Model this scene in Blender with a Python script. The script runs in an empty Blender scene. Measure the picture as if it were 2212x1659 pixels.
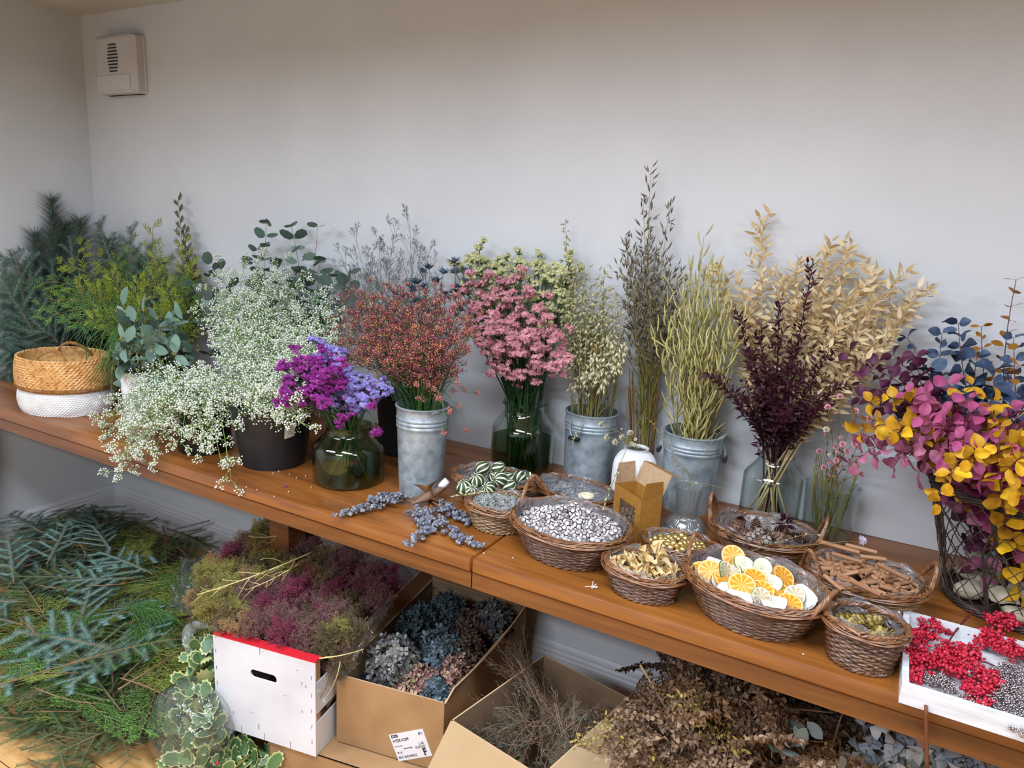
import bpy, math, random
import numpy as np
from mathutils import Matrix, Vector
RNG = np.random.default_rng(7)
rnd = random.Random(7)
SC = bpy.context.scene
COL = SC.collection
PI = math.pi

# ------------------------------------------------------------------ camera
CAMP = np.array([3.50033, -2.10725, 1.62]); FPX = 1524.567
YAW, PIT, ROL = 0.495404, 0.221454, 0.054855
_w = np.array([-math.sin(YAW)*math.cos(PIT), math.cos(YAW)*math.cos(PIT), -math.sin(PIT)])
_r = np.cross(_w, [0, 0, 1]); _r /= np.linalg.norm(_r); _u = np.cross(_r, _w)
CR = math.cos(ROL)*_r + math.sin(ROL)*_u; CU = -math.sin(ROL)*_r + math.cos(ROL)*_u; CW = _w
cd = bpy.data.cameras.new('camera'); cam = bpy.data.objects.new('camera', cd); COL.objects.link(cam)
cd.sensor_fit = 'HORIZONTAL'; cd.sensor_width = 36.0; cd.lens = FPX/2212*36.0; cd.clip_start = 0.05
cam.matrix_world = Matrix(((CR[0], CU[0], -CW[0], CAMP[0]), (CR[1], CU[1], -CW[1], CAMP[1]), (CR[2], CU[2], -CW[2], CAMP[2]), (0, 0, 0, 1)))
SC.camera = cam

def ray(px, py): return CW*FPX + CR*(px-1106) - CU*(py-829.5)
def PZ(px, py, z):
    d = ray(px, py); return CAMP + d*((z-CAMP[2])/d[2])
def PY(px, py, y):
    d = ray(px, py); return CAMP + d*((y-CAMP[1])/d[1])

# ------------------------------------------------------------------ light
SC.view_settings.view_transform = 'Standard'; SC.view_settings.look = 'None'
SC.view_settings.gamma = 1.0; SC.view_settings.use_curve_mapping = False
SC.view_settings.exposure = 0.46
wd = bpy.data.worlds.new('world'); SC.world = wd; wd.use_nodes = True
wd.node_tree.nodes['Background'].inputs[0].default_value = (0.85, 0.9, 1.0, 1)
wd.node_tree.nodes['Background'].inputs[1].default_value = 0.3
CEIL = 2.45
def area(name, loc, sx, sy, power, col=(1, 1, 1), spread=PI):
    l = bpy.data.lights.new(name, 'AREA'); l.shape = 'RECTANGLE'; l.size = sx; l.size_y = sy; l.energy = power
    l.color = col; l.spread = 2.95
    o = bpy.data.objects.new(name, l); o.location = loc; COL.objects.link(o); return o
LAMPS = [(2.9, -1.55, 26), (1.2, -1.9, 27), (4.6, -1.7, 24), (2.6, -3.3, 62)]
for i, (x, y, pw) in enumerate(LAMPS):
    area('ceiling_lamp_light', (x, y, CEIL-0.035), 1.15, 0.28, pw, (0.885, 0.985, 1.13))
cy = SC.cycles
cy.max_bounces = 7; cy.diffuse_bounces = 3; cy.glossy_bounces = 3; cy.transmission_bounces = 4
cy.transparent_max_bounces = 24; cy.caustics_reflective = False; cy.caustics_refractive = False
cy.sample_clamp_indirect = 4.0

# ------------------------------------------------------------------ materials
def C(h):
    h = h.lstrip('#'); v = [int(h[i:i+2], 16)/255 for i in (0, 2, 4)]
    return tuple(((c/12.92) if c <= 0.04045 else ((c+0.055)/1.055)**2.4) for c in v)+(1.0,)
def newmat(name):
    m = bpy.data.materials.new(name); m.use_nodes = True; nt = m.node_tree
    b = nt.nodes['Principled BSDF']; return m, nt, b
def ramp(nt, cols, interp='LINEAR'):
    r = nt.nodes.new('ShaderNodeValToRGB'); e = r.color_ramp.elements; r.color_ramp.interpolation = interp
    n = len(cols)
    while len(e) < n: e.new(0.5)
    for i, c in enumerate(cols):
        e[i].position = i/(n-1) if interp == 'LINEAR' else i/n; e[i].color = C(c)
    return r
def plain(name, hexc, rough=0.6, metal=0.0, **kw):
    m, nt, b = newmat(name); b.inputs['Base Color'].default_value = C(hexc)
    b.inputs['Roughness'].default_value = rough; b.inputs['Metallic'].default_value = metal
    for k, v in kw.items(): b.inputs[k].default_value = v
    return m
def noisy(name, cols, scale=20, rough=0.6, metal=0.0, bump=0.0, stretch=(1, 1, 1), detail=6, bscale=None, coat=0.0):
    m, nt, b = newmat(name); N = nt.nodes.new; L = nt.links.new
    tc = N('ShaderNodeTexCoord'); mp = N('ShaderNodeMapping'); mp.inputs['Scale'].default_value = stretch
    L(tc.outputs['Object'], mp.inputs[0]); no = N('ShaderNodeTexNoise'); no.inputs['Scale'].default_value = scale
    no.inputs['Detail'].default_value = detail; L(mp.outputs[0], no.inputs[0])
    mr = N('ShaderNodeMapRange'); mr.inputs[1].default_value = 0.3; mr.inputs[2].default_value = 0.7; L(no.outputs[0], mr.inputs[0])
    r = ramp(nt, cols); L(mr.outputs[0], r.inputs[0]); L(r.outputs[0], b.inputs['Base Color'])
    b.inputs['Roughness'].default_value = rough; b.inputs['Metallic'].default_value = metal
    b.inputs['Coat Weight'].default_value = coat; b.inputs['Coat Roughness'].default_value = 0.25
    if bump:
        no2 = N('ShaderNodeTexNoise'); no2.inputs['Scale'].default_value = bscale or scale; no2.inputs['Detail'].default_value = detail
        L(mp.outputs[0], no2.inputs[0]); bp = N('ShaderNodeBump'); bp.inputs['Strength'].default_value = bump
        bp.inputs['Distance'].default_value = 0.004; L(no2.outputs[0], bp.inputs['Height']); L(bp.outputs[0], b.inputs['Normal'])
    return m
def leafm(name, cols, rough=0.55, spec=0.3, trans=0.0):
    """each leaf, needle or petal takes its own colour from the list"""
    m, nt, b = newmat(name); N = nt.nodes.new; L = nt.links.new
    g = N('ShaderNodeNewGeometry'); r = ramp(nt, cols, 'LINEAR'); L(g.outputs['Random Per Island'], r.inputs[0])
    L(r.outputs[0], b.inputs['Base Color']); b.inputs['Roughness'].default_value = rough
    b.inputs['Specular IOR Level'].default_value = spec
    if trans:
        t = N('ShaderNodeBsdfTranslucent'); L(r.outputs[0], t.inputs[0]); mx = N('ShaderNodeMixShader'); mx.inputs[0].default_value = trans
        out = nt.nodes['Material Output']; L(b.outputs[0], mx.inputs[1]); L(t.outputs[0], mx.inputs[2]); L(mx.outputs[0], out.inputs[0])
    return m
def film(name, tint='#ffffff', haze=0.08, gloss=0.5, rough=0.06, bump=0.0, bscale=30, base='#dfe3e8', ior=1.5):
    m, nt, b = newmat(name); N = nt.nodes.new; L = nt.links.new; nt.nodes.remove(b)
    tr = N('ShaderNodeBsdfTransparent'); tr.inputs[0].default_value = C(tint)
    gl = N('ShaderNodeBsdfGlossy'); gl.inputs['Roughness'].default_value = rough
    df = N('ShaderNodeBsdfDiffuse'); df.inputs[0].default_value = C(base)
    fr = N('ShaderNodeFresnel'); gm = N('ShaderNodeNewGeometry'); io = N('ShaderNodeMapRange'); L(gm.outputs['Backfacing'], io.inputs[0])
    io.inputs[3].default_value = ior; io.inputs[4].default_value = 1/ior; L(io.outputs[0], fr.inputs[0])
    ml = N('ShaderNodeMath'); ml.operation = 'MULTIPLY'; ml.inputs[1].default_value = gloss*2; ml.use_clamp = True; L(fr.outputs[0], ml.inputs[0])
    m1 = N('ShaderNodeMixShader'); m1.inputs[0].default_value = haze; L(tr.outputs[0], m1.inputs[1]); L(df.outputs[0], m1.inputs[2])
    m2 = N('ShaderNodeMixShader'); L(ml.outputs[0], m2.inputs[0]); L(m1.outputs[0], m2.inputs[1]); L(gl.outputs[0], m2.inputs[2])
    L(m2.outputs[0], nt.nodes['Material Output'].inputs[0])
    if bump:
        tc = N('ShaderNodeTexCoord'); no = N('ShaderNodeTexNoise'); no.inputs['Scale'].default_value = bscale; no.inputs['Detail'].default_value = 4
        no.inputs['Distortion'].default_value = 1.5
        L(tc.outputs['Object'], no.inputs[0]); bp = N('ShaderNodeBump'); bp.inputs['Strength'].default_value = bump; bp.inputs['Distance'].default_value = 0.02
        L(no.outputs[0], bp.inputs['Height'])
        for n in (gl, df, fr): L(bp.outputs[0], n.inputs['Normal'])
    return m
def woodm(name, cols, rough=0.35, coat=0.3):
    m, nt, b = newmat(name); N = nt.nodes.new; L = nt.links.new
    tc = N('ShaderNodeTexCoord'); mp = N('ShaderNodeMapping'); mp.inputs['Scale'].default_value = (1.0, 9, 9); L(tc.outputs['Object'], mp.inputs[0])
    no = N('ShaderNodeTexNoise'); no.inputs['Scale'].default_value = 2.2; no.inputs['Detail'].default_value = 8; no.inputs['Distortion'].default_value = 0.6; L(mp.outputs[0], no.inputs[0])
    mp2 = N('ShaderNodeMapping'); mp2.inputs['Scale'].default_value = (4, 160, 160); L(tc.outputs['Object'], mp2.inputs[0])
    n2 = N('ShaderNodeTexNoise'); n2.inputs['Scale'].default_value = 1.0; n2.inputs['Detail'].default_value = 4; L(mp2.outputs[0], n2.inputs[0])
    ad = N('ShaderNodeMath'); ad.operation = 'MULTIPLY_ADD'; ad.inputs[1].default_value = 0.35; L(n2.outputs[0], ad.inputs[0]); L(no.outputs[0], ad.inputs[2])
    mr = N('ShaderNodeMapRange'); mr.inputs[1].default_value = 0.4; mr.inputs[2].default_value = 0.95; L(ad.outputs[0], mr.inputs[0])
    r = ramp(nt, cols); L(mr.outputs[0], r.inputs[0])
    # knots
    vo = N('ShaderNodeTexVoronoi'); vo.inputs['Scale'].default_value = 2.3; mp3 = N('ShaderNodeMapping'); mp3.inputs['Scale'].default_value = (0.75, 1.6, 1.6); mp3.inputs['Location'].default_value = (.37, .21, 0)
    L(tc.outputs['Object'], mp3.inputs[0]); L(mp3.outputs[0], vo.inputs[0])
    kr = N('ShaderNodeMapRange'); kr.inputs[1].default_value = 0.03; kr.inputs[2].default_value = 0.10; kr.inputs[3].default_value = 0.75; kr.inputs[4].default_value = 0.0; L(vo.outputs['Distance'], kr.inputs[0])
    mx = N('ShaderNodeMix'); mx.data_type = 'RGBA'; L(kr.outputs[0], mx.inputs[0]); L(r.outputs[0], mx.inputs[6]); mx.inputs[7].default_value = C('#35190a')
    L(mx.outputs[2], b.inputs['Base Color']); b.inputs['Roughness'].default_value = rough; b.inputs['Coat Weight'].default_value = coat; b.inputs['Coat Roughness'].default_value = 0.3
    bp = N('ShaderNodeBump'); bp.inputs['Strength'].default_value = 0.12; bp.inputs['Distance'].default_value = 0.002; L(n2.outputs[0], bp.inputs['Height']); L(bp.outputs[0], b.inputs['Normal'])
    return m

# ------------------------------------------------------------------ mesh collector
def nrm(a):
    a = np.asarray(a, float); return a/np.maximum(np.linalg.norm(a, axis=-1, keepdims=True), 1e-9)
def ortho(D):
    D = nrm(D); h = np.where(np.abs(D[..., 2:3]) < 0.9, np.array([0, 0, 1.0]), np.array([1.0, 0, 0]))
    U = nrm(np.cross(D, h)); return U, np.cross(D, U)
class MB:
    def __init__(s): s.v = []; s.f = []; s.n = 0
    def add(s, v, faces, mi=0):
        v = np.asarray(v, float).reshape(-1, 3)
        for f in faces:
            f = np.asarray(f, int)
            if f.size: s.f.append((f+s.n, mi))
        s.v.append(v); s.n += len(v); return s
    def box(s, x0, x1, y0, y1, z0, z1, mi=0, M=None):
        v = np.array([(x, y, z) for z in (z0, z1) for y in (y0, y1) for x in (x0, x1)], float)
        if M is not None: v = v@np.array(M)[:3, :3].T+np.array(M)[:3, 3]
        return s.add(v, [[(0, 2, 3, 1), (4, 5, 7, 6), (0, 1, 5, 4), (2, 6, 7, 3), (0, 4, 6, 2), (1, 3, 7, 5)]], mi)
    def tube(s, pts, r, n=6, mi=0, closed=False, cap=True, flat=1.0):
        p = np.asarray(pts, float); K = len(p); r = np.broadcast_to(np.asarray(r, float), (K,))
        t = np.roll(p, -1, 0)-np.roll(p, 1, 0) if closed else np.gradient(p, axis=0)
        t = nrm(t); U = np.zeros_like(p); u, _ = ortho(t[0]); 
        for i in range(K):
            u = u-t[i]*(u@t[i]); u = u/max(np.linalg.norm(u), 1e-9); U[i] = u
        W = np.cross(t, U); a = np.arange(n)*2*PI/n
        v = p[:, None]+r[:, None, None]*(np.cos(a)[None, :, None]*U[:, None]+flat*np.sin(a)[None, :, None]*W[:, None])
        i = np.arange(K if closed else K-1)[:, None]; j = np.arange(n)[None]; i2 = (i+1) % K; j2 = (j+1) % n
        q = np.stack([i*n+j, i*n+j2, i2*n+j2, i2*n+j], -1).reshape(-1, 4); F = [q]
        if cap and not closed:
            F.append([list(range(n))[::-1]]); F.append([list(range((K-1)*n, K*n))])
        return s.add(v, F, mi)
    def segs(s, P, Q, r0, r1=None, n=3, mi=0):
        P = np.asarray(P, float).reshape(-1, 3); Q = np.asarray(Q, float).reshape(-1, 3); K = len(P)
        if K == 0: return s
        r0 = np.broadcast_to(r0, (K,)); r1 = r0 if r1 is None else np.broadcast_to(r1, (K,))
        U, W = ortho(Q-P); a = np.arange(n)*2*PI/n; c = np.cos(a)[None, :, None]*U[:, None]+np.sin(a)[None, :, None]*W[:, None]
        v = np.stack([P[:, None]+c*r0[:, None, None], Q[:, None]+c*r1[:, None, None]], 1)
        b = np.arange(K)[:, None]*2*n; j = np.arange(n)[None]; j2 = (j+1) % n
        return s.add(v, [np.stack([b+j, b+j2, b+n+j2, b+n+j], -1).reshape(-1, 4)], mi)
    def inst(s, T, O, X, Z=None, S=1.0, mi=0):
        """copies of template T at O, its x axis along X and z axis near Z"""
        O = np.asarray(O, float).reshape(-1, 3); K = len(O)
        if K == 0: return s
        X = nrm(np.broadcast_to(X, (K, 3)))
        if Z is None: Z = RNG.normal(size=(K, 3))
        Z = np.broadcast_to(Z, (K, 3)); Y = np.cross(Z, X); bad = np.linalg.norm(Y, axis=1) < 1e-4; Y = np.where(bad[:, None], ortho(X)[0], Y); Y = nrm(Y); Zz = np.cross(X, Y)
        S = np.asarray(S, float)
        if S.ndim == 0: S = np.full((K, 3), float(S))
        elif S.ndim == 1: S = np.repeat(S[:, None], 3, 1)
        tv, tf = T; v = O[:, None]+tv[None, :, 0:1]*X[:, None]*S[:, None, 0:1]+tv[None, :, 1:2]*Y[:, None]*S[:, None, 1:2]+tv[None, :, 2:3]*Zz[:, None]*S[:, None, 2:3]
        off = (np.arange(K)*len(tv))[:, None, None]
        return s.add(v, [(np.asarray(f)[None]+off).reshape(-1, np.asarray(f).shape[1]) for f in tf], mi)
    def lathe(s, prof, n=48, mi=0, e=1.0, rot=0.0, c=(0, 0, 0), wob=None):
        pr = np.asarray(prof, float); a = np.arange(n)*2*PI/n; K = len(pr)
        x = pr[:, 0:1]*np.cos(a); y = pr[:, 0:1]*np.sin(a)*e; z = np.repeat(pr[:, 1:2], n, 1)
        if wob is not None: z = z+wob(pr[:, 0:1]*np.ones(n), a[None]*np.ones((K, 1)), z)
        v = np.stack([c[0]+x*math.cos(rot)-y*math.sin(rot), c[1]+x*math.sin(rot)+y*math.cos(rot), c[2]+z], -1)
        i = np.arange(K-1)[:, None]; j = np.arange(n)[None]; j2 = (j+1) % n
        return s.add(v, [np.stack([i*n+j, i*n+j2, (i+1)*n+j2, (i+1)*n+j], -1).reshape(-1, 4)], mi)
    def mesh(s, name, mats, origin=(0, 0, 0), smooth=True):
        me = bpy.data.meshes.new(name); v = (np.concatenate(s.v)-np.asarray(origin)) if s.v else np.zeros((0, 3))
        me.vertices.add(len(v)); me.vertices.foreach_set('co', v.astype(np.float32).ravel())
        idx = []; tot = []; mi = []
        for f, m in s.f: idx.append(f.ravel()); tot.append(np.full(len(f), f.shape[1])); mi.append(np.full(len(f), m))
        if idx:
            idx = np.concatenate(idx); tot = np.concatenate(tot); mi = np.concatenate(mi)
            me.loops.add(len(idx)); me.loops.foreach_set('vertex_index', idx.astype(np.int32))
            me.polygons.add(len(tot)); st = np.concatenate([[0], np.cumsum(tot)[:-1]])
            me.polygons.foreach_set('loop_start', st.astype(np.int32)); me.polygons.foreach_set('loop_total', tot.astype(np.int32))
            me.polygons.foreach_set('material_index', mi.astype(np.int32)); me.polygons.foreach_set('use_smooth', np.full(len(tot), bool(smooth)))
        for m in (mats if isinstance(mats, (list, tuple)) else [mats]): me.materials.append(m)
        me.update(calc_edges=True); me.validate()
        if smooth and len(v) < 60000 and smooth != 'soft': me.set_sharp_from_angle(angle=0.7)
        return me

def obj(name, mb, mats, parent=None, smooth=True, label=None, origin=None, kind=None):
    o0 = origin if origin is not None else (tuple(parent.matrix_world.translation) if parent is not None and parent.get('_abs') else (0, 0, 0))
    me = mb.mesh(name, mats, o0, smooth); o = bpy.data.objects.new(name, me); COL.objects.link(o)
    if parent is not None: o.parent = parent
    elif origin is not None: o.location = origin
    if label: o['label'] = label
    if kind: o['kind'] = kind
    return o
def thing(name, label, cat, loc=(0, 0, 0), group=None, rot=None):
    o = bpy.data.objects.new(name, None); COL.objects.link(o); o.location = loc; o.empty_display_size = 0.02
    if rot is not None: o.rotation_euler = rot
    o['label'] = label; o['category'] = cat
    if group: o['group'] = group
    return o
def tag(o, label, cat, group=None, kind=None):
    o['label'] = label; o['category'] = cat
    if group: o['group'] = group
    if kind: o['kind'] = kind
    return o
def plant(name, label, cat, group, origin, parts):
    """parts: list of (part name, MB in world coordinates, materials)"""
    r = thing(name, label, cat, tuple(origin), group)
    for pn, mb, mt in parts:
        if mb.n: _part(pn, mb, mt, r, origin, 'soft')
    return r
def _part(pn, mb, mt, r, origin, smooth=True):
    me = mb.mesh(pn, mt, origin, smooth); o = bpy.data.objects.new(pn, me); COL.objects.link(o); o.parent = r; return o
def dup(root, loc, rot=None, scale=None, label=None, group=None):
    r = root.copy(); COL.objects.link(r); r.location = loc
    if rot is not None: r.rotation_euler = rot
    if scale is not None: r.scale = (scale,)*3 if not hasattr(scale, '__len__') else scale
    if label: r['label'] = label
    if group: r['group'] = group
    for ch in list(root.children):
        c = ch.copy(); COL.objects.link(c); c.parent = r
        for g in ch.children:
            d = g.copy(); COL.objects.link(d); d.parent = c
    return r
def struct(name, mb, mat, smooth=False):
    o = obj(name, mb, mat, smooth=smooth); o['kind'] = 'structure'; return o

# ------------------------------------------------------------------ templates
def T_leaf(w=0.4, fold=0.12, curl=0.15, prof=None, n=4):
    xs = np.linspace(0, 1, n+1); prof = prof or (lambda x: math.sin(PI*x**0.8))
    V = []; F = []
    for i, x in enumerate(xs):
        h = w/2*max(prof(x), 0.04); z = -curl*x*x
        V += [(x, -h, z+fold*h), (x, 0, z), (x, h, z+fold*h)]
    for i in range(n):
        a = i*3; F += [(a, a+3, a+4, a+1), (a+1, a+4, a+5, a+2)]
    return np.array(V, float), [np.array(F)]
def T_wavy(seed, w=.95, n=14):
    r = np.random.default_rng(seed); p = r.uniform(0, 6, 3); V = []
    for ring in (0.0, .5, 1.0):
        for i in range(n):
            a = 2*PI*i/n; x = .5-.5*ring*math.cos(a)*(1.12 if abs(math.cos(a)) > .93 else 1); y = w/2*ring*math.sin(a); V.append((x, y, .55*abs(y)**1.3*r.uniform(.9, 1.1)+ring*ring*(.07*math.sin(2*a+p[0])+.05*math.sin(3*a+p[1]))-.35*(x-.3)**2))
    F = [(k*n+i, k*n+(i+1) % n, (k+1)*n+(i+1) % n, (k+1)*n+i) for k in (1,) for i in range(n)]; V = V[:1]+V[n:]; 
    T3 = [(0, 1+i, 1+(i+1) % n) for i in range(n)]; Q = [(1+i, 1+n+i, 1+n+(i+1) % n, 1+(i+1) % n) for i in range(n)]
    return np.array(V), [np.array(T3), np.array(Q)]
def T_round(w=0.9, cup=0.15, n=8):
    V = [(0.5, 0, -0.0)]; F = []
    for i in range(n):
        a = 2*PI*i/n; V.append((0.5-0.5*math.cos(a), w/2*math.sin(a)*(1.08 if math.cos(a) < 0 else .95), cup*(0.8+.4*math.sin(2*a))*.5))
    F = [(0, 1+i, 1+(i+1) % n) for i in range(n)]
    return np.array(V, float), [np.array(F)]
def T_oct(rx=1, ry=1, rz=1):
    V = np.array([(rx, 0, 0), (-rx, 0, 0), (0, ry, 0), (0, -ry, 0), (0, 0, rz), (0, 0, -rz)], float)
    return V, [np.array([(0, 2, 4), (2, 1, 4), (1, 3, 4), (3, 0, 4), (2, 0, 5), (1, 2, 5), (3, 1, 5), (0, 3, 5)])]
def T_ico(sub=1):
    import bmesh
    bm = bmesh.new(); bmesh.ops.create_icosphere(bm, subdivisions=sub, radius=1.0)
    V = np.array([v.co[:] for v in bm.verts]); F = np.array([[v.index for v in f.verts] for f in bm.faces]); bm.free(); return V, [F]
def T_blade(w=0.06):   # a needle: three-sided spike along x
    V = np.array([(0, -w, 0), (0, w, 0), (0, 0, w), (1, 0, 0.0)], float)
    return V, [np.array([(0, 1, 3), (1, 2, 3), (2, 0, 3)])]
def T_grain(w=0.3):    # pointed seed / spikelet along x
    V = [(0, 0, 0), (0.4, w/2, 0), (0.4, 0, w/2), (0.4, -w/2, 0), (0.4, 0, -w/2), (1, 0, 0)]
    return np.array(V, float), [np.array([(0, 2, 1), (0, 3, 2), (0, 4, 3), (0, 1, 4), (5, 1, 2), (5, 2, 3), (5, 3, 4), (5, 4, 1)])]
def T_floret(k=5, cup=0.35, w=0.55, pet=1.0):   # open little flower facing +x
    V = [(0, 0, 0)]; F = []
    for i in range(k):
        a = 2*PI*i/k; b = w
        for (rr, aa, h) in ((0.75, a-b*0.6, cup*0.7), (1.0*pet, a, cup), (0.75, a+b*0.6, cup*0.7)): V.append((h, rr*math.cos(aa), rr*math.sin(aa)))
        F += [(0, 1+3*i, 2+3*i, 3+3*i)]
    return np.array(V, float), [np.array(F)]
def merge(*Ts):
    V = []; F = []; n = 0
    for v, f in Ts:
        V.append(v); F += [np.asarray(x)+n for x in f]; n += len(v)
    return np.concatenate(V), F
LANCE = T_leaf(0.34, 0.2, 0.12); RUSC = T_leaf(0.36, 0.3, 0.06, lambda x: math.sin(PI*x**0.6)**0.9); OVAL = T_leaf(0.55, 0.15, 0.15, lambda x: math.sin(PI*x)**0.7, 5)
ROUND = T_round(); ROUNDB = T_wavy(3); ROUNDC = T_wavy(8, .85); OCT = T_oct(); ICO1 = T_ico(1); ICO2 = T_ico(2); ICO3 = T_ico(3); BLADE = T_blade(0.035); FATB = T_blade(0.036)
GRAIN = T_grain(); SLIM = T_grain(0.16); FLOR5 = T_floret(); FLOR4 = T_floret(4, 0.25, 0.95, 1.0); SCALE = T_grain(0.42)
CRUMP = T_leaf(0.8, 0.7, 0.5, lambda x: math.sin(PI*x**0.7), 3)
tuft_v = []; 

# ------------------------------------------------------------------ growth helpers
def bez(P0, P1, P2, n=12):
    t = np.linspace(0, 1, n)[:, None]; return (1-t)**2*P0+2*t*(1-t)*P1+t*t*P2
def along(path, t):
    path = np.asarray(path); d = np.linalg.norm(np.diff(path, axis=0), axis=1); s = np.concatenate([[0], np.cumsum(d)]); L = s[-1]
    t = np.asarray(t)*L; P = np.stack([np.interp(t, s, path[:, k]) for k in range(3)], -1)
    i = np.clip(np.searchsorted(s, t, side='right')-1, 0, len(d)-1); return P, nrm(np.diff(path, axis=0)[i]), L
def kids(O, D, L, k, f0, f1, ang, ratio, jit=0.25, flat=None, taper=0.5, up=0.0):
    N = len(O); f = np.linspace(f0, f1, k)[None]+RNG.uniform(-1, 1, (N, k))*0.5*(f1-f0)/max(k-1, 1)*0.8
    f = np.clip(f, 0, 1)
    O2 = O[:, None]+D[:, None]*(L[:, None, None]*f[..., None])
    if flat is None:
        U, W = ortho(D); az = RNG.uniform(0, 2*PI, (N, 1))+np.arange(k)[None]*2.4+RNG.uniform(-jit, jit, (N, k))
        side = np.cos(az)[..., None]*U[:, None]+np.sin(az)[..., None]*W[:, None]
    else:
        sgn = np.where(np.arange(k) % 2 == 0, 1.0, -1.0)[None, :, None]; side = nrm(np.cross(flat, D))[:, None]*sgn+RNG.normal(size=(N, k, 3))*0.08
    a = ang*(1+RNG.uniform(-jit, jit, (N, k)))
    D2 = nrm(np.cos(a)[..., None]*D[:, None]+np.sin(a)[..., None]*side+np.array([0, 0, up]))
    L2 = L[:, None]*ratio*(1-taper*(f-f0)/max(f1-f0, 1e-6))*RNG.uniform(0.75, 1.2, (N, k))
    return O2.reshape(-1, 3), D2.reshape(-1, 3), L2.reshape(-1)
def from_path(path, k, f0, f1, ang, L0, jit=0.25, taper=0.5, flat=None, up=0.0, grow=False):
    f = np.linspace(f0, f1, k)+RNG.uniform(-.5, .5, k)*(f1-f0)/max(k, 1)*0.6; P, D, _ = along(path, np.clip(f, 0, 1))
    if flat is None:
        U, W = ortho(D); az = RNG.uniform(0, 6.28)+np.arange(k)*2.4+RNG.uniform(-jit, jit, k); side = np.cos(az)[:, None]*U+np.sin(az)[:, None]*W
    else:
        sg = np.where(np.arange(k) % 2 == 0, 1.0, -1.0)[:, None]; side = nrm(np.cross(flat, D))*sg
    a = ang*(1+RNG.uniform(-jit, jit, k)); D2 = nrm(np.cos(a)[:, None]*D+np.sin(a)[:, None]*side+np.array([0, 0, up]))
    tt = (f-f0)/max(f1-f0, 1e-6); L2 = L0*((0.3+tt) if grow else (1-taper*tt))*RNG.uniform(0.8, 1.2, k); return P, D2, L2
def stempath(c, rb, rt, h, tip, up=0.45, n=12):
    c = np.asarray(c, float); tip = np.asarray(tip, float); d = tip-c; d[2] = 0; m = np.linalg.norm(d[:2]); az = d/max(m, 1e-6)
    k = min(1.0, m/0.25); j = RNG.normal(size=3)*0.18; j[2] = 0
    B = c-az*rb*0.65*k+j*rb; B[2] = c[2]+0.006; R = c+az*rt*0.72*k+j*rt; R[2] = c[2]+h
    dr = nrm(R-B); ctrl = R+dr*np.linalg.norm(tip-R)*up
    return np.concatenate([np.array([B, (B+R)/2]), bez(R, ctrl, tip, n-2)])
def inpoly(poly, n):
    poly = np.array(poly, float); lo, hi = poly.min(0), poly.max(0); out = []; k = 0
    while len(out) < n:
        k += 1; p = lo+(hi-lo)*np.array([(k*0.7548776662+.13) % 1, (k*0.5698402910+.57) % 1]); c = False; j = len(poly)-1
        for i in range(len(poly)):
            if (poly[i][1] > p[1]) != (poly[j][1] > p[1]) and p[0] < (poly[j][0]-poly[i][0])*(p[1]-poly[i][1])/(poly[j][1]-poly[i][1])+poly[i][0]: c = not c
            j = i
        if c: out.append(p)
    return out
def clampwall(mb, y=-0.006):
    mb.v = [np.column_stack([np.maximum(v[:, 0], 0.006), np.minimum(v[:, 1], y), v[:, 2]]) for v in mb.v]; return mb

# ------------------------------------------------------------------ the room
M_wall = noisy('wall_paint', ['#cbcdd0', '#d3d5d8'], 3, 0.75, bump=0.08, bscale=220)
M_ceil = noisy('ceiling_paint', ['#c9c7c1', '#d0cec8'], 3, 0.85)
M_trim = noisy('trim_paint', ['#c9c9cc', '#d2d2d5'], 8, 0.45)
M_floor = woodm('floor_boards', ['#a8743f', '#c39257', '#d2a568', '#c89a5f'], 0.5, 0.1)
XR, YR = 7.2, -4.6
mb = MB().box(-0.2, XR, YR, 0.2, -0.06, 0)
for k in range(36): mb.box(0, XR, YR+k*0.14-0.0012, YR+k*0.14+0.0012, 0, 0.0012, 1)
struct('floor', mb, [M_floor, plain('board_gap', '#5d3d20')])
struct('ceiling', MB().box(-0.2, XR, YR, 0.2, CEIL, CEIL+0.1), M_ceil)
struct('wall_back', MB().box(-0.2, XR, 0, 0.15, 0, CEIL), M_wall)
struct('wall_left', MB().box(-0.15, 0, YR, 0.0, 0, CEIL), M_wall)
struct('wall_right', MB().box(XR, XR+0.15, YR, 0.15, 0, CEIL), M_wall)
struct('wall_front', MB().box(-0.2, XR, YR-0.15, YR, 0, CEIL), M_wall)
def base_prof(): return [(0, 0), (0.022, 0), (0.022, 0.118), (0.019, 0.124), (0.019, 0.134), (0.013, 0.140), (0.013, 0.150), (0.010, 0.158), (0.004, 0.166), (0.004, 0.170), (0, 0.170)]
def board(x0, x1, along_x=True):
    m = MB(); pr = base_prof(); K = len(pr)
    if along_x: v = [(x0, -d, z) for d, z in pr]+[(x1, -d, z) for d, z in pr]
    else: v = [(d, x0, z) for d, z in pr]+[(d, x1, z) for d, z in pr]
    return m.add(v, [[(i, i+1, K+i+1, K+i) for i in range(K-1)], [list(range(K)), list(range(K, 2*K))[::-1]]])
struct('baseboard_back', board(0, 3.006), M_trim); struct('baseboard_left', board(-0.0, YR, False), M_trim)
struct('trim_1', MB().box(3.008, XR, -0.012, 0, 0, 0.79), M_trim)
struct('trim_2', MB().box(3.478, XR, -0.008, 0, 0.831, 1.06), plain('wall_sheet', '#cfcfd2', 0.7))
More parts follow.
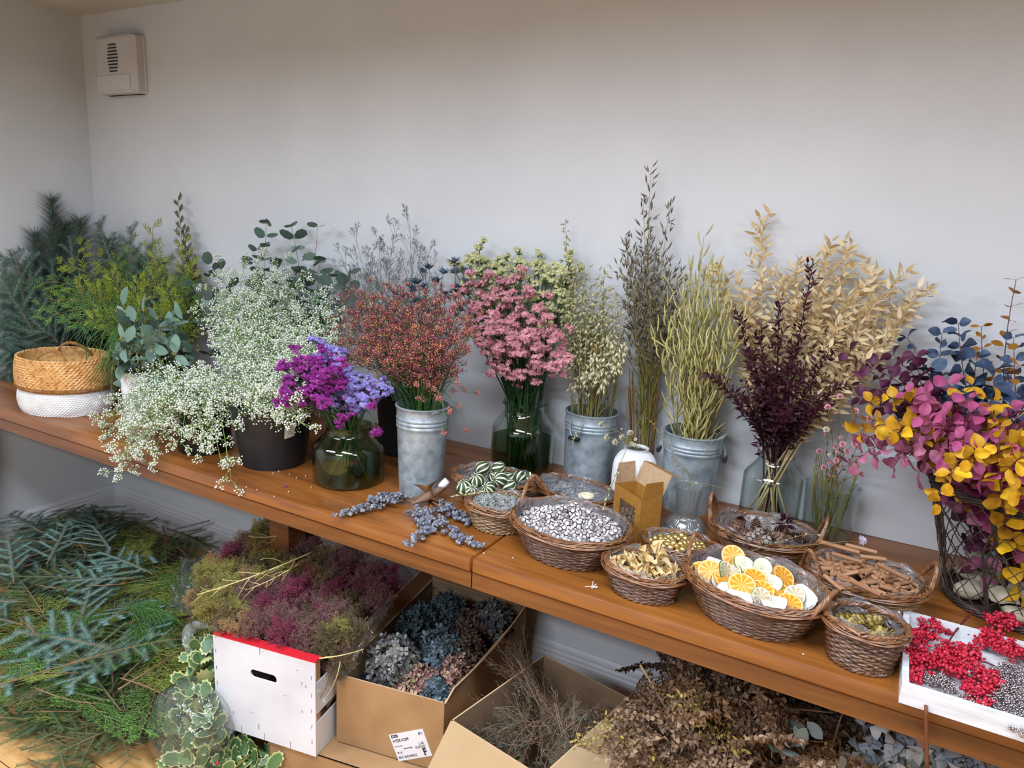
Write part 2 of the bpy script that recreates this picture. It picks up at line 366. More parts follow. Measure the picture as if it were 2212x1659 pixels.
for i, (x, y, pw) in enumerate(LAMPS):
    t = thing('ceiling_lamp', 'long white ceiling light panel over the display tables', 'ceiling light', (x, y, CEIL), 'ceiling light panels')
    fr = MB(); fr.box(-0.63, 0.63, -0.17, -0.15, -0.03, 0).box(-0.63, 0.63, 0.15, 0.17, -0.03, 0).box(-0.63, -0.61, -0.17, 0.17, -0.03, 0).box(0.61, 0.63, -0.17, 0.17, -0.03, 0).box(-0.61, 0.61, -0.15, 0.15, -0.012, 0)
    _part('lamp_frame', fr, M_trim, t, (0, 0, 0))
# ------------------------------------------------------------------ the tables
TZ = 0.83; TD = 0.764
M_wood = woodm('stained_pine', ['#59300f', '#77451b', '#8d5522', '#9d642a'], 0.34, 0.35)
M_woodd = woodm('stained_pine_dark', ['#4c2911', '#633917', '#76461e', '#855224'], 0.42, 0.2)
def rboard(x0, x1, y0, y1, z0, z1, r=0.008):
    pr = [(y0+r, z0), (y0, z0+r), (y0, z1-r), (y0+r*0.3, z1-r*0.3), (y0+r, z1), (y1, z1), (y1, z0)]; K = len(pr); e = 0.003
    v = []
    for x, k in ((x0, e), (x0+e, 0), (x1-e, 0), (x1, e)):
        for y, z in pr:
            yy = y+(k if y < (y0+y1)/2 else -k); zz = z+(k if z < (z0+z1)/2 else -k); v.append((x, yy, zz))
    F = [(a*K+i, a*K+(i+1) % K, (a+1)*K+(i+1) % K, (a+1)*K+i) for a in range(3) for i in range(K)]
    return MB().add(v, [F, [list(range(K))[::-1], list(range(3*K, 4*K))]])
def table(x0, x1, legs, label):
    t = thing('display_table', label, 'table', (0, 0, 0), 'long stained pine tables')
    for k in range(4):
        w = TD/4; y1 = -0.003-k*w if k else -0.003; b = rboard(x0, x1, -(k+1)*w+0.0004, -k*w-0.0004 if k else -0.003, TZ-0.04, TZ, 0.007 if k == 3 else 0.0012)
        if k == 0: mb = b
        else:
            n = mb.n
            for v in b.v: mb.v.append(v)
            for f, m in b.f: mb.f.append((f+n, m))
            mb.n += b.n
    _part('tabletop', mb, M_wood, t, (0, 0, 0))
    ap = MB().box(x0, x1, -TD+0.006, -TD+0.03, TZ-0.080, TZ-0.04)
    _part('apron', ap, M_woodd, t, (0, 0, 0))
    ap = MB().box(x0+0.01, x1-0.01, -0.05, -0.03, TZ-0.08, TZ-0.04); _part('rear_apron', ap, M_woodd, t, (0, 0, 0))
    for lx, ly in legs: _part('leg', MB().box(lx, lx+0.09, ly, ly+0.075, 0.0, TZ-0.04), M_woodd, t, (0, 0, 0))
    return t
table(0.03, 2.687, ((.04, -TD+.04), (1.71, -.50), (2.20, -.12)), 'stained pine table along the left half of the wall, under the fresh greenery and flowers')
table(2.691, 5.3, ((4.2, -TD+.04), (4.2, -.13), (5.1, -TD+.04)), 'stained pine table to the right of the seam, under baskets of dried fruit and cones')
# ------------------------------------------------------------------ wall unit
t = thing('wall_sounder', 'boxy off-white wall sounder with a slotted grille high on the wall', 'alarm box', (0.32, 0, 2.095))
M_pl = plain('aged_plastic', '#c8c5c5', 0.5); M_dk = plain('slot_dark', '#2b2724', 0.8)
def rbox(w, d, h, r=0.012, y0=0.0, taper=0.9):
    pts = [(-w/2, y0), (-w/2, -d+r), (-w/2+r, -d), (w/2-r, -d), (w/2, -d+r), (w/2, y0)]; V = []; K = len(pts)
    for z, s in ((0, 0.93), (0.01, 1.0), (h*0.28, 1.0), (h-0.02, 1.0), (h-0.006, 0.97), (h, 0.9)): V += [(x*s, y*(s if y < y0 else 1), z) for x, y in pts]
    n = 6; F = [(a*K+i, a*K+(i+1) % K, (a+1)*K+(i+1) % K, (a+1)*K+i) for a in range(n-1) for i in range(K)]
    return MB().add(V, [F, [list(range(K))[::-1], list(range((n-1)*K, n*K))]])
_part('back_plate', rbox(0.285, 0.018, 0.245), M_pl, t, (0, 0, 0)); _part('cover', rbox(0.275, 0.062, 0.24, 0.02), M_pl, t, (0, 0, 0))
_part('lower_cover', MB().box(-0.115, 0.115, -0.067, -0.05, 0.01, 0.072), plain('aged_plastic_light', '#cecccb', 0.45), t, (0, 0, 0))
g = MB()
for k in range(9):
    hw = 0.036*(1-0.28*abs(k-4)/4); z = 0.088+k*0.0135; g.box(-hw+.0-0.0, hw, -0.0655, -0.055, z, z+0.005)
_part('grille', g, M_dk, t, (0, 0, 0))

# ------------------------------------------------------------------ vessels
M_zinc = noisy('zinc', ['#828e96', '#98a4ab', '#adb8be', '#8e9aa2'], 28, 0.45, metal=0.45, bump=0.05, detail=8)
M_glass = film('clear_glass', '#f8fbfa', 0.0, 0.85, 0.02, ior=1.45)
M_gglass = film('green_glass', '#e0e9da', 0.02, 0.8, 0.02, base='#3c5030', ior=1.45)
M_water = film('green_water', '#b9caa4', 0.06, 0.2, 0.05, base='#4d6332', ior=1.2)
M_dglass = film('dark_green_glass', '#5d6d55', 0.25, 0.55, 0.04, base='#1d2a1c', ior=1.5)
M_black = plain('black_plastic', '#16171c', 0.5)
M_white = plain('white_glaze', '#e9e9ea', 0.18)
def shell(prof, th=0.0022):
    p = [(max(r-th, 0.0005), z) for r, z in prof[::-1]]; return prof+[(prof[-1][0]-th*0.5, prof[-1][1]+th*0.5)]+p
def vessel(name, label, cat, c, prof, mat, th=0.002, part='body', group=None, n=64, wob=None):
    t = thing(name, label, cat, (c[0], c[1], TZ), group)
    pr = [(0.0005, 0.0006)]+list(prof); full = pr+[(r-th, z+(0.0 if i else -0.0)) for i, (r, z) in enumerate(prof[::-1])]+[(0.0005, th+0.001)]
    full = [(r, max(z, 0.0006) if i <= len(prof) else max(z, th+0.001)) for i, (r, z) in enumerate(full)]
    _part(part, MB().lathe(full, n, wob=wob), mat, t, (0, 0, 0)); return t
def smoothprof(pts, n=5):
    pts = np.array(pts, float); out = []
    for i in range(len(pts)-1):
        p0 = pts[max(i-1, 0)]; p1 = pts[i]; p2 = pts[i+1]; p3 = pts[min(i+2, len(pts)-1)]
        for t in np.linspace(0, 1, n, endpoint=False): out.append(tuple(0.5*((2*p1)+(-p0+p2)*t+(2*p0-5*p1+4*p2-p3)*t*t+(-p0+3*p1-3*p2+p3)*t**3)))
    out.append(tuple(pts[-1])); return out
def zinc(c, rb, rt, h, label, handles=0):
    P = [(rb, 0), (rb, 0.006)]
    R = lambda z: rb+(rt-rb)*z/h
    for z in np.linspace(0.02, h*0.72, 6): P.append((R(z), z))
    for k in (0.78, 0.825, 0.87):
        for dz, dr in ((-0.006, 0), (-0.003, 0.0018), (0, 0.0026), (0.003, 0.0018), (0.006, 0)): P.append((R(k*h+dz)+dr, k*h+dz))
    P += [(R(h*0.95), h*0.95), (R(h*0.985)+0.001, h*0.985), (rt+0.003, h-0.002), (rt+0.0035, h+0.001), (rt+0.001, h+0.0025)]
    t = vessel('zinc_bucket', label, 'bucket', c, P, M_zinc, 0.003, group='tall zinc flower buckets'); return t
V = dict(black=((1.796, -.553), .099, .129, .200), dark=((1.523, -.600), .083, .081, .175), green=((2.099, -.536), .105, .067, .175), zinc1=((2.327, -.475), .064, .077, .264),
         glass2=((2.476, -.118), .106, .077, .226), zinc2=((2.709, -.105), .076, .082, .236), ribw=((2.882, -.166), .062, .034, .166), zinc3=((3.032, -.112), .070, .085, .232),
         ribg=((3.078, -.293), .050, .036, .134), tall=((3.262, -.100), .082, .050, .205), cyl=((3.415, -.085), .062, .070, .150), whitev=((1.053, -.522), .045, .059, .188))
VC = {k: np.array([v[0][0], v[0][1], TZ]) for k, v in V.items()}
t = zinc(VC['zinc1'], *[V['zinc1'][k] for k in (1, 2, 3)], 'slim zinc bucket at the front holding dark red and orange sea lavender')
def ear(t, az, r, z, h=0.02):
    a = np.linspace(0, PI, 10); d = np.array([math.cos(az), math.sin(az), 0]); s = np.array([-d[1], d[0], 0])
    pts = d*(r+0.004)+np.array([0, 0, z])+np.outer(np.cos(a)*0.012, s)+np.outer(np.sin(a)*h, d*0.6+np.array([0, 0, .5]))
    _part('ear', MB().tube(pts, 0.0018, 6), M_zinc, t, (0, 0, 0))
ear(t, 2.6, .076, .255); ear(t, -0.5, .076, .255)
def bail(t, az, r, z):
    d = np.array([math.cos(az), math.sin(az), 0]); s = np.array([-d[1], d[0], 0]); a = np.linspace(0, 1, 12)
    base = d*(r+0.006)+np.array([0, 0, z])
    pts = [base+s*0.022*math.cos(x*PI)+np.array([0, 0, -0.05*math.sin(x*PI)])+d*0.006*math.sin(x*PI) for x in a]
    h = obj('handle', MB().tube(pts, 0.0016, 6), M_zinc, t); g = base+d*0.006+np.array([0, 0, -0.05])
    obj('grip', MB().tube([g-s*0.018, g+s*0.018], 0.0065, 10), M_black, h); 
t = zinc(VC['zinc2'], *[V['zinc2'][k] for k in (1, 2, 3)], 'zinc bucket of dried oats standing against the wall beside the green statice vase'); bail(t, -1.75, .080, .215)
t = zinc(VC['zinc3'], *[V['zinc3'][k] for k in (1, 2, 3)], 'zinc bucket of straw-coloured seed pods behind the clear fluted vase'); bail(t, 3.3, .083, .215); bail(t, 0.1, .083, .215)
# black florist bucket with paper sticker
c, rb, rt, h = V['black']
t = vessel('flower_bucket', 'black plastic bucket with a paper sticker holding white baby\'s breath', 'bucket', VC['black'],
           [(rb, 0), (rb+.002, 0.01), (rb+(rt-rb)*.5, h*.5), (rb+(rt-rb)*.93, h*.93), (rt+.004, h*.94), (rt+.005, h), (rt, h+.001)], M_black, 0.003)
ps = PZ(640, 940, TZ+0.13)-VC['black']; a0 = math.atan2(ps[1], ps[0]); v = []
for z in np.linspace(0.11, 0.155, 4):
    for a in np.linspace(a0-0.14, a0+0.14, 6): v.append(((rb+(rt-rb)*z/h+0.0016)*math.cos(a), (rb+(rt-rb)*z/h+0.0016)*math.sin(a), z+(a-a0)*0.02))
s_ = obj('sticker', MB().add(v, [[(r*6+c_, r*6+c_+1, r*6+c_+7, r*6+c_+6) for r in range(3) for c_ in range(5)]]), plain('sticker_paper', '#c9c6b8', 0.6), t)
v = []; F = []
for k, (zz, a1, a2) in enumerate(((0.143, -.1, .08), (0.136, -.08, .09), (0.129, -.09, .03), (0.122, -.05, .1))):
    for z in (zz, zz+0.0022):
        for a in (a0+a1, a0+(a1+a2)/2, a0+a2): v.append(((rb+(rt-rb)*z/h+0.0022)*math.cos(a), (rb+(rt-rb)*z/h+0.0022)*math.sin(a), z))
    F += [(6*k, 6*k+1, 6*k+4, 6*k+3), (6*k+1, 6*k+2, 6*k+5, 6*k+4)]
obj('print', MB().add(v, [F]), plain('faint_print', '#8f8a78', 0.6), s_)
vessel('storage_bucket', 'dark bucket at the back between the green vase and the slim zinc bucket', 'bucket', (2.06, -.20, TZ), [(.09, 0), (.095, .1), (.105, .2), (.108, .203)], M_black, .003)
vessel('glass_bucket', 'dark green glass bucket under the trailing sprays of baby\'s breath', 'vase', VC['dark'], [(.083, 0), (.086, .01), (.084, .09), (.080, .17), (.083, .176)], M_dglass, .004)
c, rb, rt, h = V['green']
P = smoothprof([(.090, 0), (.104, .006), (.107, .03), (.108, .08), (.105, .112), (.085, .135), (.070, .15), (.0665, .162), (.068, .172), (.0705, .178)], 4)
t = vessel('glass_vase', 'squat green glass vase holding purple and lavender statice', 'vase', VC['green'], P, M_gglass, .003)
_part('water', MB().lathe([(.0005, .004), (.1, .006), (.1025, .03), (.1035, .062), (.1035, .070), (.0005, .070)], 48), M_water, t, (0, 0, 0))
P = smoothprof([(.085, 0), (.1, .005), (.103, .03), (.103, .12), (.100, .150), (.080, .178), (.068, .196), (.066, .21), (.070, .222), (.074, .226)], 4)
t = vessel('glass_vase', 'big clear glass jar packed with dark green stems of pink statice', 'vase', VC['glass2'], P, M_glass, .003)
_part('water', MB().lathe([(.0005, .004), (.097, .006), (.099, .03), (.099, .11), (.0005, .11)], 48), film('murky_water', '#b3c3a4', .07, .2, .05, base='#2c4420', ior=1.2), t, (0, 0, 0))
P = smoothprof([(.066, 0), (.078, .004), (.080, .02), (.080, .13), (.076, .152), (.058, .175), (.048, .190), (.047, .2), (.051, .206)], 4)
t = vessel('glass_vase', 'tall clear glass bottle vase holding burgundy and pale ruscus', 'vase', VC['tall'], P, M_glass, .003)
t = vessel('glass_vase', 'straight clear glass cylinder with thin dried stems and little pink strawflowers', 'vase', VC['cyl'], [(.060, 0), (.063, .004), (.065, .05), (.070, .15), (.0715, .151)], M_glass, .003)
def ribs(k, amp):
    def f(r, a, z): return z
    return f
def ribbed(name, label, c, prof, mat, k, amp, th=0.003, n=192):
    t = thing(name, label, 'vase', (c[0], c[1], TZ)); a = np.arange(n)*2*PI/n; m = MB(); prof = np.array(prof)
    V_ = []; full = [(.0005, .0008, 0)]+[(r, max(z, .0008), 1) for r, z in prof]+[(r-th, max(z, th), 0) for r, z in prof[::-1]]+[(.0005, th, 0)]
    for r, z, f in full:
        rr = r*(1+f*amp*np.abs(np.cos(k*a/2)))-f*amp*r*.5; V_.append(np.stack([rr*np.cos(a), rr*np.sin(a), np.full(n, z)], 1))
    K = len(full); i = np.arange(K-1)[:, None]; j = np.arange(n)[None]; j2 = (j+1) % n
    m.add(np.concatenate(V_), [np.stack([i*n+j, i*n+j2, (i+1)*n+j2, (i+1)*n+j], -1).reshape(-1, 4)]); _part('body', m, mat, t, (0, 0, 0)); return t
ribbed('ceramic_vase', 'white ribbed ceramic vase with a few cream strawflowers', VC['ribw'], smoothprof([(.054, 0), (.060, .006), (.064, .05), (.064, .10), (.060, .128), (.048, .148), (.036, .157), (.0345, .163), (.0365, .168)], 4), M_white, 36, .05)
ribbed('fluted_vase', 'clear fluted hourglass vase with thin dried twigs in front of a zinc bucket', VC['ribg'], smoothprof([(.048, 0), (.054, .006), (.053, .02), (.042, .036), (.031, .05), (.029, .07), (.031, .10), (.036, .128), (.038, .134)], 4), film('fluted_glass', '#f6f8f8', .07, 1.1, .04, base='#dfe4e6'), 40, .05)
# white vase under seeded eucalyptus
vessel('ceramic_vase', 'white tapered vase half hidden by seeded eucalyptus beside the straw basket', 'vase', VC['whitev'], [(.043, 0), (.046, .01), (.055, .12), (.060, .185), (.062, .19)], M_white, .003)
# hidden-row buckets that carry the greenery on the left
for (x, y, lb) in ((0.30, -.28, 'black bucket behind the straw basket holding fir branches'), (0.78, -.22, 'black bucket against the wall holding cypress branches'), (1.45, -.20, 'black bucket against the wall holding silver dollar eucalyptus')):
    vessel('flower_bucket', lb, 'bucket', (x, y, TZ), [(.09, 0), (.095, .1), (.11, .2), (.113, .203)], M_black, .003)

# ------------------------------------------------------------------ wicker
M_wick = noisy('brown_willow', ['#3c2216', '#563521', '#6f4c30', '#472a1b'], 45, 0.42, stretch=(1, 1, 2), coat=.15)
M_wick2 = noisy('red_willow', ['#54321b', '#70472a', '#8a5f3a', '#623c22'], 45, 0.4, coat=.15)
M_wick3 = noisy('buff_willow', ['#5e452b', '#7a5d3b', '#937550', '#6a4f33'], 45, 0.45, coat=.1)
M_film = film('cellophane', '#f4f5f7', 0.20, 1.1, 0.15, bump=0.9, bscale=22, base='#c9ccd2', ior=1.5)
def ell(r, e, rot, a): return np.stack([r*np.cos(a)*math.cos(rot)-r*e*np.sin(a)*math.sin(rot), r*np.cos(a)*math.sin(rot)+r*e*np.sin(a)*math.cos(rot)], -1)
def basket(label, c, rb, rt, h, e, rot=0, rows=11, mat=None, rimmat=None, handles=(), hh=0.05, liner=True, stakes=30, bulge=0.15, group='wicker baskets of dried decorations'):
    mat = mat or M_wick; rimmat = rimmat or M_wick2; rows = int(rows*1.4)
    t = thing('wicker_basket', label, 'basket', (c[0], c[1], TZ), group); m = MB(); n = stakes*5; a = np.arange(n)*2*PI/n
    R = lambda s: rb+(rt-rb)*(s**0.8)
    for k in range(rows):
        s = (k+0.5)/rows; rr = R(s)+0.0016*np.cos(a*stakes/2+k*PI); xy = ell(1, e, rot, a)*rr[:, None]
        z = 0.004+s*(h-0.006)+0.0008*np.sin(a*3+k*1.7)
        m.tube(np.column_stack([xy, z]), h/rows*0.56, 5, closed=True)
    for j in range(stakes):
        aj = np.full(4, (j+0.25)*2*PI/stakes); sj = np.linspace(0, 1, 4); xy = ell(1, e, rot, aj)*(R(sj)-0.0005)[:, None]; m.tube(np.column_stack([xy, 0.004+sj*(h-0.004)]), 0.0022, 5)
    m.lathe([(0.001, 0.003), (rb*0.98, 0.003), (rb*0.98, 0.006), (0.001, 0.006)], 40, e=e, rot=rot)
    _part('body', m, mat, t, (0, 0, 0))
    b = MB(); af = np.arange(160)*2*PI/160
    for j in range(2): b.tube(np.column_stack([ell(1, e, rot, af)*(rb+0.003+0.002*np.cos(stakes*af/2+j*PI))[:, None], 0.005+0.0025*np.sin(stakes*af/2+j*PI)]), 0.0028, 5, closed=True)
    _part('foot_rim', b, mat, t, (0, 0, 0))
    q = MB(); S = 4
    for j in range(S):
        ph = 11*af+2*PI*j/S; rr = rt+0.0045*np.cos(ph)+RNG.normal()*0.0006; q.tube(np.column_stack([ell(1, e, rot, af)*rr[:, None], h+0.0035*np.sin(ph)+0.0015*np.sin(3*af+j)]), 0.0027, 5, closed=True)
    for j in range(3): q.tube(np.column_stack([ell(1, e, rot, af)*(rt+0.006+j*.0012), h-0.006-0.002*j+0.0015*np.sin(5*af+j*2)]), 0.0019, 5, closed=True)
    for _ in range(14):
        a1 = RNG.uniform(0, 6.28); aa = np.linspace(a1, a1+0.7, 6); q.tube(np.column_stack([ell(1, e, rot, aa)*(rt+0.004+0.006*np.linspace(-.5, 1, 6))[:, None], h+0.004*np.sin(np.linspace(0, 3.1, 6))+.001]), 0.0018, 4)
    _part('rim', q, rimmat, t, (0, 0, 0))
    for ha in handles:
        w = 0.36; g = MB(); tt = np.linspace(0, 1, 26); aa = ha-w+2*w*tt; lift = np.sin(PI*tt)**0.7
        for j in range(5):
            ph = 9*PI*tt+2*PI*j/5; xy = ell(1, e, rot, aa)*(rt+0.002+0.012*lift+0.0038*np.cos(ph))[:, None]
            sq = ell(1, e, rot, np.array([ha]))[0]*(rt+0.012); xy = xy*(1-0.25*lift[:, None])+sq*0.25*lift[:, None]
            g.tube(np.column_stack([xy, h-0.012+(hh+0.012)*lift+0.0038*np.sin(ph)]), 0.0026, 5)
        _part('handle', g, rimmat, t, (0, 0, 0))
    if liner:
        l = MB(); w1 = RNG.uniform(0, 6, 4)
        prof = [(R(.25)*.93, h*.3), (R(.6)*.94, h*.65), (rt*.955, h*.98), (rt*.96, h*1.08+.006)]
        l.lathe(prof, 72, e=e, rot=rot, wob=lambda r, a_, z: (z > h*.9)*(0.004*np.sin(5*a_+w1[0])+0.003*np.sin(11*a_+w1[1])))
        _part('plastic_liner', l, M_film, t, (0, 0, 0))
    return t
BK = dict(A=((2.545, -.425), .084, .120, .078, .66, .08), B=((2.645, -.562), .064, .084, .070, .86, .2), C=((2.868, -.594), .110, .150, .085, .82, -.1), D=((2.748, -.288), .095, .128, .045, .66, -.2),
          E=((3.090, -.676), .070, .091, .066, .76, 0), F=((3.118, -.470), .072, .098, .044, .66, 0), G=((3.320, -.642), .108, .147, .086, .78, -.2), H=((3.280, -.287), .098, .131, .060, .76, .1),
          I=((3.520, -.446), .098, .124, .074, .80, .1), J=((3.534, -.692), .054, .070, .088, .86, 0))
def bk(k): return BK[k]
basket('brown wicker basket of striped carved limes in front of the big glass jar', *BK['A'], rows=8)
basket('small wicker basket of grey lichen-like tufts between the lime basket and the largest basket', *BK['B'], rows=9, mat=M_wick3, rimmat=M_wick2)
basket('large oval wicker basket heaped with whitewashed cones, hoop handle on its left end', *BK['C'], rows=13, handles=(2.72,), hh=.064, rimmat=M_wick2, stakes=34)
basket('shallow wicker basket under film at the back, in front of the oat bucket', *BK['D'], rows=6)
basket('small oval wicker basket of golden dried leaf curls at the table front', *BK['E'], rows=10)
basket('shallow wicker basket of shiny gold pods behind the citrus basket', *BK['F'], rows=5)
basket('large handled wicker basket of dried orange, lime and apple slices', *BK['G'], rows=13, handles=(2.9, -0.12), hh=.04, stakes=34)
basket('wicker basket of pine cones with a tall loop handle, before the tall glass bottle vase', *BK['H'], rows=8, handles=(2.95, 0.05), hh=.06, mat=M_wick2)
basket('buff wicker basket heaped with cinnamon sticks, hoop handle at its right end', *BK['I'], rows=10, handles=(0.15, -2.6), hh=.05, mat=M_wick3)
basket('small deep round wicker basket of gilded little cones beside the white tray', *BK['J'], rows=12)
# barcode tag that hangs from the gilded cone basket
t = thing('price_tag', 'small white barcode tag lying beside the gilded cone basket', 'price tag', tuple(PZ(1912, 1432, TZ+.0005)))
v = [(-.016, -.011, .012), (.016, -.013, .006), (.016, .010, .012), (-.016, .012, .020)]
_part('tag_card', MB().add(v+[(x, y, z-.0006) for x, y, z in v], [[(0, 1, 2, 3), (7, 6, 5, 4), (0, 4, 5, 1), (1, 5, 6, 2), (2, 6, 7, 3), (3, 7, 4, 0)]]), plain('tag_card', '#dad8d4', .6), t, (0, 0, 0))
m = MB(); xs = -0.011
for k in range(14):
    w = rnd.choice((.0005, .0009, .0013)); sx = (xs+.016)/.032; z = lambda yy, sx=sx: .0125+(-.006+.0)*sx+(yy+.011)/.023*.0065+.0009
    m.add([(xs, -.007, z(-.007)), (xs+w, -.007, z(-.007)), (xs+w, .003, z(.003)), (xs, .003, z(.003))], [[(0, 1, 2, 3)]]); xs += w+.0007
_part('barcode', m, plain('ink', '#5c5555', .6), t, (0, 0, 0))
_part('string', MB().tube(bez(np.array([-.014, .01, .018]), np.array([-.03, .03, .04]), np.array([-.038, .02, .065]), 8), .0005, 4), plain('thread', '#cfc8b8'), t, (0, 0, 0))

# ------------------------------------------------------------------ straw belly basket
t = thing('straw_basket', 'low oval straw basket with white lower half and rope handles on the table end', 'basket', (.703, -.590, TZ))
M_straw = noisy('straw', ['#a8753f', '#c89355', '#dcae72', '#b9854a'], 60, .6, coat=.05); M_wrope = noisy('white_rope', ['#d6d4d2', '#e2e1df', '#eceae8'], 25, .8); M_strawd = noisy('straw_dark', ['#7c4f26', '#95652f', '#a9763d'], 50, .65)
def braidrows(prof, e, step, r, amp, kk, n=220):
    m = MB(); a = np.arange(n)*2*PI/n
    for i, (rr, z) in enumerate(prof):
        for s in (0, 1): m.tube(np.column_stack([ell(1, e, 0, a)*(rr+amp*np.cos(kk*a+s*PI+i*1.3))[:, None], z+amp*1.2*np.sin(kk*a+s*PI+i*1.3)]), r, 4, closed=True)
    return m
rw = [(0.165+0.021*math.sin(PI*(.15+.75*k/13))**.8, .004+k*.0068) for k in range(13)]
m = braidrows(rw, .8, 0, .0029, .0017, 44); m.lathe([(.001, .003), (.17, .003), (.178, .03), (.18, .09), (.176, .09), (.172, .03), (.165, .006), (.001, .006)], 60, e=.8); _part('white_base', m, M_wrope, t, (0, 0, 0))
up = [(.186, .094), (.191, .099), (.190, .104)]; _part('fold_band', braidrows(up, .8, 0, .0033, .0016, 50), M_strawd, t, (0, 0, 0))
up = [(.187-.0105*(k/11)**1.2+.004*math.sin(PI*k/11), .110+k*.0088) for k in range(12)]
m = braidrows(up, .8, 0, .0040, .0024, 30); m.lathe([(.182, .09), (.181, .12), (.174, .205), (.171, .205), (.178, .12), (.178, .09)], 60, e=.8); _part('straw_upper', m, M_straw, t, (0, 0, 0))
for ha in (2.2, -0.95):
    g = MB(); tt = np.linspace(0, 1, 30); A = ell(.172, .8, 0, np.array([ha-.42]))[0]; B = ell(.172, .8, 0, np.array([ha+.42]))[0]; mid = (A+B)/2; inw = -mid/np.linalg.norm(mid)
    for j in range(3):
        ph = 12*PI*tt+2*PI*j/3; sn = np.sin(PI*tt)**.6; x = A[0]+(B-A)[0]*tt+inw[0]*.05*sn+.0035*np.cos(ph); y = A[1]+(B-A)[1]*tt+inw[1]*.05*sn+.002*np.sin(ph); z = .185+.055*sn+.0035*np.sin(ph); g.tube(np.column_stack([x, y, z]), .0032, 5)
    for Q in (A, B):
        g.tube([np.array([Q[0]*1.0, Q[1]*1.0, .2]), np.array([Q[0]*1.05, Q[1]*1.05, .19]), np.array([Q[0]*1.06, Q[1]*1.06, .172])], .004, 5)
    _part('rope_handle', g, M_strawd, t, (0, 0, 0))

# ------------------------------------------------------------------ kraft gift box with window
M_kraft = noisy('gold_kraft', ['#9c6c2c', '#ad7a35'], 90, .5); M_krin = noisy('kraft_inside', ['#a98b6b', '#b89a78'], 90, .7)
A = np.array([2.897, -.372]); B = np.array([2.998, -.448]); Cc = np.array([3.036, -.392]); D = A+(Cc-B); KH = .122; KC = (A+Cc)/2
t = thing('gift_box', 'open golden kraft gift box with a window full of brown dried chips', 'box', (KC[0], KC[1], TZ)); A, B, Cc, D = [p-KC for p in (A, B, Cc, D)]
def panel(p, q, z0, z1, th=.0012, mi=0, m=None):
    m = m or MB(); d = q-p; nn = np.array([d[1], -d[0]]); nn = nn/np.linalg.norm(nn)*th
    v = [(*p, z0), (*q, z0), (*q, z1), (*p, z1)]; w = [(*(p-nn), z0), (*(q-nn), z0), (*(q-nn), z1), (*(p-nn), z1)]
    return m.add(v+w, [[(0, 1, 2, 3), (7, 6, 5, 4), (0, 4, 5, 1), (2, 6, 7, 3), (0, 3, 7, 4), (1, 5, 6, 2)]], mi)
m = panel(B, Cc, .001, KH); panel(Cc, D, .001, KH, m=m); panel(D, A, .001, KH, m=m)
L_ = lambda s: A+(B-A)*s
panel(L_(0), L_(.24), .001, KH, m=m); panel(L_(.82), L_(1), .001, KH, m=m); panel(L_(.24), L_(.82), .092, KH, m=m); panel(L_(.24), L_(.82), .001, .014, m=m)
m.add([(*A, .001), (*B, .001), (*Cc, .001), (*D, .001)], [[(0, 1, 2, 3)]]); _part('body', m, M_kraft, t, (0, 0, 0))
_part('window_film', panel(L_(.24)*.985, L_(.82)*.985, .014, .092, .0003), film('window_film', '#f0f0f0', .03, .5, .05), t, (0, 0, 0))
def flap(P, Q, out, hh, name, inset=.004, mat=None):
    P = np.array([*P, KH]); Q = np.array([*Q, KH]); d = nrm(Q-P); o = np.array(out, float); v = [P, Q, Q-d*inset+o*hh, P+d*inset+o*hh]; n_ = nrm(np.cross(Q-P, o))*.0009
    _part(name, MB().add(v+[x-n_ for x in v], [[(0, 1, 2, 3), (7, 6, 5, 4), (0, 4, 5, 1), (1, 5, 6, 2), (2, 6, 7, 3), (3, 7, 4, 0)]]), mat or M_krin, t, (0, 0, 0))
flap(B, Cc, (.004/.05, -.003, .98), .045, 'side_flap', .006, M_kraft); flap(D, A, (-.02, .05, .98), .058, 'side_flap', .006)
flap(Cc, D, (.25, .22, .92), .062, 'lid', .0); 
PQ = [np.array([*x, KH])+np.array([.25, .22, .92])*.062 for x in (Cc, D)]; v = PQ+[PQ[1]+np.array([.02, .012, -.006]), PQ[0]+np.array([.02, .012, -.006])]
_part('tuck_flap', MB().add(v+[x+np.array([0, 0, .001]) for x in v], [[(0, 1, 2, 3), (7, 6, 5, 4), (0, 4, 5, 1), (1, 5, 6, 2), (2, 6, 7, 3), (3, 7, 4, 0)]]), M_kraft, t, (0, 0, 0))
BX = (A, B, Cc, D, KC)

# ------------------------------------------------------------------ plants
def K_(*c): return list(c)
G_stem = leafm('green_stalk', ['#3f5a2b', '#587a38', '#6d8f49'], .6)
G_dark = leafm('dark_green_stalk', ['#1f3a20', '#2d4d2a', '#3b6032'], .5)
G_gyp = leafm('fresh_green_stalk', ['#5a7c3c', '#7f9f55', '#8fae62'], .6)
F_gyp = leafm('white_floret', ['#dfe5cf', '#f2f4e8', '#fbfbf5', '#cfdcb0'], .6, trans=.2)
B_brown = leafm('bark', ['#5f4630', '#7d6044', '#96775a'], .75)

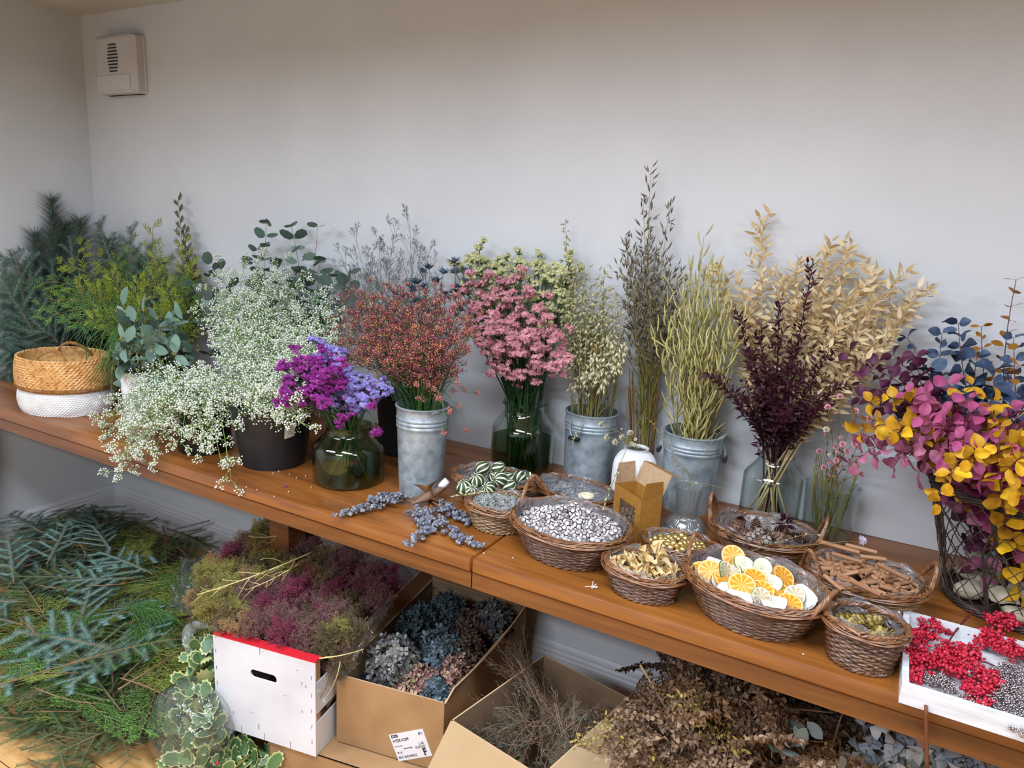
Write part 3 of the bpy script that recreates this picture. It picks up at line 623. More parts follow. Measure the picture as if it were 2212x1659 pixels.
def gyp(path, dens=1.0, spread=1.0, name=''):
    st = MB(); fl = MB(); st.tube(path, np.linspace(.0016, .0007, len(path)), 5)
    O, D, L = from_path(path, int(13*dens), .42, .98, .8, .12*spread, taper=.55, up=.1)
    st.segs(O, O+D*L[:, None], .0007, .0005)
    O2, D2, L2 = kids(O, D, L, 5, .35, 1, .7, .42, up=.05); st.segs(O2, O2+D2*L2[:, None], .0005, .0004)
    O3, D3, L3 = kids(O2, D2, L2, 5, .3, 1, .75, .5); L3 = np.maximum(L3, .006); st.segs(O3, O3+D3*L3[:, None], .0003, .0003)
    T = O3+D3*L3[:, None]; keep = RNG.random(len(T)) < .93; T = T[keep]; Dk = D3[keep]
    fl.inst(ICO1 if False else OCT, T, Dk, S=np.stack([RNG.uniform(.002, .0032, len(T)), RNG.uniform(.0026, .0042, len(T)), RNG.uniform(.0026, .0042, len(T))], 1))
    lv = RNG.random(len(O2)) < .15; n = lv.sum(); st.inst(LANCE, O2[lv], D2[lv], S=np.stack([np.full(n, .02), np.full(n, .012), np.full(n, .012)], 1))
    return [('stalk', clampwall(st), G_gyp), ('florets', clampwall(fl), F_gyp)]
def bunch(key, c, rb, rt, h, tips, builder, name, label, cat, group, up=.45, droop=None, first=None, **kw):
    for i, tp in enumerate(tips):
        p = stempath(c, rb, rt, h, tp, up=up); p[:, 1] = np.minimum(p[:, 1], -.008); lb = label
        if first and i in first: lb = first[i]
        plant(name, lb, cat, None if (first and i in first) else group, p[0], builder(p-0, **kw))
def tips(poly, n, yf): return [PY(px, py, yf(px, py) if callable(yf) else yf) for px, py in inpoly(poly, n)]
def J(a, s): return a+float(RNG.normal()*s)

# ---- baby's breath
c, rb, rt, h = VC['black'], .099, .129, .2
yf = lambda px, py: J(-.22-(py-545)/335*.46, .03)
poly = [(450, 570), (560, 535), (680, 590), (735, 640), (740, 740), (690, 850), (640, 890), (560, 880), (500, 800), (440, 730), (425, 640)]
bunch('gyp', c, rb, rt, h, tips(poly, 50, yf), gyp, 'gypsophila_stem', 'branching white baby\'s breath stem in the black bucket', 'flower', 'baby\'s breath stems in the black bucket')
c = VC['dark']
def low(p, builder, name, label, group, c, rb, rt, h, up):
    q = stempath(c, rb, rt, h, p, up=up); return plant(name, label, 'flower', group, q[0], builder(q, dens=.8, spread=.8))
for px, py, y in ((235, 900, -.66), (262, 1000, -.80), (215, 935, -.72), (300, 930, -.70), (330, 985, -.78), (390, 960, -.74), (420, 880, -.68), (300, 860, -.62), (360, 830, -.62), (430, 800, -.6), (480, 1010, -.77), (530, 900, -.70), (450, 930, -.74), (380, 895, -.68), (600, 905, -.72), (660, 920, -.73), (250, 1020, -.84), (480, 840, -.64), (330, 900, -.72), (270, 940, -.72), (350, 880, -.64), (410, 930, -.72), (460, 880, -.68), (500, 860, -.64), (390, 850, -.62), (440, 980, -.76), (290, 870, -.64), (225, 955, -.74), (290, 975, -.80), (255, 985, -.80), (200, 940, -.70), (310, 1000, -.80), (240, 925, -.70), (265, 1025, -.84), (500, 1040, -.78)):
    low(PY(px, py, y), gyp, 'gypsophila_stem', 'trailing baby\'s breath stem that droops from the dark glass bucket', 'trailing baby\'s breath stems', c, .083, .081, .175, .38)

# ---- dusky sea lavender (fine red and orange heads)
M_lim = leafm('dusky_red_floret', ['#742447', '#933858', '#ad4c6a', '#b85468', '#dda05c', '#842c52', '#ad5474', '#e6b878', '#983c5c'], .6, trans=.15)
def limon(path, dens=1, mat=None, stalk=None, sz=1.0, L0=.075):
    st = MB(); fl = MB(); st.tube(path, np.linspace(.0014, .0006, len(path)), 5)
    O, D, L = from_path(path, int(9*dens), .62, 1.0, .5, L0, taper=.45, up=.25)
    st.segs(O, O+D*L[:, None], .0006, .0004)
    O2, D2, L2 = kids(O, D, L, 5, .45, 1, .5, .45, up=.15); st.segs(O2, O2+D2*L2[:, None], .0004)
    O3, D3, L3 = kids(O2, D2, L2, 5, .4, 1, .6, .4); L3 = np.maximum(L3, .005); T = O3+D3*L3[:, None]; st.segs(O3, T, .0003)
    n = len(T); fl.inst(GRAIN, T-D3*.002, D3, S=np.stack([RNG.uniform(.006, .009, n), RNG.uniform(.008, .012, n), RNG.uniform(.008, .012, n)], 1)*sz)
    P, D, _ = along(path, RNG.uniform(.25, .8, 16)); st.segs(P, P+nrm(D+RNG.normal(size=D.shape)*.35)*.05, .0005, .0002)
    return [('stalk', clampwall(st), stalk or G_dark), ('florets', clampwall(fl), mat or M_lim)]
c, rb, rt, h = VC['zinc1'], .064, .077, .264
poly = [(715, 690), (740, 650), (830, 622), (930, 625), (990, 650), (1022, 700), (1015, 770), (960, 790), (880, 790), (780, 800), (720, 770)]
bunch('lim', c, rb, rt, h, tips(poly, 72, lambda px, py: J(-.30-(py-625)/170*.28, .03)), limon, 'sea_lavender_stem', 'dusky red sea lavender stem in the slim zinc bucket', 'flower', 'dusky red sea lavender stems')
for px, py, y in ((1005, 915, -.45), (965, 925, -.56), (1015, 850, -.42), (960, 880, -.56), (930, 840, -.56), (905, 830, -.58), (985, 830, -.5)):
    p = stempath(c, rb, rt, h, PY(px, py, y), up=.95); plant('sea_lavender_stem', 'short pink-tipped sea lavender stem nodding over the rim of the slim zinc bucket', 'flower', 'nodding sea lavender stems', p[0], limon(p, .45, leafm('pink_floret%d' % px, ['#b5525c', '#d07c78', '#e39b85'], .6), G_stem, .9, .03))

# ---- statice: combs of papery florets on green ribs
def statice(path, mat=None, dens=1.0, cl=1.0, stalk=None):
    st = MB(); fl = MB(); ca = MB(); st.tube(path, np.linspace(.0026, .0012, len(path)), 6)
    O, D, L = from_path(path, int(6*dens), .68, .98, .6, .065, taper=.4, up=.2); st.segs(O, O+D*L[:, None], .0013, .001, 4)
    O = np.concatenate([O, along(path, [.97])[0]]); D = np.concatenate([D, along(path, [.97])[1]]); L = np.concatenate([L, [.02]])
    O2, D2, L2 = kids(O, D, L, 3, .6, 1, .55, .5, up=.2); L2 = np.clip(L2, .014, .03)*cl; st.segs(O2, O2+D2*L2[:, None], .001, .0009, 4)
    for o, d, l in zip(O2, D2, L2):
        tip = o+d*l; side = ortho(d)[0]*RNG.choice([-1, 1]); k = 5; s = np.linspace(-.6, .9, k)
        ctr = tip+np.outer(s, side)*.011*cl+np.outer(-s*s, d)*.004; n = k*7; cc = np.repeat(ctr, 7, 0)+RNG.normal(size=(n, 3))*.0030*cl+d*.003
        st.tube(ctr-d*.003, .0019, 4)
        X = nrm(d+RNG.normal(size=(n, 3))*.6); fl.inst(FLOR5, cc, X, S=RNG.uniform(.0034, .0052, n)*cl)
        fl.inst(ICO1, ctr+d*.0016, d, S=np.full(k, .0040*cl))
    for f in (.3, .42, .55):
        P, D_, _ = along(path, [f]); st.inst(LANCE, P, nrm(D_+RNG.normal(size=3)*.4), S=np.array([[.03, .012, .012]]))
    return [('stalk', clampwall(st), stalk or G_dark), ('flower_head', clampwall(fl), mat)]
M_pink = leafm('pink_statice', ['#c9808f', '#dc97a2', '#ecb0b6', '#e39fa8', '#f0c0c2'], .65, trans=.2); M_yel = leafm('yellow_statice', ['#dad99a', '#e8e7b2', '#f2f1cb', '#dfdf9e'], .65, trans=.2)
M_pur = leafm('purple_statice', ['#7d1f73', '#9a3092', '#b045a6', '#8f2a86'], .6, trans=.15); M_lav = leafm('lavender_statice', ['#8f84cf', '#a79ce0', '#bdb2ee', '#9a8ed6'], .6, trans=.2)
c, rb, rt, h = VC['glass2'], .095, .074, .226
poly = [(975, 640), (1020, 592), (1085, 610), (1140, 600), (1185, 650), (1215, 720), (1225, 790), (1150, 770), (1090, 780), (1030, 770), (985, 710)]
bunch('sp', c, rb, rt, h, tips(poly, 30, lambda px, py: J(-.12-(py-590)/200*.20, .02)), statice, 'statice_stem', 'pink statice stem in the big glass jar', 'flower', 'pink statice stems', mat=M_pink)
for px, py, y in ((1155, 825, -.22), (1105, 815, -.24), (1080, 800, -.22), (1210, 760, -.2)):
    p = stempath(c, rb, rt, h, PY(px, py, y), up=.7); plant('statice_stem', 'small nodding pink statice stem low over the big glass jar', 'flower', 'low pink statice stems', p[0], statice(p, M_pink, .4, .9))
poly = [(985, 575), (1030, 548), (1060, 570), (1120, 560), (1180, 575), (1235, 570), (1240, 600), (1215, 640), (1140, 610), (1060, 605), (1000, 600)]
bunch('sy', c, rb, rt, h, tips(poly, 22, lambda px, py: J(-.07, .015)), statice, 'statice_stem', 'pale yellow statice stem behind the pink statice', 'flower', 'pale yellow statice stems', mat=M_yel, first={3: 'pale yellow statice stem that stands tallest against the wall'})
for q in ((1035, 540), (1215, 700), (1200, 680), (985, 590)): p = stempath(c, rb, rt, h, PY(*q, -.09)); plant('statice_stem', 'pale yellow statice stem behind the pink statice', 'flower', 'pale yellow statice stems', p[0], statice(p, M_yel, .7))
# bare stems fill the jar
for i in range(30):
    a = RNG.uniform(0, 6.28); r_ = math.sqrt(RNG.random()); B = c+np.array([math.cos(a)*.06*r_, math.sin(a)*.06*r_, .012]); a2 = a+RNG.normal()*.9; T_ = c+np.array([math.cos(a2)*.085*r_, math.sin(a2)*.06*r_, RNG.uniform(.3, .42)])
    m = MB(); pts = bez(B, (B+T_)/2+RNG.normal(size=3)*.006, T_, 8); m.tube(pts, .0022, 5); P, D_, _ = along(pts, RNG.uniform(.3, 1, 7)); m.inst(LANCE, P, nrm(D_+RNG.normal(size=D_.shape)*.4), S=np.stack([RNG.uniform(.02, .05, 7), np.full(7, .012), np.full(7, .012)], 1))
    plant('leafy_stem', 'dark green leafy stem packed in the big glass jar', 'stem', 'green stems in the big glass jar', B, [('stalk', m, G_dark)])
c, rb, rt, h = VC['green'], .088, .064, .172
bunch('pu', c, rb, rt, h, tips([(598, 830), (640, 775), (700, 745), (735, 790), (720, 870), (650, 890), (600, 860)], 12, lambda px, py: J(-.62-(py-760)/120*.06, .02)), statice, 'statice_stem', 'bright purple statice stem in the squat green vase', 'flower', 'purple statice stems', mat=M_pur, up=.6)
for q in ((735, 905, -.62), (800, 870, -.62), (810, 925, -.64), (745, 895, -.62)): p = stempath(c, rb, rt, h, PY(*q), up=.9); plant('statice_stem', 'small purple statice sprig low at the side of the squat green vase', 'flower', 'low purple statice sprigs', p[0], statice(p, M_pur, .3, .9))
bunch('la', c, rb, rt, h, tips([(660, 760), (690, 725), (735, 770), (740, 830), (820, 800), (830, 880), (770, 890), (700, 840)], 10, lambda px, py: J(-.57, .02)), statice, 'statice_stem', 'lavender blue statice stem in the squat green vase', 'flower', 'lavender statice stems', mat=M_lav, up=.6)
for i in range(16):
    a = RNG.uniform(0, 6.28); B = c+np.array([math.cos(a)*.075, math.sin(a)*.075, .012]); T_ = c+np.array([-math.cos(a)*.05, -math.sin(a)*.05, .21]); m = MB(); m.tube(bez(B, (B+T_)/2+RNG.normal(size=3)*.008, T_, 8), .0019, 5)
    plant('leafy_stem', 'bare green stem crossing inside the squat green vase', 'stem', 'green stems in the squat green vase', B, [('stalk', m, G_stem)])

# ---- eucalyptus
M_euc = leafm('grey_green_leaf', ['#4c6358', '#66806f', '#7f9a8b', '#5a7264', '#8ea799'], .5, trans=.1)
def euc(path, mat=None, n=13, f0=.35, size=.042, stalk=None, tpl=ROUND, pair=True, shrink=.55, ztilt=.5):
    st = MB(); lv = MB(); st.tube(path, np.linspace(.0022, .0008, len(path)), 5); f = np.linspace(f0, 1, n); P, D, _ = along(path, f); U, W = ortho(D)
    for s in ((1, -1) if pair else (1,)):
        az = np.arange(n)*1.45+.3; side = s*(np.cos(az)[:, None]*U+np.sin(az)[:, None]*W)+RNG.normal(size=(n, 3))*.15; X = nrm(side+D*.35); pet = .004
        Z = nrm(D+RNG.normal(size=(n, 3))*ztilt); sz = size*(1-shrink*(f-f0)/(1-f0))*RNG.uniform(.8, 1.15, n); lv.inst(tpl, P+X*pet, X, Z, sz); st.segs(P, P+X*(pet+.002), .0005)
    return [('stalk', clampwall(st), stalk or B_brown), ('leaves', clampwall(lv), mat or M_euc)]
c = np.array([1.45, -.20, TZ])
EUL = 'silver dollar eucalyptus stem rising behind the baby\'s breath'; EUG = 'silver dollar eucalyptus stems'
for k, (px, py, y) in enumerate(((575, 485, -.12), (630, 492, -.10), (686, 492, -.10), (548, 545, -.12), (600, 575, -.12), (640, 590, -.12), (690, 570, -.10), (725, 600, -.1), (560, 600, -.16), (460, 570, -.16), (760, 595, -.08), (415, 620, -.2))):
    lb = {0: 'eucalyptus stem with the dark leafy tip, tallest behind the baby\'s breath', 2: 'eucalyptus stem with nearly bare red tip and one dark top leaf pair'}.get(k, EUL)
    p = stempath(c, .09, .11, .2, PY(px, py, y)); plant('eucalyptus_stem', lb, 'branch', EUG if k not in (0, 2) else None, p[0], euc(p, n=(5 if k == 2 else 12), size=.075, shrink=.35))
# seeded eucalyptus in the white vase
M_seed = leafm('olive_seed', ['#7c7a34', '#97934a', '#adaa62', '#8a7f45'], .6)
def seuc(path, seeds=True, lf=1.0):
    st = MB(); lv = MB(); sd = MB(); st.tube(path, np.linspace(.002, .0009, len(path)), 5); n = int(14*lf); P, D, _ = along(path, np.linspace(.4, 1, n)); X = nrm(D*.5+RNG.normal(size=(n, 3))*.75)
    lv.inst(OVAL, P+X*.008, X, nrm(RNG.normal(size=(n, 3))+np.array([.3, -.6, .8])), np.stack([RNG.uniform(.05, .078, n)]*3, 1)*np.array([1, .95, 1])); st.segs(P, P+X*.01, .0006)
    O, D2, L = from_path(path, 8, .5, 1, .9, .035); st.segs(O, O+D2*L[:, None], .0007)
    O3, D3, L3 = kids(O, D2, L, 7, .4, 1, .8, .35); T_ = O3+D3*L3[:, None]; st.segs(O3, T_, .0004); sd.inst(OCT, T_, D3, S=RNG.uniform(.0022, .0034, len(T_)))
    return [('stalk', clampwall(st), B_brown), ('leaves', clampwall(lv), M_euc), ('seeds', clampwall(sd), M_seed)]
c, rb, rt, h = VC['whitev'], .045, .058, .188
for px, py, y in ((265, 665, -.52), (320, 645, -.52), (350, 690, -.54), (375, 705, -.5), (270, 740, -.62), (330, 750, -.62), (380, 770, -.58), (250, 790, -.62), (300, 790, -.66), (350, 810, -.64), (290, 700, -.58), (340, 720, -.6), (395, 740, -.44), (410, 690, -.38), (420, 800, -.5), (445, 760, -.42), (430, 840, -.52)):
    p = stempath(c, rb, rt, h, PY(px, py, y), up=.6); plant('seeded_eucalyptus_stem', 'seeded eucalyptus stem with grey leaves in the white tapered vase', 'branch', 'seeded eucalyptus stems', p[0], seuc(p))
# grey sea lavender and eryngium at the back
M_grey = leafm('grey_floret', ['#4c4a50', '#626067', '#78757b', '#57545c'], .7); G_grey = leafm('grey_stalk', ['#5c6058', '#74766c'], .7)
c = np.array([2.06, -.20, TZ])
for k, (px, py, y) in enumerate(((885, 482, -.08), (850, 505, -.1), (925, 552, -.1), (770, 520, -.1), (740, 560, -.12), (800, 560, -.12), (835, 560, -.1), (760, 600, -.15), (800, 620, -.16), (860, 600, -.14), (770, 650, -.2), (730, 620, -.2), (905, 560, -.09), (820, 525, -.1))):
    p = stempath(c, .09, .105, .2, PY(px, py, y), up=.5); plant('grey_sea_lavender_stem', 'grey sea lavender stem that reaches highest above the red sea lavender' if k == 0 else 'fine grey sea lavender stem against the wall', 'flower', None if k == 0 else 'grey sea lavender stems', p[0], limon(p, 1.0, M_grey, G_grey, .8, .11))
M_ery = leafm('steel_blue_thistle', ['#33424d', '#46586a', '#5c6f86', '#3c4d52'], .5); T_sp = T_blade(.05)
def eryng(path):
    st = MB(); hd = MB(); lf = MB(); st.tube(path, np.linspace(.0024, .0012, len(path)), 5); O, D, L = from_path(path, 5, .7, 1, .6, .05, up=.3); st.segs(O, O+D*L[:, None], .0012, n=4)
    for o, d in zip(O+D*L[:, None], D):
        n = 14; a = np.arange(n)*2*PI/n; U, W = ortho(d); X = nrm(np.cos(a)[:, None]*U+np.sin(a)[:, None]*W+d*.45); lf.inst(T_leaf(.22, .4, -.1), np.repeat(o[None], n, 0), X, d, RNG.uniform(.02, .032, n))
        hd.inst(ICO1, o+d*.008, d, S=np.array([[.011, .0075, .0075]])); X = nrm(RNG.normal(size=(40, 3))+d); hd.inst(BLADE, o+d*.008+X*.006, X, S=np.full(40, .006))
    P, D_, _ = along(path, RNG.uniform(.4, .95, 8)); lf.inst(LANCE, P, nrm(D_+RNG.normal(size=D_.shape)), S=np.full(8, .03)); return [('stalk', clampwall(st), G_grey), ('bracts', clampwall(lf), M_ery), ('thistle_head', clampwall(hd), M_ery)]
for px, py in ((930, 590), (955, 600), (900, 600), (985, 582), (880, 635), (905, 625), (1000, 600), (850, 650)):
    p = stempath(c, .09, .105, .2, PY(px, py, -.12), up=.5); plant('sea_holly_stem', 'steel blue sea holly stem between the grey and the pink flowers', 'flower', 'steel blue sea holly stems', p[0], eryng(p))

# ---- dried grasses
def grass(path, mat, stalk, kind='oat', n=26, f0=.62, size=.02, spread=.05, r0=.0013, blades=2):
    st = MB(); gr = MB(); st.tube(path, np.linspace(r0, r0*.45, len(path)), 5); O, D, L = from_path(path, n, f0, 1, .55, spread, taper=.6, up=-.05)
    E_ = O+D*L[:, None]+np.array([0, 0, -1.0])*(L*.25)[:, None]; st.segs(O, E_, .0003)
    X = nrm(D*.5+np.array([0, 0, -.75 if kind == 'oat' else .3])+RNG.normal(size=D.shape)*.3)
    T_ = SLIM if kind in ('brome',) else GRAIN; k = 2 if kind != 'wheat' else 3
    for j in range(k): gr.inst(T_, E_, nrm(X+RNG.normal(size=X.shape)*.18), S=size*RNG.uniform(.75, 1.15, len(X)))
    P, D_, _ = along(path, RNG.uniform(.25, .6, blades))
    for p0, d0 in zip(P, D_):
        d1 = nrm(d0+RNG.normal(size=3)*.25); q = bez(p0, p0+d1*.08, p0+d1*.14+np.array([*(RNG.normal(size=2)*.03), -.01]), 7); st.tube(q, np.array([.002, .003, .003, .0026, .002, .0014, .0004]), 4, flat=.2)
    return [('stalk', clampwall(st), stalk), ('grain_head', clampwall(gr), mat)]
M_oat = leafm('pale_oat', ['#a9a57a', '#c3bf92', '#d6d2ac', '#b5af86'], .6, trans=.15); S_str = leafm('straw_stalk', ['#8d8150', '#a89a63', '#7a7444', '#b8a973'], .6); M_brome = leafm('dusky_brome', ['#5b5048', '#73675a', '#857a64', '#5a4d4d', '#6f6c50'], .65)
M_phal = leafm('cream_quaking_grass', ['#bdb98e', '#d4d0a8', '#e2dfc0'], .6, trans=.15); S_olv = leafm('olive_stalk', ['#6f6c35', '#87843f', '#9a8f4c', '#8a6a35'], .6)
c, rb, rt, h = VC['zinc2'], .074, .078, .236
first = {}
bunch('oat', c, rb, rt, h, tips([(1195, 640), (1235, 560), (1290, 570), (1335, 590), (1345, 660), (1320, 740), (1250, 720), (1200, 710)], 26, lambda px, py: J(-.10-(py-560)/180*.1, .02)), grass, 'oat_stem', 'pale dried oat stem in the zinc bucket beside the big glass jar', 'grass', 'pale dried oat stems', mat=M_oat, stalk=S_str, n=34, size=.019)
p = stempath(c, rb, rt, h, PY(1222, 478, -.07), up=.5); plant('oat_stem', 'tallest pale oat stem, its nodding tip alone above the yellow statice', 'grass', None, p[0], grass(p, M_oat, S_str, n=40, size=.018, spread=.025))
for px, py, y in ((1290, 800, -.27), (1265, 810, -.27), (1300, 830, -.29), (1330, 790, -.28), (1345, 760, -.26), (1320, 730, -.24), (1280, 770, -.26), (1240, 830, -.2), (1345, 740, -.22)):
    p = stempath(c, rb, rt, h, PY(px, py, y), up=1.0); plant('quaking_grass_stem', 'cream-coloured grass stem whose plump heads nod over the zinc bucket', 'grass', 'cream nodding grass stems', p[0], grass(p, M_phal, S_str, n=22, size=.022, spread=.035, f0=.7))
for i in range(22):
    a = RNG.uniform(0, 6.28); B = c+np.array([math.cos(a)*.05, math.sin(a)*.05, .01]); T_ = c+np.array([math.cos(a)*.075, math.sin(a)*.06-.01, RNG.uniform(.36, .44)]); m = MB(); m.tube(bez(B, (B+T_)/2, T_, 6), .0014, 5)
    g = MB(); d = nrm(T_-B); nn = 26; f = np.repeat(np.linspace(0, .06, 13), 2); U, W = ortho(d); sd = np.where(np.arange(nn) % 2 == 0, 1, -1)[:, None]*U; g.inst(GRAIN, T_+d*f[:, None], nrm(d+sd*.4), S=np.full(nn, .011)); plant('wheat_stem', 'short wheat ear among the oats in the zinc bucket', 'grass', 'short wheat ears', B, [('stalk', m, S_str), ('grain_head', g, leafm('wheat%d' % i, ['#a48b55', '#b89d66'], .6))] if i < 1 else [('stalk', m, S_str), ('grain_head', g, bpy.data.materials['wheat0'])])
# dusky brome, tied bunch standing against the wall between the two zinc buckets
c2 = np.array([2.872, -.055, TZ])
bunch('br', c2, .03, .035, .2, tips([(1335, 560), (1360, 510), (1420, 500), (1450, 540), (1480, 600), (1470, 690), (1400, 700), (1340, 640)], 24, lambda px, py: J(-.08-(py-500)/200*.07, .02)), grass, 'brome_stem', 'dusky brown brome stem of the tied bunch between the zinc buckets', 'grass', 'dusky brome stems', mat=M_brome, stalk=S_olv, kind='brome', n=30, size=.026, blades=4, up=.3)
for px, py, lb in ((1405, 368, 'tallest brome stem, its thin dark tip highest of all the grasses'), (1390, 440, 'brome stem just below the tallest one'), (1447, 445, 'brome stem with one spikelet arching out to the side near the top'), (1352, 515, 'brome stem with a dark drooping tip over the oats')):
    p = stempath(c2, .03, .035, .2, PY(px, py, -.07), up=.4); plant('brome_stem', lb, 'grass', None, p[0], grass(p, M_brome, S_olv, 'brome', 34, .6, .028, .03, blades=3))
for i in range(26):
    a = RNG.uniform(0, 6.28); B = c2+np.array([math.cos(a)*.028, math.sin(a)*.028, .003]); T_ = c2+np.array([math.cos(a)*.05-.02, math.sin(a)*.03-.01, RNG.uniform(.25, .4)]); m = MB(); m.tube(bez(B, (B+T_)/2, T_, 5), .0015, 4); plant('dry_stalk', 'brown bare stalk in the tied bunch between the zinc buckets', 'stem', 'bare stalks of the tied bunch', B, [('stalk', m, leafm('brown_straw', ['#6f5230', '#8a6a40', '#5d4528'], .7) if i == 0 else bpy.data.materials['brown_straw'])])
# seed pods
M_pod = leafm('straw_pod', ['#a79b5c', '#bfb274', '#cfc388', '#a3a45e', '#b8a468'], .55, trans=.1)
T_pod = None
def pods(path, n=24, L0=.062):
    st = MB(); pd = MB(); st.tube(path, np.linspace(.0019, .0007, len(path)), 5); O, D, L = from_path(path, n, .35, 1, .75, L0, taper=.2, up=.35)
    for o, d, l in zip(O, D, L):
        a = o+d*l*.3; e = a+nrm(d+np.array([0, 0, .9])+RNG.normal(size=3)*.3)*l; q = bez(a, a+d*l*.55, e, 6); st.segs([o], [a], .0004); pd.tube(q, np.array([.0010, .0027, .0031, .0028, .0019, .0004]), 5, flat=.75)
    return [('stalk', clampwall(st), S_str), ('pods', clampwall(pd), M_pod)]
c, rb, rt, h = VC['zinc3'], .068, .080, .232
bunch('pod', c, rb, rt, h, tips([(1405, 700), (1440, 630), (1480, 580), (1540, 560), (1590, 620), (1600, 720), (1580, 820), (1500, 800), (1420, 800)], 34, lambda px, py: J(-.09-(py-560)/260*.13, .02)), pods, 'seed_pod_stem', 'straw-coloured stem of slender seed pods in the zinc bucket behind the fluted vase', 'grass', 'slender seed pod stems', up=.35)
p = stempath(c, rb, rt, h, PY(1520, 515, -.06)); plant('seed_pod_stem', 'tallest seed pod stem with curled pods alone against the wall', 'grass', None, p[0], pods(p, 16, .045))

# ---- ruscus
M_brus = leafm('burgundy_leaf', ['#2a1118', '#3b1822', '#4d2230', '#33141f'], .5, trans=.06); M_prus = leafm('bleached_leaf', ['#d0b586', '#dfc699', '#ecd8b0', '#e3cca2', '#f2e2c4'], .6, trans=.25)
S_bur = plain('burgundy_stalk', '#32161c', .5); S_pal = leafm('bleached_stalk', ['#c9b07f', '#d8c293'], .6)
def ruscus(path, mat, stalk, size=.024, nb=11, f0=.4, L0=.085, w=1.0):
    st = MB(); lv = MB(); st.tube(path, np.linspace(.0028, .001, len(path)), 6); O, D, L = from_path(path, nb, f0, .95, .55, L0, taper=.5, up=.25); st.segs(O, O+D*L[:, None], .0009, .0005)
    P = []; X = []
    for o, d, l in zip(O, D, L):
        k = max(4, int(l/.0075)); f = np.linspace(.15, 1, k); U, W = ortho(d); az = np.arange(k)*2.4; P.append(o+d*(l*f)[:, None]); X.append(nrm(d*.7+np.cos(az)[:, None]*U+np.sin(az)[:, None]*W))
    k = 44; f = np.linspace(f0+.1, 1, k); Pm, Dm, _ = along(path, f); U, W = ortho(Dm); az = np.arange(k)*2.4; P.append(Pm); X.append(nrm(Dm*.8+np.cos(az)[:, None]*U+np.sin(az)[:, None]*W)); P = np.concatenate(P); X = np.concatenate(X)
    s = size*RNG.uniform(.75, 1.2, len(P)); lv.inst(RUSC, P, X, nrm(RNG.normal(size=P.shape)+np.array([0, -.3, .5])), np.stack([s, s*w, s], 1)); return [('stalk', clampwall(st), stalk), ('leaves', clampwall(lv), mat)]
c, rb, rt, h = VC['tall'], .075, .045, .205
LB = 'bleached ruscus branch fanned against the wall behind the burgundy one'
for k, (px, py, y) in enumerate(((1642, 468, -.06), (1545, 575, -.08), (1600, 610, -.1), (1690, 600, -.08), (1725, 560, -.06), (1790, 525, -.07), (1840, 525, -.06), (1895, 575, -.07), (1945, 585, -.08), (2005, 620, -.09), (1960, 680, -.12), (1900, 640, -.14), (1850, 620, -.12), (1930, 720, -.16), (1860, 720, -.18), (1780, 640, -.12), (1620, 680, -.12), (1900, 760, -.2), (1810, 700, -.16), (1730, 640, -.1))):
    p = stempath(c, rb, rt, h, PY(px, py, y), up=.45); plant('ruscus_branch', {0: 'bleached ruscus branch standing straight and tallest of the pale ones', 9: 'bleached ruscus branch reaching furthest over the coloured eucalyptus'}.get(k, LB), 'branch', None if k in (0, 9) else 'bleached ruscus branches', p[0], ruscus(p, M_prus, S_pal, .031, 16, .40, .105))
for k, (px, py, y) in enumerate(((1757, 565, -.2), (1682, 655, -.2), (1592, 675, -.22), (1532, 808, -.26), (1620, 760, -.24), (1710, 740, -.24), (1790, 760, -.24), (1820, 830, -.28), (1660, 800, -.28), (1740, 800, -.28), (1600, 850, -.28), (1780, 880, -.3), (1640, 720, -.2), (1700, 880, -.32))):
    p = stempath(c, rb, rt, h, PY(px, py, y), up=.4); plant('ruscus_branch', {0: 'burgundy ruscus branch, tallest of the dark ones', 3: 'burgundy ruscus branch leaning out low toward the seed pods'}.get(k, 'dark burgundy ruscus branch in the tall glass bottle vase'), 'branch', None if k in (0, 3) else 'burgundy ruscus branches', p[0], ruscus(p, M_brus, S_bur, .021, 13, .42, .08))

# ---- conifers behind and beside the straw basket
M_fir = leafm('blue_green_needle', ['#34493f', '#486455', '#5d7d6e', '#729385', '#3f574b'], .5); M_pine = leafm('pine_needle', ['#36463a', '#48594b', '#5b6f5d'], .5)
M_cyp = leafm('golden_cypress', ['#5c6c22', '#7a8c2c', '#9aa838', '#b4ba48', '#6a802e'], .6); M_cypg = leafm('green_cypress', ['#3a5828', '#4e7434', '#658b42', '#7c9c50'], .6); M_thr = leafm('thread_cypress', ['#35592b', '#4a7537', '#5f8d45'], .6)
def firP(path, normal, mat, nl=.022, side=9, L0=.13, sp=.0022, f0=.15):
    st = MB(); nd = MB(); st.tube(path, np.linspace(.0032, .0012, len(path)), 5); O, D, L = from_path(path, side, f0+.05, .95, .8, L0, taper=.65, flat=normal); st.segs(O, O+D*L[:, None], .0014, .0007, 4)
    _, _, LL = along(path, [0]); k = int(LL*(1-f0)/sp); P, Dd, _ = along(path, np.linspace(f0, 1, k)); Ps = [P]; Ds = [Dd]
    for o, d, l in zip(O, D, L): k = int(l/sp); Ps.append(o+d*(l*np.linspace(.05, 1, k))[:, None]); Ds.append(np.repeat(d[None], k, 0))
    P = np.concatenate(Ps); Dd = np.concatenate(Ds); S = nrm(np.cross(normal, Dd)); n = len(P)
    for s in (1, -1):
        X = nrm(Dd*.55+S*s+np.asarray(normal)*RNG.uniform(.0, .35, (n, 1))+RNG.normal(size=(n, 3))*.06); nd.inst(FATB, P, X, S=nl*RNG.uniform(.7, 1.1, n))
    return [('twig', st, B_brown), ('needles', nd, mat)]
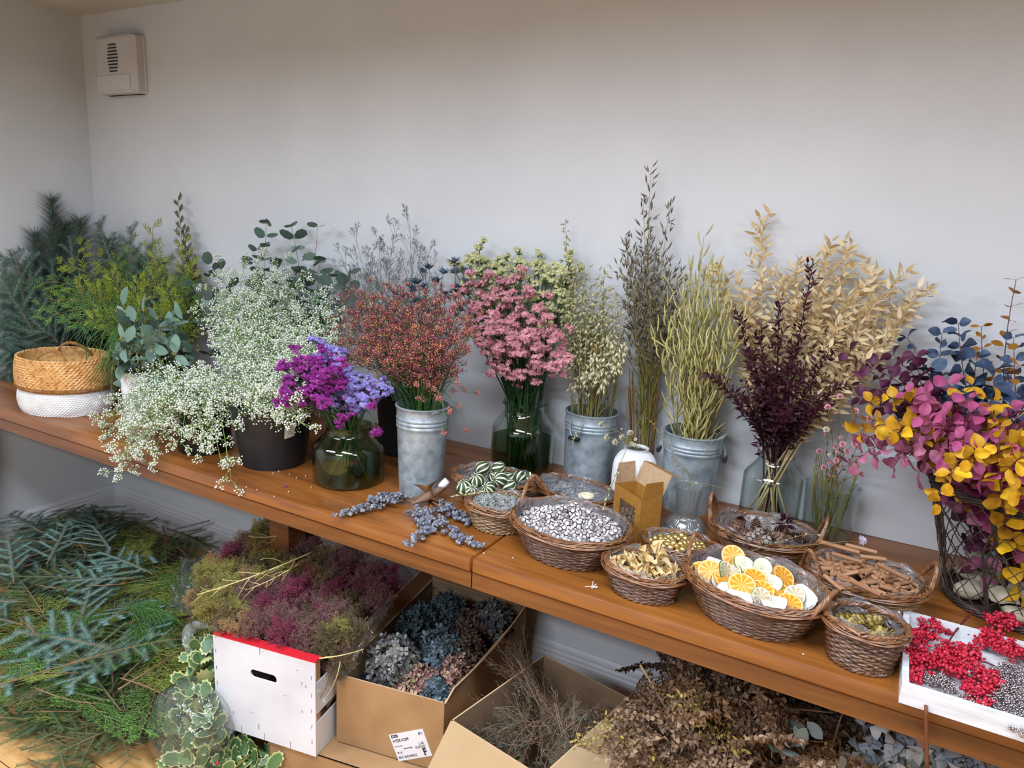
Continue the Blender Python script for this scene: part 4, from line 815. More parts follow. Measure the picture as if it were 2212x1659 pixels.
def pineP(path, mat, nl=.06, k=420, f0=.35):
    st = MB(); nd = MB(); st.tube(path, np.linspace(.004, .0022, len(path)), 6); P, D, _ = along(path, RNG.uniform(f0, 1, k)**.9); U, W = ortho(D); a = RNG.uniform(0, 6.28, k); X = nrm(D*.8+np.cos(a)[:, None]*U+np.sin(a)[:, None]*W)
    nd.inst(T_blade(.012), P, X, S=nl*RNG.uniform(.7, 1.1, k)); return [('twig', st, B_brown), ('needles', nd, mat)]
def cypP(path, normal, mat, L0=.11, side=15, f0=.2):
    st = MB(); sc = MB(); st.tube(path, np.linspace(.0024, .0008, len(path)), 5); O, D, L = from_path(path, side, f0, .98, .65, L0, taper=.6, flat=normal); st.segs(O, O+D*L[:, None], .0009, .0006)
    O2, D2, L2 = kids(O, D, L, 9, .15, 1, .6, .42, flat=np.repeat(np.asarray(normal)[None], len(O), 0)); O3, D3, L3 = kids(O2, D2, L2, 4, .2, 1, .55, .5, flat=np.repeat(np.asarray(normal)[None], len(O2), 0))
    for o, d, l, w in ((O, D, L, .0022), (O2, D2, L2, .0021), (O3, D3, np.maximum(L3, .007), .0019)): sc.segs(o, o+d*l[:, None], w*.62, w*.35, 3)
    return [('twig', st, B_brown), ('sprays', sc, mat)]
def thrP(path, mat, n=46, L0=.12):
    st = MB(); th = MB(); st.tube(path, np.linspace(.002, .001, len(path)), 5); O, D, L = from_path(path, n, .25, 1, .5, L0, taper=.3)
    for o, d, l in zip(O, D, L): q = bez(o, o+d*l*.6, o+d*l*.9+np.array([0, 0, -l*.6]), 6); th.tube(q, .0009, 4); P, Dd, _ = along(q, RNG.uniform(.2, .9, 4)); th.segs(P, P+nrm(Dd+RNG.normal(size=Dd.shape)*.5)*.018, .0007)
    return [('twig', st, B_brown), ('threads', th, mat)]
def cpart(parts):
    for _, m, _m in parts: clampwall(m)
    return parts
cF = np.array([.30, -.28, TZ]); cC = np.array([.78, -.22, TZ])
for k, (px, py, y) in enumerate(((150, 510, -.2), (210, 480, -.15), (110, 560, -.28), (40, 560, -.35), (20, 600, -.38), (60, 640, -.42), (280, 490, -.12), (320, 530, -.12), (240, 540, -.14), (170, 580, -.22), (90, 620, -.35), (10, 680, -.45), (60, 720, -.5), (350, 560, -.1), (130, 660, -.35), (280, 590, -.18), (20, 760, -.5), (200, 620, -.25), (5, 820, -.5), (140, 720, -.4))):
    p = stempath(cF if px < 200 else cC, .09, .11, .2, PY(px, py, y), up=.5); p[:, 0] = np.maximum(p[:, 0], .03); nr = nrm(np.array([.35, -.8, .5])+RNG.normal(size=3)*.25)
    plant('fir_branch', 'blue-green fir branch behind the straw basket', 'branch', 'fir branches behind the straw basket', p[0], cpart(firP(p, nr, M_fir, .026, 10, .17, .0018, .3)))
def PXp(px, py, x):
    d = ray(px, py); return CAMP+d*((x-CAMP[0])/d[0])
for k, (px, py, x) in enumerate(((5, 570, .08), (30, 550, .12), (60, 555, .15), (15, 620, .1), (45, 610, .2), (5, 660, .08), (40, 680, .15), (10, 720, .1), (50, 740, .2), (8, 780, .1), (30, 820, .14), (10, 850, .12), (90, 600, .25), (110, 660, .3), (0, 600, .2), (20, 540, .1))):
    p = stempath(cF-np.array([.05, .1, 0]), .09, .11, .2, PXp(px, py, x), up=.5); p[:, 0] = np.maximum(p[:, 0], .04); nr = nrm(np.array([.6, -.6, .5])+RNG.normal(size=3)*.25)
    plant('fir_branch', 'dense fir branch against the side wall left of the straw basket', 'branch', 'fir branches against the side wall', p[0], cpart(firP(p, nr, M_fir, .026, 10, .17, .0018, .3)))
for k, (px, py, y) in enumerate(((55, 428, -.22), (172, 475, -.12), (130, 600, -.2), (310, 560, -.1), (95, 480, -.16), (235, 520, -.1), (20, 500, -.3))):
    p = stempath(cF, .09, .11, .2, PY(px, py, y), up=.4); p[:, 0] = np.maximum(p[:, 0], .03); plant('pine_branch', 'long-needled dark pine branch, tip highest in the corner' if k == 0 else 'long-needled dark pine branch in the corner', 'branch', None if k == 0 else 'dark pine branches', p[0], cpart(pineP(p, M_pine, .085, 1100, .45)))
for k, (px, py, y) in enumerate(((50, 620, -.45), (130, 570, -.3), (170, 530, -.2), (250, 560, -.2), (215, 620, -.3), (120, 640, -.4), (95, 690, -.5), (330, 490, -.12), (415, 570, -.1), (390, 600, -.14), (360, 620, -.2), (300, 660, -.3), (150, 700, -.45), (330, 540, -.15), (400, 520, -.09), (425, 625, -.14), (200, 690, -.42), (375, 660, -.2), (280, 520, -.14), (350, 560, -.14), (170, 620, -.34), (80, 660, -.46), (300, 600, -.22), (240, 590, -.26))):
    p = stempath(cC, .09, .11, .2, PY(px, py, y), up=.7); nr = nrm(np.array([.4, -.8, .4])+RNG.normal(size=3)*.2); plant('cypress_branch', 'golden green cypress branch spraying over the straw basket', 'branch', 'golden cypress branches', p[0], cpart(cypP(p, nr, M_cyp if k % 3 else M_cypg, .11, 16, .35)))
for k, (px, py, y) in enumerate(((385, 425, -.05), (400, 500, -.06), (415, 560, -.07), (425, 600, -.08))):
    p = stempath(cC+np.array([.1, .08, 0]), .05, .06, .2, PY(px, py, y), up=.3); plant('cypress_branch', 'upright olive cypress branch with a thin bare tip' if k == 0 else 'upright olive cypress branch against the wall', 'branch', None if k == 0 else 'upright cypress branches', p[0], cpart(cypP(p, np.array([.1, -1, 0]), leafm('olive_cypress', ['#3d4420', '#555b2b', '#6a6a36'], .6) if k == 0 else bpy.data.materials['olive_cypress'], .07, 22, .4)))
for k, (px, py, y) in enumerate(((215, 730, -.5), (250, 740, -.5), (190, 710, -.5), (230, 770, -.56), (270, 700, -.42), (240, 800, -.58), (300, 660, -.34), (255, 660, -.38), (330, 680, -.34))):
    p = stempath(cC, .09, .11, .2, PY(px, py, y), up=1.0); plant('thread_cypress_branch', 'drooping thread-leaved green cypress branch hanging beside the straw basket', 'branch', 'thread-leaved cypress branches', p[0], cpart(thrP(p, M_thr)))

# ------------------------------------------------------------------ coloured eucalyptus in the wire basket
WB = np.array([3.835, -.232, TZ]); WRB, WRT, WH = .145, .215, .275
M_vine = noisy('dark_vine', ['#241c17', '#3a2e25', '#4c3d31'], 60, .7); M_wire = plain('rusty_wire', '#54443a', .55, .35)
t = thing('wire_basket', 'dark twig and wire mesh basket overflowing with coloured eucalyptus', 'basket', tuple(WB))
R_ = lambda s: WRB+(WRT-WRB)*s
m = MB()
for sgn in (1, -1):
    for k in range(26):
        s = np.linspace(0, 1, 22); a = 2*PI*k/26+sgn*1.25*s+.012*np.sin(s*80); m.tube(np.column_stack([R_(s)*np.cos(a), R_(s)*np.sin(a), .006+s*(WH-.01)]), .0012, 4)
_part('wire_mesh', m, M_wire, t, (0, 0, 0))
m = MB(); a = np.arange(140)*2*PI/140
for z0, r0, q in ((WH, WRT, 6), (.008, WRB, 6)):
    for j in range(q): ph = 7*a+2*PI*j/q; m.tube(np.column_stack([(r0+.006*np.cos(ph))*np.cos(a), (r0+.006*np.cos(ph))*np.sin(a), z0+.006*np.sin(ph)]), .0032, 5, closed=True)
_part('twig_rim', m, M_vine, t, (0, 0, 0))
m = MB()
for k in range(9):
    for j in range(4):
        s = np.linspace(0, 1, 14); aa = 2*PI*k/9+.05*np.sin(s*9+j)+j*.02; m.tube(np.column_stack([(R_(s)+.003)*np.cos(aa), (R_(s)+.003)*np.sin(aa), .004+s*WH]), .002, 4)
_part('twig_stave', m, M_vine, t, (0, 0, 0))
_part('base', MB().lathe([(.0005, .001), (WRB, .001), (WRB, .005), (.0005, .005)], 40), M_vine, t, (0, 0, 0))
M_stone = noisy('pale_bark', ['#8b8371', '#a69c86', '#bdb39c'], 18, .85, bump=.4)
tS = T_ico(2)
def lump(name, label, cat, loc, s, mat, group, sq=(1, .8, .55), amp=.12, tpl=None):
    v, f = tpl or tS; k = RNG.normal(size=(3, 3))*2.2; ph = RNG.uniform(0, 6, 3); n = 1+amp*np.sin(v@k+ph).sum(1)
    t = thing(name, label, cat, tuple(loc), group, (0, 0, RNG.uniform(0, 6))); _part('body', MB().add(v*n[:, None]*np.array(sq)*s, f), mat, t, (0, 0, 0)); return t
for k in range(16):
    a = k*2.4; rr = .125*math.sqrt((k+.6)/16); lump('wood_chunk', 'pale dried chunk in the bottom of the wire basket', 'dried decoration', WB+np.array([rr*math.cos(a), rr*math.sin(a), .032+.012*(k % 3)]), .034, M_stone, 'pale chunks in the wire basket')
M_mag = leafm('magenta_leaf', ['#7c2a54', '#9c3f6d', '#bb5983', '#8b345f', '#a85377'], .55, trans=.12); M_yl = leafm('yellow_leaf', ['#8f5f10', '#c08c18', '#e0ae22', '#efc233', '#a06c14'], .5, trans=.12)
M_blu = leafm('blue_leaf', ['#1f2a3e', '#2f3f58', '#4a5c7a', '#263449', '#60728f'], .55, trans=.08); M_dp = leafm('dusty_pink_leaf', ['#8f4a66', '#a9637d', '#bb7a90', '#7f3f5c'], .55, trans=.12)
M_plum = leafm('plum_leaf', ['#3c1a2a', '#5b2a44', '#74395a', '#4a2238'], .5, trans=.08); M_och = leafm('ochre_leaf', ['#8c5a1c', '#a56d24', '#b9832f'], .55, trans=.1)
def ceuc(mat, stalk, pts, name, label, group, n=15, size=.052, tpl=ROUNDB, f0=.42, up=.5, shrink=.35):
    for px, py, y in pts:
        p = stempath(WB, .1, .19, .27, PY(px, py, y), up=up); 
        q = euc(p, mat, n, f0, size*RNG.uniform(.88, 1.1), stalk, (rnd.choice((ROUNDB, ROUNDC)) if tpl is ROUNDB else tpl), shrink=shrink, ztilt=1.3); plant(name, label, 'branch', group, p[0], q)
S_red = plain('red_brown_stalk', '#5a2d22', .6)
ceuc(M_blu, S_red, [(2070, 700, -.08), (2035, 720, -.1), (2190, 730, -.08), (1960, 730, -.1), (2110, 770, -.12), (2150, 800, -.15), (2010, 800, -.15), (2200, 850, -.15), (2060, 850, -.2), (2250, 800, -.12), (2130, 880, -.2), (2230, 920, -.25)], 'dyed_eucalyptus_stem', 'slate blue dyed eucalyptus stem at the back of the wire basket', 'slate blue eucalyptus stems', size=.046)
ceuc(M_plum, S_red, [(1835, 765, -.2), (1880, 790, -.22), (1930, 770, -.2), (1980, 770, -.18), (1900, 840, -.3), (1950, 830, -.26), (1860, 860, -.3), (2010, 860, -.3)], 'dyed_eucalyptus_stem', 'plum dyed eucalyptus stem between the pale ruscus and the blue leaves', 'plum eucalyptus stems', size=.044)
ceuc(M_och, S_red, [(2120, 705, -.1), (2200, 790, -.12), (1850, 900, -.38), (2195, 605, -.1), (1990, 900, -.35)], 'dyed_eucalyptus_stem', 'ochre dyed eucalyptus stem with small pointed leaves', 'ochre eucalyptus stems', size=.032, tpl=OVAL)
ceuc(M_mag, S_red, [(1960, 850, -.36), (2000, 870, -.4), (2050, 830, -.34), (2090, 860, -.4), (2040, 900, -.44), (2120, 900, -.42), (2180, 880, -.35), (2200, 990, -.48), (2150, 960, -.5), (2240, 1060, -.45), (1990, 900, -.48), (2070, 950, -.52), (2000, 850, -.42), (2040, 990, -.52), (2120, 1030, -.52)], 'dyed_eucalyptus_stem', 'bright magenta dyed eucalyptus stem in the wire basket', 'magenta eucalyptus stems', size=.040)
ceuc(M_yl, S_red, [(2100, 835, -.38), (2150, 870, -.42), (1880, 870, -.38), (1860, 930, -.44), (1930, 930, -.48), (2090, 990, -.56), (2050, 1040, -.58), (2020, 1085, -.58), (2160, 920, -.5), (2180, 1010, -.56), (2190, 960, -.5), (2240, 900, -.4), (2200, 1060, -.52)], 'dyed_eucalyptus_stem', 'bright yellow dyed eucalyptus stem spilling over the front of the wire basket', 'yellow eucalyptus stems', size=.043, up=.8)
ceuc(M_dp, S_red, [(1860, 955, -.42), (1890, 985, -.44), (1930, 1010, -.46), (1950, 975, -.46), (1985, 1020, -.5), (2000, 940, -.45), (2100, 960, -.45), (1840, 1000, -.42), (2180, 900, -.36)], 'dyed_eucalyptus_stem', 'dusty pink dyed eucalyptus stem leaning left out of the wire basket', 'dusty pink eucalyptus stems', size=.042, up=.8)
# leaves seen through the mesh
for k in range(26):
    a = RNG.uniform(0, 6.28); z = RNG.uniform(.08, .22); q = WB+np.array([.10*math.cos(a), .10*math.sin(a), z]); m = MB(); n = 5; X = nrm(RNG.normal(size=(n, 3))); m.inst(ROUNDB, np.repeat(q[None], n, 0)+RNG.normal(size=(n, 3))*.018, X, S=np.full(n, .04)); m2 = MB().tube([q-X[0]*.04, q, q+X[0]*.03], .001, 4)
    mt, cl = ((M_yl, 'yellow'), (M_plum, 'plum'), (M_blu, 'blue'), (M_dp, 'dusty pink'))[k % 4]; plant('leaf_sprig', 'short %s leaf sprig inside the wire basket' % cl, 'sprig', '%s sprigs inside the wire basket' % cl, q, [('stalk', m2, S_red), ('leaves', m, mt)])

# ------------------------------------------------------------------ thin dried flowers
M_rose = leafm('pink_strawflower', ['#d68a95', '#e5a4ab', '#eebcc0'], .6); M_cream = leafm('cream_strawflower', ['#cfc5a4', '#e2dabf', '#eee8d2'], .6); M_gold = plain('gold_bead', '#b08d4a', .3, .8)
def rosette(m, o, d, s, k=26):
    i = np.arange(k); th = np.arccos(1-1.3*(i+.5)/k); ph = i*2.4; U, W = ortho(d); X = nrm(np.cos(th)[:, None]*d+np.sin(th)[:, None]*(np.cos(ph)[:, None]*U+np.sin(ph)[:, None]*W)); m.inst(T_leaf(.7, .3, -.25), np.repeat(o[None], k, 0), X, d, np.full(k, s))
def straw(px, py, y, c, rr, h, mat, s, label, group, up=.4, name='strawflower_stem'):
    p = stempath(c, rr*.7, rr*.8, h, PY(px, py, y), up=up); st = MB().tube(p, .0008, 4); fl = MB(); d = nrm(p[-1]-p[-2]); rosette(fl, p[-1], d, s); O, D, L = from_path(p, 4, .6, .95, .6, .03); st.segs(O, O+D*L[:, None], .0004)
    for o, dd, l in list(zip(O, D, L))[:2]: rosette(fl, o+dd*l, dd, s*.6, 14)
    P, D_, _ = along(p, RNG.uniform(.3, .9, 5)); st.inst(LANCE, P, nrm(D_+RNG.normal(size=D_.shape)*.3), S=np.full(5, .016)); plant(name, label, 'flower', group, p[0], [('stalk', clampwall(st), S_olv), ('flower_head', clampwall(fl), mat)])
cc = VC['cyl']
for k, (px, py, y) in enumerate(((1815, 857, -.3), (1788, 880, -.3), (1848, 888, -.32), (1878, 905, -.34), (1805, 965, -.2), (1830, 975, -.22), (1806, 995, -.2), (1785, 928, -.25), (1850, 1000, -.2), (1820, 960, -.26), (1770, 975, -.16), (1845, 960, -.25), (1780, 1010, -.14), (1860, 1025, -.16))):
    straw(px, py, y, cc, .068, .15, M_rose if k != 7 else M_cream, .0085, 'pink strawflower stem standing highest from the glass cylinder' if k == 0 else ('cream strawflower stem in the glass cylinder' if k == 7 else 'little pink strawflower stem in the glass cylinder'), None if k in (0, 7) else 'pink strawflower stems')
for k in range(26):
    a = RNG.uniform(0, 6.28); B = cc+np.array([math.cos(a)*.03, math.sin(a)*.03, .006]); T_ = cc+np.array([math.cos(a+.8)*.055, math.sin(a+.8)*.045, RNG.uniform(.14, .24)]); m = MB(); q = bez(B, (B+T_)/2+RNG.normal(size=3)*.01, T_, 8); m.tube(q, .0009, 4); P, D_, _ = along(q, RNG.uniform(.1, 1, 12)); m.segs(P, P+nrm(D_+RNG.normal(size=D_.shape)*.7)*.018, .0005, .0002)
    plant('dried_sprig', 'wispy olive dried stem inside the glass cylinder', 'stem', 'wispy stems in the glass cylinder', B, [('stalk', m, S_olv)])
cr = VC['ribw']
for k, (px, py, y) in enumerate(((1300, 917, -.24), (1312, 945, -.24), (1330, 955, -.24), (1362, 936, -.19), (1345, 945, -.2))):
    straw(px, py, y, cr, .03, .165, M_cream, .0105, 'cream strawflower stem %s in the white ribbed vase' % ('leaning furthest left', 'bending left just below the tip one', 'low at the left lip', 'standing upright over the mouth', 'short and dense at the mouth')[k], None, up=.25)
cg = VC['ribg']
def bead(px, py, y, label, nb=12, col=None, kind='bead'):
    p = stempath(cg, .03, .03, .134, PY(px, py, y), up=.3); st = MB().tube(p, .0007, 4); bd = MB(); O, D, L = from_path(p, nb, .5, 1, .9, .012); st.segs(O, O+D*L[:, None], .0003); bd.inst(ICO1, O+D*L[:, None], D, S=RNG.uniform(.0022, .0032, nb)); plant('beaded_twig', label, 'twig', None, p[0], [('twig', st, S_str), ('beads', bd, M_gold)])
bead(1402, 905, -.28, 'thin twig with gold beads leaning left across the zinc bucket', 16); bead(1562, 925, -.2, 'thin straw twig leaning right across the zinc bucket', 5); bead(1566, 1057, -.3, 'thin twig with one gold bead held low to the right of the fluted vase', 3); bead(1480, 1010, -.32, 'short beaded twig standing in the mouth of the fluted vase', 4)
def spray(pts, mat, label, n=8, s=.018, w=.0009):
    p = np.array(pts); p = bez(p[0], p[1]*2-(p[0]+p[2])/2, p[2], 10) if len(p) == 3 else p; st = MB().tube(p, w, 4); g = MB(); P, D, _ = along(p, np.linspace(.55, 1, n)); g.inst(GRAIN, P, nrm(D+RNG.normal(size=D.shape)*.35), S=np.full(n, s)); plant('loose_sprig', label, 'grass', None, p[0], [('stalk', st, S_str), ('grain_head', g, mat)])
spray([PY(1395, 880, -.12), PY(1345, 990, -.33), PY(1305, 1095, -.50)], M_phal, 'loose cream grass head dangling between the kraft box and the whitewashed cones', 12, .016)
spray([PZ(1120, 1075, .93), PZ(1060, 1062, .93), PZ(985, 1072, .915)], M_oat, 'loose green grass stalk lying across the lime basket')
spray([PY(1262, 900, -.2), PY(1250, 925, -.22), PY(1237, 955, -.21)], M_phal, 'loose cream grass head hanging at the grip of the oat bucket', 10, .014)
t = PZ(1670, 1165, .93); spray([PZ(1560, 1215, .905), PZ(1700, 1165, .925), PZ(1765, 1155, .925)], M_cream, 'loose straw stalk lying over the pine cone basket', 5, .012)
p0 = PZ(1650, 1190, .92); p1 = PZ(1860, 1168, .935); st = MB().tube(bez(p0, (p0+p1)/2+np.array([0, 0, .006]), p1, 8), .0007, 4); fl = MB(); rosette(fl, p1, nrm(p1-p0), .013, 30); plant('loose_flower', 'single pale lilac dried flower lying over the cinnamon sticks', 'flower', None, p0, [('stalk', st, S_str), ('flower_head', fl, leafm('lilac_petal', ['#b9a3b8', '#d6c6d6'], .6))])

# ------------------------------------------------------------------ things heaped in the baskets
def ellpts(key, n, z0, mound, fill=.82, minr=0.0, seed=0):
    c, rb, rt, h, e, rot = BK[key]; out = []
    for i in range(n):
        r = math.sqrt((i+.5)/n); a = i*2.399963+seed; x = rt*fill*r*math.cos(a); y = rt*fill*e*r*math.sin(a); out.append(np.array([c[0]+x*math.cos(rot)-y*math.sin(rot), c[1]+x*math.sin(rot)+y*math.cos(rot), TZ+z0+mound*(1-r*r)]))
    return out
def rrot(): return (RNG.uniform(0, 6.28), RNG.uniform(0, 6.28), RNG.uniform(0, 6.28))
def scatter(proto, pts, jit=.002, smin=.85, smax=1.15, rot=None):
    for i, p in enumerate(pts):
        p = p+RNG.normal(size=3)*jit
        if i == 0: proto.location = p; proto.rotation_euler = rot() if rot else rrot()
        else: dup(proto, p, rot() if rot else rrot(), RNG.uniform(smin, smax))
def cellball(R, core, plate, name, label, cat, group, inset=.80, dome=1.08, sub=1):
    import bmesh
    bm = bmesh.new(); bmesh.ops.create_icosphere(bm, subdivisions=sub, radius=1.0); plates = MB(); 
    for v in bm.verts:
        fs = sorted([f.calc_center_median().normalized() for f in v.link_faces], key=lambda q: q.x); n = np.array(v.co.normalized()); U, W = ortho(n)
        pts = [np.array(q) for q in fs]; pts.sort(key=lambda q: math.atan2((q-n)@W, (q-n)@U)); k = len(pts); j = 1+RNG.normal()*.03
        ring = [(n+(q-n)*inset)*j for q in pts]; low = [(n+(q-n)*inset)*.86 for q in pts]; top = [(n+(q-n)*inset*.55)*dome*j for q in pts]
        a = [ring+top+low+[n*dome*j]]; V_ = np.array(a[0])*R; F = [(i, (i+1) % k, k+(i+1) % k, k+i) for i in range(k)]; F2 = [(2*k+i, 2*k+(i+1) % k, (i+1) % k, i) for i in range(k)]; F3 = [(k+i, k+(i+1) % k, 3*k) for i in range(k)]; plates.add(V_, [F, F2, F3])
    bm.free(); t = thing(name, label, cat, (0, 0, 0), group); v, f = ICO2; _part('core', MB().add(v*R*.9, f), core, t, (0, 0, 0)); _part('scales', plates, plate, t, (0, 0, 0), True); return t
M_core = plain('dark_core', '#3b2226', .8); M_wash = leafm('whitewash', ['#a39c9c', '#c6c1c0', '#dddad8', '#8d8584', '#d0cccb'], .75); M_goldp = plain('gold_paint', '#cdb273', .33, .85)
core0 = cellball(.0118, M_core, M_wash, 'whitewashed_cone', 'whitewashed round cone in the big heap of the largest basket', 'cone', 'whitewashed cones in the largest basket', .76, 1.04)
scatter(core0, ellpts('C', 140, .068, .022, .84), .0022, .8, 1.2)
q = ellpts('C', 44, .082, .022, .55, seed=1.1); [dup(core0, p+RNG.normal(size=3)*.003, rrot(), RNG.uniform(.85, 1.15)) for p in q]
g0 = dup(core0, (0, 0, 0), label='whitewashed round cone under film in the shallow back basket', group='whitewashed cones in the back basket'); scatter(g0, ellpts('D', 26, .025, .012, .7), .003)
v, f = ICO3; th = np.arctan2(v[:, 1], v[:, 0]); gl = thing('gold_pod', 'shiny gold round pod in the shallow basket', 'pod', (0, 0, 0), 'gold pods in the shallow basket'); r_ = 1-.06*np.abs(np.sin(3*th))**.5*np.sqrt(np.clip(1-v[:, 2]**2, 0, 1)); _part('body', MB().add(v*r_[:, None]*.0088, f), M_goldp, gl, (0, 0, 0)); _part('tip', MB().tube([(0, 0, .0075), (0, 0, .011)], [.0016, .0005], 5), M_goldp, gl, (0, 0, 0))
scatter(gl, ellpts('F', 62, .036, .012, .82), .0022, .8, 1.15)
# striped carved limes
M_lime = noisy('dark_rind', ['#22331a', '#324620', '#43592c'], 60, .5); M_pith = plain('carved_pith', '#e3e0cc', .7)
n = 48; rows = 16; V_ = []; 
for i in range(rows+1):
    ph = PI*i/rows
    for j in range(n): a = 2*PI*j/n+.35*math.cos(ph); V_.append((math.sin(ph)*math.cos(a), math.sin(ph)*math.sin(a), math.cos(ph)*1.05))
V_ = np.array(V_); V_[:, 2] *= .95; stripe = [j % 6 in (0, 1) for j in range(n)]; V_ *= .0225
FG = [(i*n+j, i*n+(j+1) % n, (i+1)*n+(j+1) % n, (i+1)*n+j) for i in range(rows) for j in range(n) if not (stripe[j] and 1 <= i < rows-1)]; FW = [(i*n+j, i*n+(j+1) % n, (i+1)*n+(j+1) % n, (i+1)*n+j) for i in range(rows) for j in range(n) if stripe[j] and 1 <= i < rows-1]
lm = thing('carved_lime', 'dried green lime with carved white stripes in the basket', 'lime', (0, 0, 0), 'striped limes in the basket'); _part('rind', MB().add(V_, [FG]), M_lime, lm, (0, 0, 0)); _part('carved_stripes', MB().add(V_*.99, [FW]), M_pith, lm, (0, 0, 0)); _part('stem_scar', MB().tube([(0, 0, .0205), (0, 0, .0235)], [.004, .002], 8), B_brown, lm, (0, 0, 0))
LP = [PZ(px, py, z) for px, py, z in ((1003, 1052, .905), (1030, 1036, .925), (1055, 1055, .908), (1042, 1012, .945), (1078, 1012, .945), (1080, 1035, .932), (1100, 1050, .912), (1098, 1035, .92), (1122, 1032, .915), (1068, 1030, .92), (1020, 1060, .9), (1140, 1035, .905))]
scatter(lm, LP, .0, .86, 1.0)
# grey tufts
M_lich = leafm('grey_tuft', ['#8f928f', '#b4b6b2', '#cfd0cc', '#777a76'], .8)
tf = thing('grey_tuft', 'tiny curly grey tuft in the small basket', 'dried decoration', (0, 0, 0), 'grey tufts in the small basket'); m = MB()
for k in range(26): d = nrm(RNG.normal(size=3)); m.tube(bez(np.zeros(3), d*.006+RNG.normal(size=3)*.003, d*.009+RNG.normal(size=3)*.003, 5), .0007, 3)
_part('curls', m, M_lich, tf, (0, 0, 0)); scatter(tf, ellpts('B', 48, .062, .012, .84), .002)
# golden leaf curls
M_gl = leafm('gold_curl', ['#b38f55', '#cba971', '#ddc193', '#a9844a'], .4)
gc = thing('golden_curl', 'crinkled golden dried leaf curl in the small front basket', 'dried decoration', (0, 0, 0), 'golden curls in the small front basket'); m = MB()
for k in range(5): d = nrm(RNG.normal(size=3)); m.inst(T_leaf(.75, .8, .7, n=5), [RNG.normal(size=3)*.002], d, RNG.normal(size=3), .015)
_part('petals', m, M_gl, gc, (0, 0, 0)); scatter(gc, ellpts('E', 58, .052, .016, .84), .003, .8, 1.3)
for px, py in ((1392, 1195), (1408, 1188), (1422, 1205)): dup(gc, PZ(px, py, .925), rrot(), 1.7, 'large golden petal curl standing up above the small front basket')
# pine cones
def pinecone(L, R, k, mat, tipmat, name, label, cat, group):
    t = thing(name, label, cat, (0, 0, 0), group); m = MB(); i = np.arange(k); s = (i+.5)/k; z = L*(s-.5); r = R*np.sin(PI*np.clip(s*.92+.06, 0, 1))**.7; a = i*2.39996; d = np.stack([np.cos(a), np.sin(a), .35+.9*(s-.3)], 1)
    O = np.stack([r*.35*np.cos(a), r*.35*np.sin(a), z-.1*L], 1); tv, tfc = T_leaf(.75, .25, -.25, lambda x: (x**.5)*(1 if x < .85 else .6), 3); m.inst((tv, tfc), O, d, np.stack([-np.cos(a)*.4, -np.sin(a)*.4, np.ones(k)], 1), r*.85+.002)
    _part('core', MB().tube([(0, 0, -L/2), (0, 0, -L/4), (0, 0, L/4), (0, 0, L/2)], [R*.3, R*.6, R*.5, R*.1], 8), mat, t, (0, 0, 0)); _part('scales', m, tipmat, t, (0, 0, 0)); return t
M_pc = leafm('pine_scale', ['#4a362d', '#6a4e3f', '#836553', '#5a4236'], .7); M_pcg = leafm('gilded_scale', ['#4a3a22', '#8c7433', '#c4aa5a', '#5a4828', '#a88f45'], .4)
pc = pinecone(.045, .019, 70, M_core, M_pc, 'pine_cone', 'brown pine cone in the loop-handled basket', 'cone', 'pine cones in the loop-handled basket')
HP = [PZ(px, py, z) for px, py, z in ((1590, 1140, .90), (1600, 1125, .905), (1633, 1133, .905), (1610, 1155, .895), (1650, 1158, .895), (1630, 1165, .89), (1680, 1165, .895), (1665, 1170, .89), (1700, 1172, .89), (1585, 1160, .885), (1645, 1175, .885), (1715, 1165, .885), (1690, 1150, .885), (1612, 1172, .88), (1730, 1160, .885))]
scatter(pc, HP, .001, .6, .95)
rb_ = cellball(.013, M_core, leafm('grey_cone_face', ['#8d8075', '#a79b8f', '#6d6058'], .7), 'open_cone', 'round grey-faced open cone among the pine cones', 'cone', 'grey-faced cones among the pine cones', .8, 1.04); scatter(rb_, [PZ(1640, 1150, .905), PZ(1655, 1168, .9), PZ(1622, 1160, .9), PZ(1672, 1158, .9)], .001)
m = MB(); q = PZ(1695, 1130, .91); X = nrm(RNG.normal(size=(26, 3))+np.array([0, 0, .5])); m.inst(RUSC, q+X*.01, X, S=np.full(26, .022)); plant('leaf_sprig', 'burgundy ruscus sprig dropped into the pine cone basket', 'sprig', None, q, [('leaves', m, M_brus), ('stalk', MB().tube([q-np.array([.03, 0, .01]), q, q+X[0]*.03], .0012, 4), S_bur)])
gp = pinecone(.040, .013, 60, M_core, M_pcg, 'gilded_cone', 'gold-dusted little cone in the deep round basket', 'cone', 'gold-dusted cones in the deep round basket'); scatter(gp, ellpts('J', 15, .066, .012, .68), .002, .8, 1.05, lambda: (PI/2+RNG.normal()*.3, RNG.normal()*.3, RNG.uniform(0, 6)))
